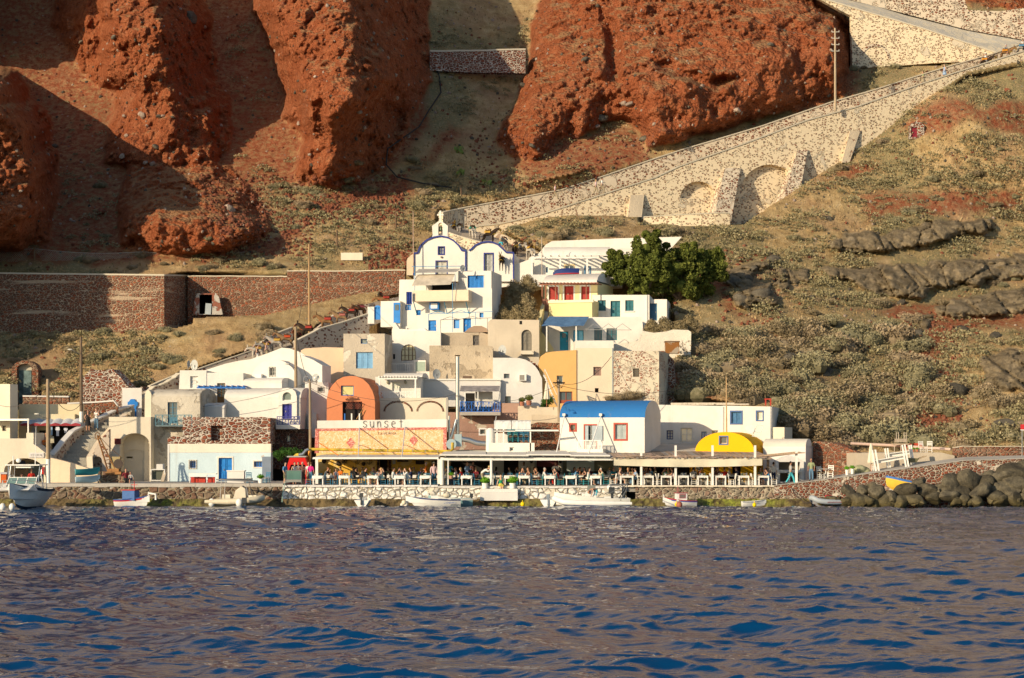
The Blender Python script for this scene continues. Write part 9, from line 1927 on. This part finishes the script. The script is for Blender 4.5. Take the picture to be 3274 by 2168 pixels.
e=empty('wire_fence',W(460,875,50.5),0,'sagging chain link fence on three posts above the long red wall','fence'); fp=[(-250,790,868,47),(110,795,865,49),(460,805,878,50.5),(787,805,876,52)]
for u,v0,v1,y in fp: m=MB(); m.tube([W(u,v1+6,y)-e.location,W(u,v0-6,y)-e.location],.09,6); m.build('post',wood((.20,.12,.06)),e)
m=MB()
for (a,b) in zip(fp[:-1],fp[1:]):
 n=int((b[0]-a[0])/6)
 def q(t,s_): sag=9*math.sin(math.pi*t); return W(a[0]+(b[0]-a[0])*t,(a[1]+(b[1]-a[1])*t+sag)*(1-s_)+(a[2]+(b[2]-a[2])*t)*s_,a[3]+(b[3]-a[3])*t)-e.location
 for k in range(n):
  for sg in (1,-1):
   t0=k/n; t1=t0+sg*9/n
   if t1<0 or t1>1: continue
   m.tube([q(t0,0),q(t1,1)],.009,3,cap=False)
 m.tube([q(t/10,0) for t in range(11)],.025,4)
m.build('wire_mesh',metal((.45,.42,.36),.6),e)
def cable(pts,lab,sag=.6,r=.022):
 m=MB(); A=W(*pts[0])
 for (a,b) in zip(pts[:-1],pts[1:]):
  p,q=W(*a),W(*b); m.tube([p.lerp(q,t/12)-A-Vector((0,0,sag*4*(t/12)*(1-t/12))) for t in range(13)],r,4)
 o=m.build('cable',paint((.06,.05,.045)),None); o.location=A; tag(o,lab,'cable')
cable([(-50,1270,6),(154,1232,2.0),(260,1290,11),(992,1222,9.5)],'long drooping cable crossing the left houses between the poles',1.2)
cable([(992,1222,9.5),(1450,1262,8.6),(1787,1228,9.0)],'cable sagging from the tarred pole past the steel flue to the forked pole',1.0)
cable([(992,1222,9.5),(946,1060,11.6),(989,800,34)],'steep cable climbing from the tarred pole to the pole on the donkey path',.8)
cable([(1787,1225,9),(1955,1140,19.6)],'cable rising from the forked pole to the drain pipe of the cream house',.9); cable([(1787,1232,9),(2230,1228,17)],'cable running from the forked pole across the flaking house',.8); cable([(1700,1124,22),(2107,1200,19)],'slanting cable over the ochre and cream houses',.7)
cable([(992,1240,9.5),(1160,1290,12.5),(1210,1262,15.2)],'thin cable looping over the salmon house',.4); cable([(2671,120,76.5),(2400,60,88)],'upper wire leaving the ramp pole to the left',.5)
m=MB(); A=ground(1390,205); pts=[(1390,205),(1405,250),(1410,300),(1370,360),(1340,410),(1240,480),(1235,530),(1270,570),(1350,590),(1450,605)]; G=grounds([p[0] for p in pts],[p[1] for p in pts]); m.tube([g-A+Vector((0,-.4,.1)) for g in G],.09,6); o=m.build('black_hose',paint((.03,.03,.03))); o.location=A; tag(o,'long black hose snaking down the gully below the stone wall','hose')
RUST=stucco((.36,.18,.07),.3,(.20,.10,.05),.5); b=Bld('rusty_crane','rusty lattice harbour crane with a pulley and winch on a stone base','crane',350,1530,3.0)
def L3(u,v,y=0): p=b.L(u,v,y); return (p[0],y,p[1])
m=MB();
for dy in (-.25,.25): m.bar(L3(312,1395,-.6+dy*.3),L3(345,1505,dy),.09); m.bar(L3(316,1393,-.6+dy*.3),L3(368,1500,dy),.09)
for k in range(7): t=.3+k*.1; p=Vector(L3(312,1395,-.6)).lerp(Vector(L3(345,1505,0)),t); q=Vector(L3(316,1393,-.6)).lerp(Vector(L3(368,1500,0)),t); m.bar(p,q,.05)
m.build('jib',RUST,b.e); m=MB(); x,c=b.L(312,1394,-.7); m.tube([(x+.2*math.cos(a*math.pi/6),-.7,c+.27*math.sin(a*math.pi/6)) for a in range(13)],.04,5); m.ell((x,-.7,c),(.08,.08,.08)); m.build('pulley',RUST,b.e)
m=MB(); p=L3(338,1493,-.4);q=L3(395,1512,.5); m.box(p[0],q[0],-.5,.6,q[2]-.1,q[2]+.1); m.box(p[0]+.1,q[0]-.2,-.4,.5,q[2]+.11,q[2]+.35); m.build('turntable',RUST,b.e)
m=MB(); p=L3(358,1460);q=L3(386,1500); m.box(p[0],q[0],-.3,.3,q[2],p[2]); m.build('winch_housing',stucco((.42,.33,.17),.3,(.25,.14,.07),.5),b.e); m=MB(); x,c=b.L(378,1483,-.4); m.lathe([(.1,-.04),(.38,-.04),(.38,.04),(.1,.04)],14); o=m.build('gear_wheel',paint((.07,.05,.04)),b.e); o.rotation_euler=(R(90),0,0); o.location=(x,-.38,c)
m=MB(); m.tube([L3(316,1393,-.6),L3(350,1430,-.2),L3(388,1462,.2)],.02,4); m.build('stay_wire',RUST,b.e)
b.boxpx(312,1508,400,1546,-.3,1.2,QLOW,'stone_base')
b=Bld('fish_table','long white fish counter table with red crates underneath','table',604,1546,2.5); b.boxpx(604,1513,691,1517,0,.8,GW,'tabletop');
for u in (606,661,689): b.boxpx(u-1,1517,u+1,1546,0,.06,GW,'leg')
b.boxpx(604,1517,661,1524,-.02,-.003,GW,'apron')
for u0,u1,l in ((610,632,'left'),(634,656,'middle'),(664,686,'right')): q=Bld('red_crate',l+' red plastic crate under the long fish counter table','crate',u0,1543,2.9); m=MB(); a0,c1=q.L(u0,1527);a1,c0=q.L(u1,1543); m.box(a0,a1,0,.45,c0,c1); m.box(a0-.03,a1+.03,-.03,.48,c1,c1+.04); m.build('crate_shell',paint((.50,.05,.03),.6,.2),q.e)
b=Bld('white_counter','white washed counter before the blue boathouse door','counter',726,1546,3); b.boxpx(726,1507,780,1546,0,.8,WHITE2,'counter_body'); b.boxpx(724,1504,782,1507,-.05,.85,WPAINT,'worktop')
o=place(CHB,W(798,1547,2.6),20,'blue chair with tall back beside the white counter','chair','blue chairs by the boathouse'); o=place(CHB,W(852,1547,2.4),-30,'blue chair below the grey shutter right of the urn','chair','blue chairs by the boathouse')
b=Bld('display_frame','empty white framed display case with a leaning board beside the grey house','display case',483,1541,4.5); m=MB(); x0,z0=b.L(483,1536);x1,z1=b.L(526,1501)
for x in (x0,x1):
 for y in (0,.7): m.box(x-.03,x+.03,y-.03,y+.03,z0,z1)
for z in (z0,z1):
 for y in (0,.7): m.box(x0,x1,y-.03,y+.03,z-.03,z+.03)
m.build('frame',GW,b.e); b.boxpx(486,1505,524,1532,.3,.6,stucco((.12,.13,.10),.3),'dark_contents'); m=MB(); p=b.L(519,1540,-.3);q=b.L(530,1502,.3); m.bar((p[0],-.3,p[1]),(q[0],.2,q[1]),.3,.06); m.build('leaning_board',wood((.4,.33,.25)),b.e)
b.boxpx(500,1484,520,1503,.2,1,WHITE2,'box_pier')
b=Bld('orange_jackets','orange life jackets and red crates heaped on the quay left of the cruiser','life jackets',2,1546,3); b.boxpx(2,1515,20,1546,0,.6,paint((.62,.12,.02),.8,.3),'jacket_pile'); b.boxpx(0,1510,22,1516,-.1,.7,paint((.5,.5,.52),.8,.2),'cover')
b=Bld('fire_box','red box on the right pier of the arcade arch','fire box',134,1515,3.7); b.boxpx(134,1493,140,1516,0,.25,paint((.5,.03,.02)),'box')
def dish(u,v,y,r,face,lab):
 e=empty('satellite_dish',W(u,v,y),R(face),lab,'satellite dish','satellite dishes'); m=MB(); n=16
 vs=[(0,.12*r,0)];
 for k,(rr,dd) in enumerate(((.5,.09),(.85,.03),(1,0))): vs+=[(r*rr*math.cos(2*math.pi*i/n),dd*r,r*rr*1.1*math.sin(2*math.pi*i/n)) for i in range(n)]
 fs=[(0,1+(i+1)%n,1+i) for i in range(n)]+[(1+k*n+i,1+k*n+(i+1)%n,1+(k+1)*n+(i+1)%n,1+(k+1)*n+i) for k in range(2) for i in range(n)]
 m.add(vs,fs); m.build('reflector',paint((.50,.52,.50),.5,.15),e,smooth=True); m=MB(); m.tube([(0,0,-r),(0,-.5*r,-.7*r),(0,-.75*r,0)],.02,5); m.box(-.05,.05,-.8*r,-.7*r,-.05,.05); m.build('feed_arm',metal((.4,.4,.4)),e); m=MB(); m.tube([(0,.1*r,0),(0,.25*r,-r*1.6)],.035,6); m.build('mast',metal((.4,.4,.4)),e)
dish(621,1167,21,.44,-35,'larger satellite dish facing left on the white block house'); dish(603,1164,21.5,.3,70,'narrow dish seen edge on beside the larger one'); dish(1396,1196,22.6,.42,35,'grey blue dish low on the rough rendered block'); dish(1606,1120,27,.45,-35,'dish on the rusty stained shoulder of the curved white house'); dish(1480,858,31,.30,30,'small grey dish on the roof before the church'); dish(1010,1208,13.6,.33,-20,'round dish on the low wall left of the salmon house')
def parasol(u,v0,v1,y,lab,c=(.68,.63,.50)):
 e=empty('folded_parasol',W(u,v1,y),R(0),lab,'parasol'); h=ZV(v0,y)-ZV(v1,y); m=MB(); m.tube([(0,0,0),(0,0,h)],.03,7); m.build('pole',wood((.4,.15,.08)),e); m=MB(); prof=[(.05,h),(.10,h*.9),(.17,h*.6),(.24,h*.33),(.21,h*.30)]; n=16; vs=[]
 for r_,z in prof: vs+=[(r_*(1+.25*(i%2))*math.cos(2*math.pi*i/n),r_*(1+.25*(i%2))*math.sin(2*math.pi*i/n),z) for i in range(n)]
 m.add(vs,[(k*n+i,k*n+(i+1)%n,(k+1)*n+(i+1)%n,(k+1)*n+i) for k in range(len(prof)-1) for i in range(n)]); m.build('fabric',paint(c,.9,.1),e)
parasol(1748,1222,1300,12.4,'folded cream parasol before the ochre house stairs'); parasol(2785,1418,1508,1.8,'folded striped cream parasol leaning by the tilted white tables')
b=Bld('white_ladder_stair','steep white wooden ladder stair beside the folded parasol','ladder',1738,1298,15.5); m=MB()
for dy in (0,.7): m.bar((b.L(1740,1200,dy)[0],dy,b.L(1740,1200,dy)[1]),(b.L(1780,1298,dy)[0],dy,b.L(1780,1298,dy)[1]),.08)
for k in range(12): t=k/12; p=Vector((b.L(1740,1200)[0],0,b.L(1740,1200)[1])).lerp(Vector((b.L(1780,1298)[0],0,b.L(1780,1298)[1])),t); m.box(p.x-.1,p.x+.12,0,.7,p.z-.02,p.z+.02)
m.build('stringers_and_treads',WPAINT,b.e); m=MB(); P=[(1738,1205),(1742,1180),(1780,1262)]; m.tube([(b.L(*p)[0],-.05,b.L(*p)[1]) for p in P],.03,5); m.build('handrail',WPAINT,b.e)
for i,u in enumerate((1632,1648,1665,1682)):
 o=place(CHT if i<2 else CHB,W(u,1413,7.6),(-8,6,-4,9)[i],'stacked blue wooden chair, '+o_(i)+' from the left on the roof terrace','chair','chairs stored on the roof terrace'); o.scale=(.95,.95,1.0)
 o=place(CHT if i<2 else CHB,W(u,1413,8.0)+Vector((0,0,.12)),(172,186,176,190)[i],'chair nested behind the '+o_(i)+' stored chair on the roof terrace','chair','chairs stored on the roof terrace')
SPT=[(2624,1531,.9,25,0),(2655,1527,.9,-20,0),(2798,1506,1.6,10,0)]
for i,(u,v,y,rz,_) in enumerate(SPT): o=place(CHW,W(u,v,y),rz,('white chair with crossed back left of the small round table','white chair right of the small round table near the shaded wall','white chair standing beside the striped folded parasol')[i],'chair','white chairs by the shore path'); o.scale=(1.05,)*3
for i,(u,rz) in enumerate(((2948,15),(2972,-15))): place(CHW,W(u,1447,4.7),rz,('left','right')[i]+' of two white chairs on the concrete terrace','chair','white chairs on the concrete terrace')
e=empty('glass_table',W(2640,1529,1.3),0,'small glass topped table between two white chairs on the shore path','table'); m=MB(); m.lathe([(.0,.72),(.45,.72),(.45,.745),(0,.745)],16); m.build('tabletop',glassm((.4,.45,.45)),e); m=MB(); m.tube([(0,0,0),(0,0,.72)],.04,7); m.build('leg',GW,e)
for i,(u,v,rot,y) in enumerate(((2845,1470,-10,1.7),(2872,1452,-8,2.6))):
 e=empty('tilted_table',W(u,v,y),0,('big white wooden table standing tilted upside down on the shore path','second white table stacked behind the big tilted one')[i],'table'); e.rotation_euler=(0,R(rot),0); sx=1.0 if i==0 else .8
 m=MB(); m.box(-1.5*sx,1.5*sx,-.4,.4,-.06,.06) if 0 else m.box(-1.35*sx,1.35*sx,-.05,.05,-.12,.12); m.box(-1.35*sx,1.35*sx,-.3,-.1,.13,.18); m.build('tabletop',WPAINT,e)
 for x in (-1.3*sx,-1.05*sx,1.1*sx,1.3*sx): m=MB(); m.box(x-.06,x+.06,-.35,-.22,-.95 if abs(x)>1.2*sx or 1 else 0,1.0 if i==0 else .6); m.build('leg',WPAINT,e)
b=Bld('stacked_driftwood_tables','stack of red and bare wooden tables upside down on the concrete terrace','tables',2860,1447,7);
for (u0,v0,u1,v1,y0,mt) in ((2856,1418,2906,1422,0,wood((.45,.35,.25))),(2885,1419,2915,1440,.4,paint((.45,.06,.03))),(2925,1417,2948,1432,.6,paint((.45,.06,.03))),(2866,1403,2900,1414,.2,wood((.4,.33,.25)))): b.boxpx(u0,v0,u1,v1,y0,y0+.8,mt,'tabletop')
for u in (2866,2873,2891,2898): b.boxpx(u-1,1382,u+1,1403,.3,.38,wood((.45,.38,.3)),'leg')
for u in (2860,2880,2903): b.boxpx(u-1,1422,u+1,1447,.1,.18,wood((.45,.38,.3)),'leg')
b=Bld('long_pipe','long pinkish pipe lying on the bank behind the concrete terrace','pipe',2700,1425,8.5); duct(b,[(2720,1418,0),(2850,1424,0),(3040,1437,-2.5)],.12,stucco((.58,.42,.34),.2),'pipe')
b=Bld('mooring_rock_sacks','heap of striped green tarpaulin sacks on the shore path','tarpaulin',2750,1512,2.0); m=MB(); x,c=b.L(2752,1503);
for k in range(3): m.ell((x+wave(.5),wave(.2),c+.1*k-.1),(.8-.15*k,.4,.32),0,14,8)
m.build('tarpaulin',paint((.42,.42,.25),.8,.4),b.e,smooth=True)
e=empty('wheelbarrow',W(2917,1486,2.4),R(10),'tipped olive wheelbarrow beside the tilted tables','wheelbarrow'); m=MB(); m.prism([(-.45,.55),(.45,.5),(.25,.2),(-.25,.2)],-.3,.3); m.build('tray',paint((.16,.15,.08)),e); m=MB(); m.bar((.2,-.25,.35),(1.1,-.25,.7),.04); m.bar((.2,.25,.35),(1.1,.25,.7),.04); m.build('handles',wood((.3,.2,.1)),e); m=MB(); m.lathe([(.05,-.04),(.2,-.04),(.2,.04),(.05,.04)],14); o=m.build('wheel',DARK,e); o.rotation_euler=(R(90),0,0); o.location=(-.4,0,.2)
b=Bld('road_sign','red and white sign on a post at the right edge','sign',3268,1467,2.4); m=MB(); x,c=b.L(3268,1467);_,c1=b.L(3268,1358); m.tube([(x,0,c),(x,0,c1)],.04,7); m.build('post',metal((.5,.5,.48)),b.e); b.boxpx(3263,1357,3280,1373,-.06,-.04,paint((.55,.03,.04)),'red_plate'); b.boxpx(3263,1373.5,3280,1376,-.06,-.04,GW,'white_plate')
b=Bld('red_stool_box','red painted box stool on the roof of the white annex','stool',2446,1297,17); b.boxpx(2446,1274,2466,1278,0,.5,paint((.45,.05,.03)),'top');
for u in (2448,2464): b.boxpx(u-2,1278,u+2,1297,0,.1,paint((.45,.05,.03)),'leg')
b=Bld('roof_trolley','white metal trolley and fan lying on the yellow vault roof','trolley',2420,1395,10.5); m=MB();
for (p,q) in (((2405,1395),(2420,1358)),((2427,1398),(2442,1362)),((2405,1395),(2427,1398)),((2420,1358),(2442,1362)),((2410,1380),(2434,1384))):
 for d in (0,.5): a=b.L(*p,d);c=b.L(*q,d); m.tube([(a[0],d,a[1]),(c[0],d,c[1])],.025,5)
m.build('frame',GW,b.e); m=MB(); x,c=b.L(2398,1372,-.1); m.lathe([(.08,-.03),(.38,-.03),(.38,.03),(.08,.03)],16); o=m.build('fan_wheel',GW,b.e); o.rotation_euler=(R(80),0,0); o.location=(x,-.1,c)
b=Bld('red_rowing_boat','red and dark blue upturned rowing boat stored below the upper white house','boat',1800,877,40.5,0); m=MB(); hull(m,2.6,1.0,.35,12,5,.2,.6,.1,1.8,(0,1,2)); o=m.build('hull',[paint((.02,.04,.16)),paint((.35,.03,.04)),paint((.02,.04,.16))],b.e,smooth=True); o.rotation_euler=(R(180),0,0); o.location=(.3,0,.35)
b=Bld('white_trough','pale concrete trough on the slope left of the church','trough',1090,832,0+float(ground(1120,832).y)-.3); b.boxpx(1090,808,1159,832,0,.8,CREAM2,'trough_wall')
e,_2=None,None
p=ground(1215,828); e=empty('brown_dog',p,R(80),'brown dog walking on the slope right of the concrete trough','dog'); e.scale=(.5,.5,.5);
for k in ('body','tail'): o=bpy.data.objects.new(k,DK[1][k]); col.objects.link(o); o.parent=e; o.material_slots[0].link='OBJECT'; o.material_slots[0].material=furm((.20,.12,.06))
b=Bld('small_hillside_door','small stone hut front with red door buried in the slope below the ramp','hut',2925,436,float(ground(2925,430).y)-.5); b.wall([(2905,445),(2955,445),(2955,400),(2935,384),(2912,396)],.6,RED_RUIN,[O('door',2913,407,2933,438,(.30,.03,.05),n=2)])
for i,(u0,v0,u1,v1,c) in enumerate(((863,982,873,990,(.55,.55,.5)),(876,980,898,992,(.62,.57,.45)),(902,978,925,992,(.32,.45,.55)))): y=float(ground((u0+u1)/2,v1).y)-.4; q=Bld('discarded_panel',('smallest grey','cream','pale blue')[i]+' discarded panel lying below the red stone wall','panel',u0,v1,y); q.boxpx(u0,v0,u1,v1,0,.08,paint(c),'panel_board')
b=Bld('mooring_line','pale green mooring rope hanging down the quay beside the lobster tank','rope',905,1605,-.8); m=MB(); P=[(912,1540,.5),(908,1556,-.1),(903,1580,-.3),(902,1606,-.6)]; m.tube([(b.L(u,v,yy)[0],yy,b.L(u,v,yy)[1]) for u,v,yy in P],.035,5); m.build('rope',paint((.35,.5,.4)),b.e)
for (pts,l) in (((( 1790,1600,-6.3),(1782,1585,-3),(1775,1560,-.4)),'mooring rope from the large rib to the quay'),(((330,1600,-.8),(320,1560,-.2),(312,1535,.4)),'green rope hanging from the quay near the crane'),(((2530,1560,-.3),(2560,1595,-2),(2590,1606,-3.2)),'mooring rope of the grey inflatable')): cable(list(pts),l,.15,.03)
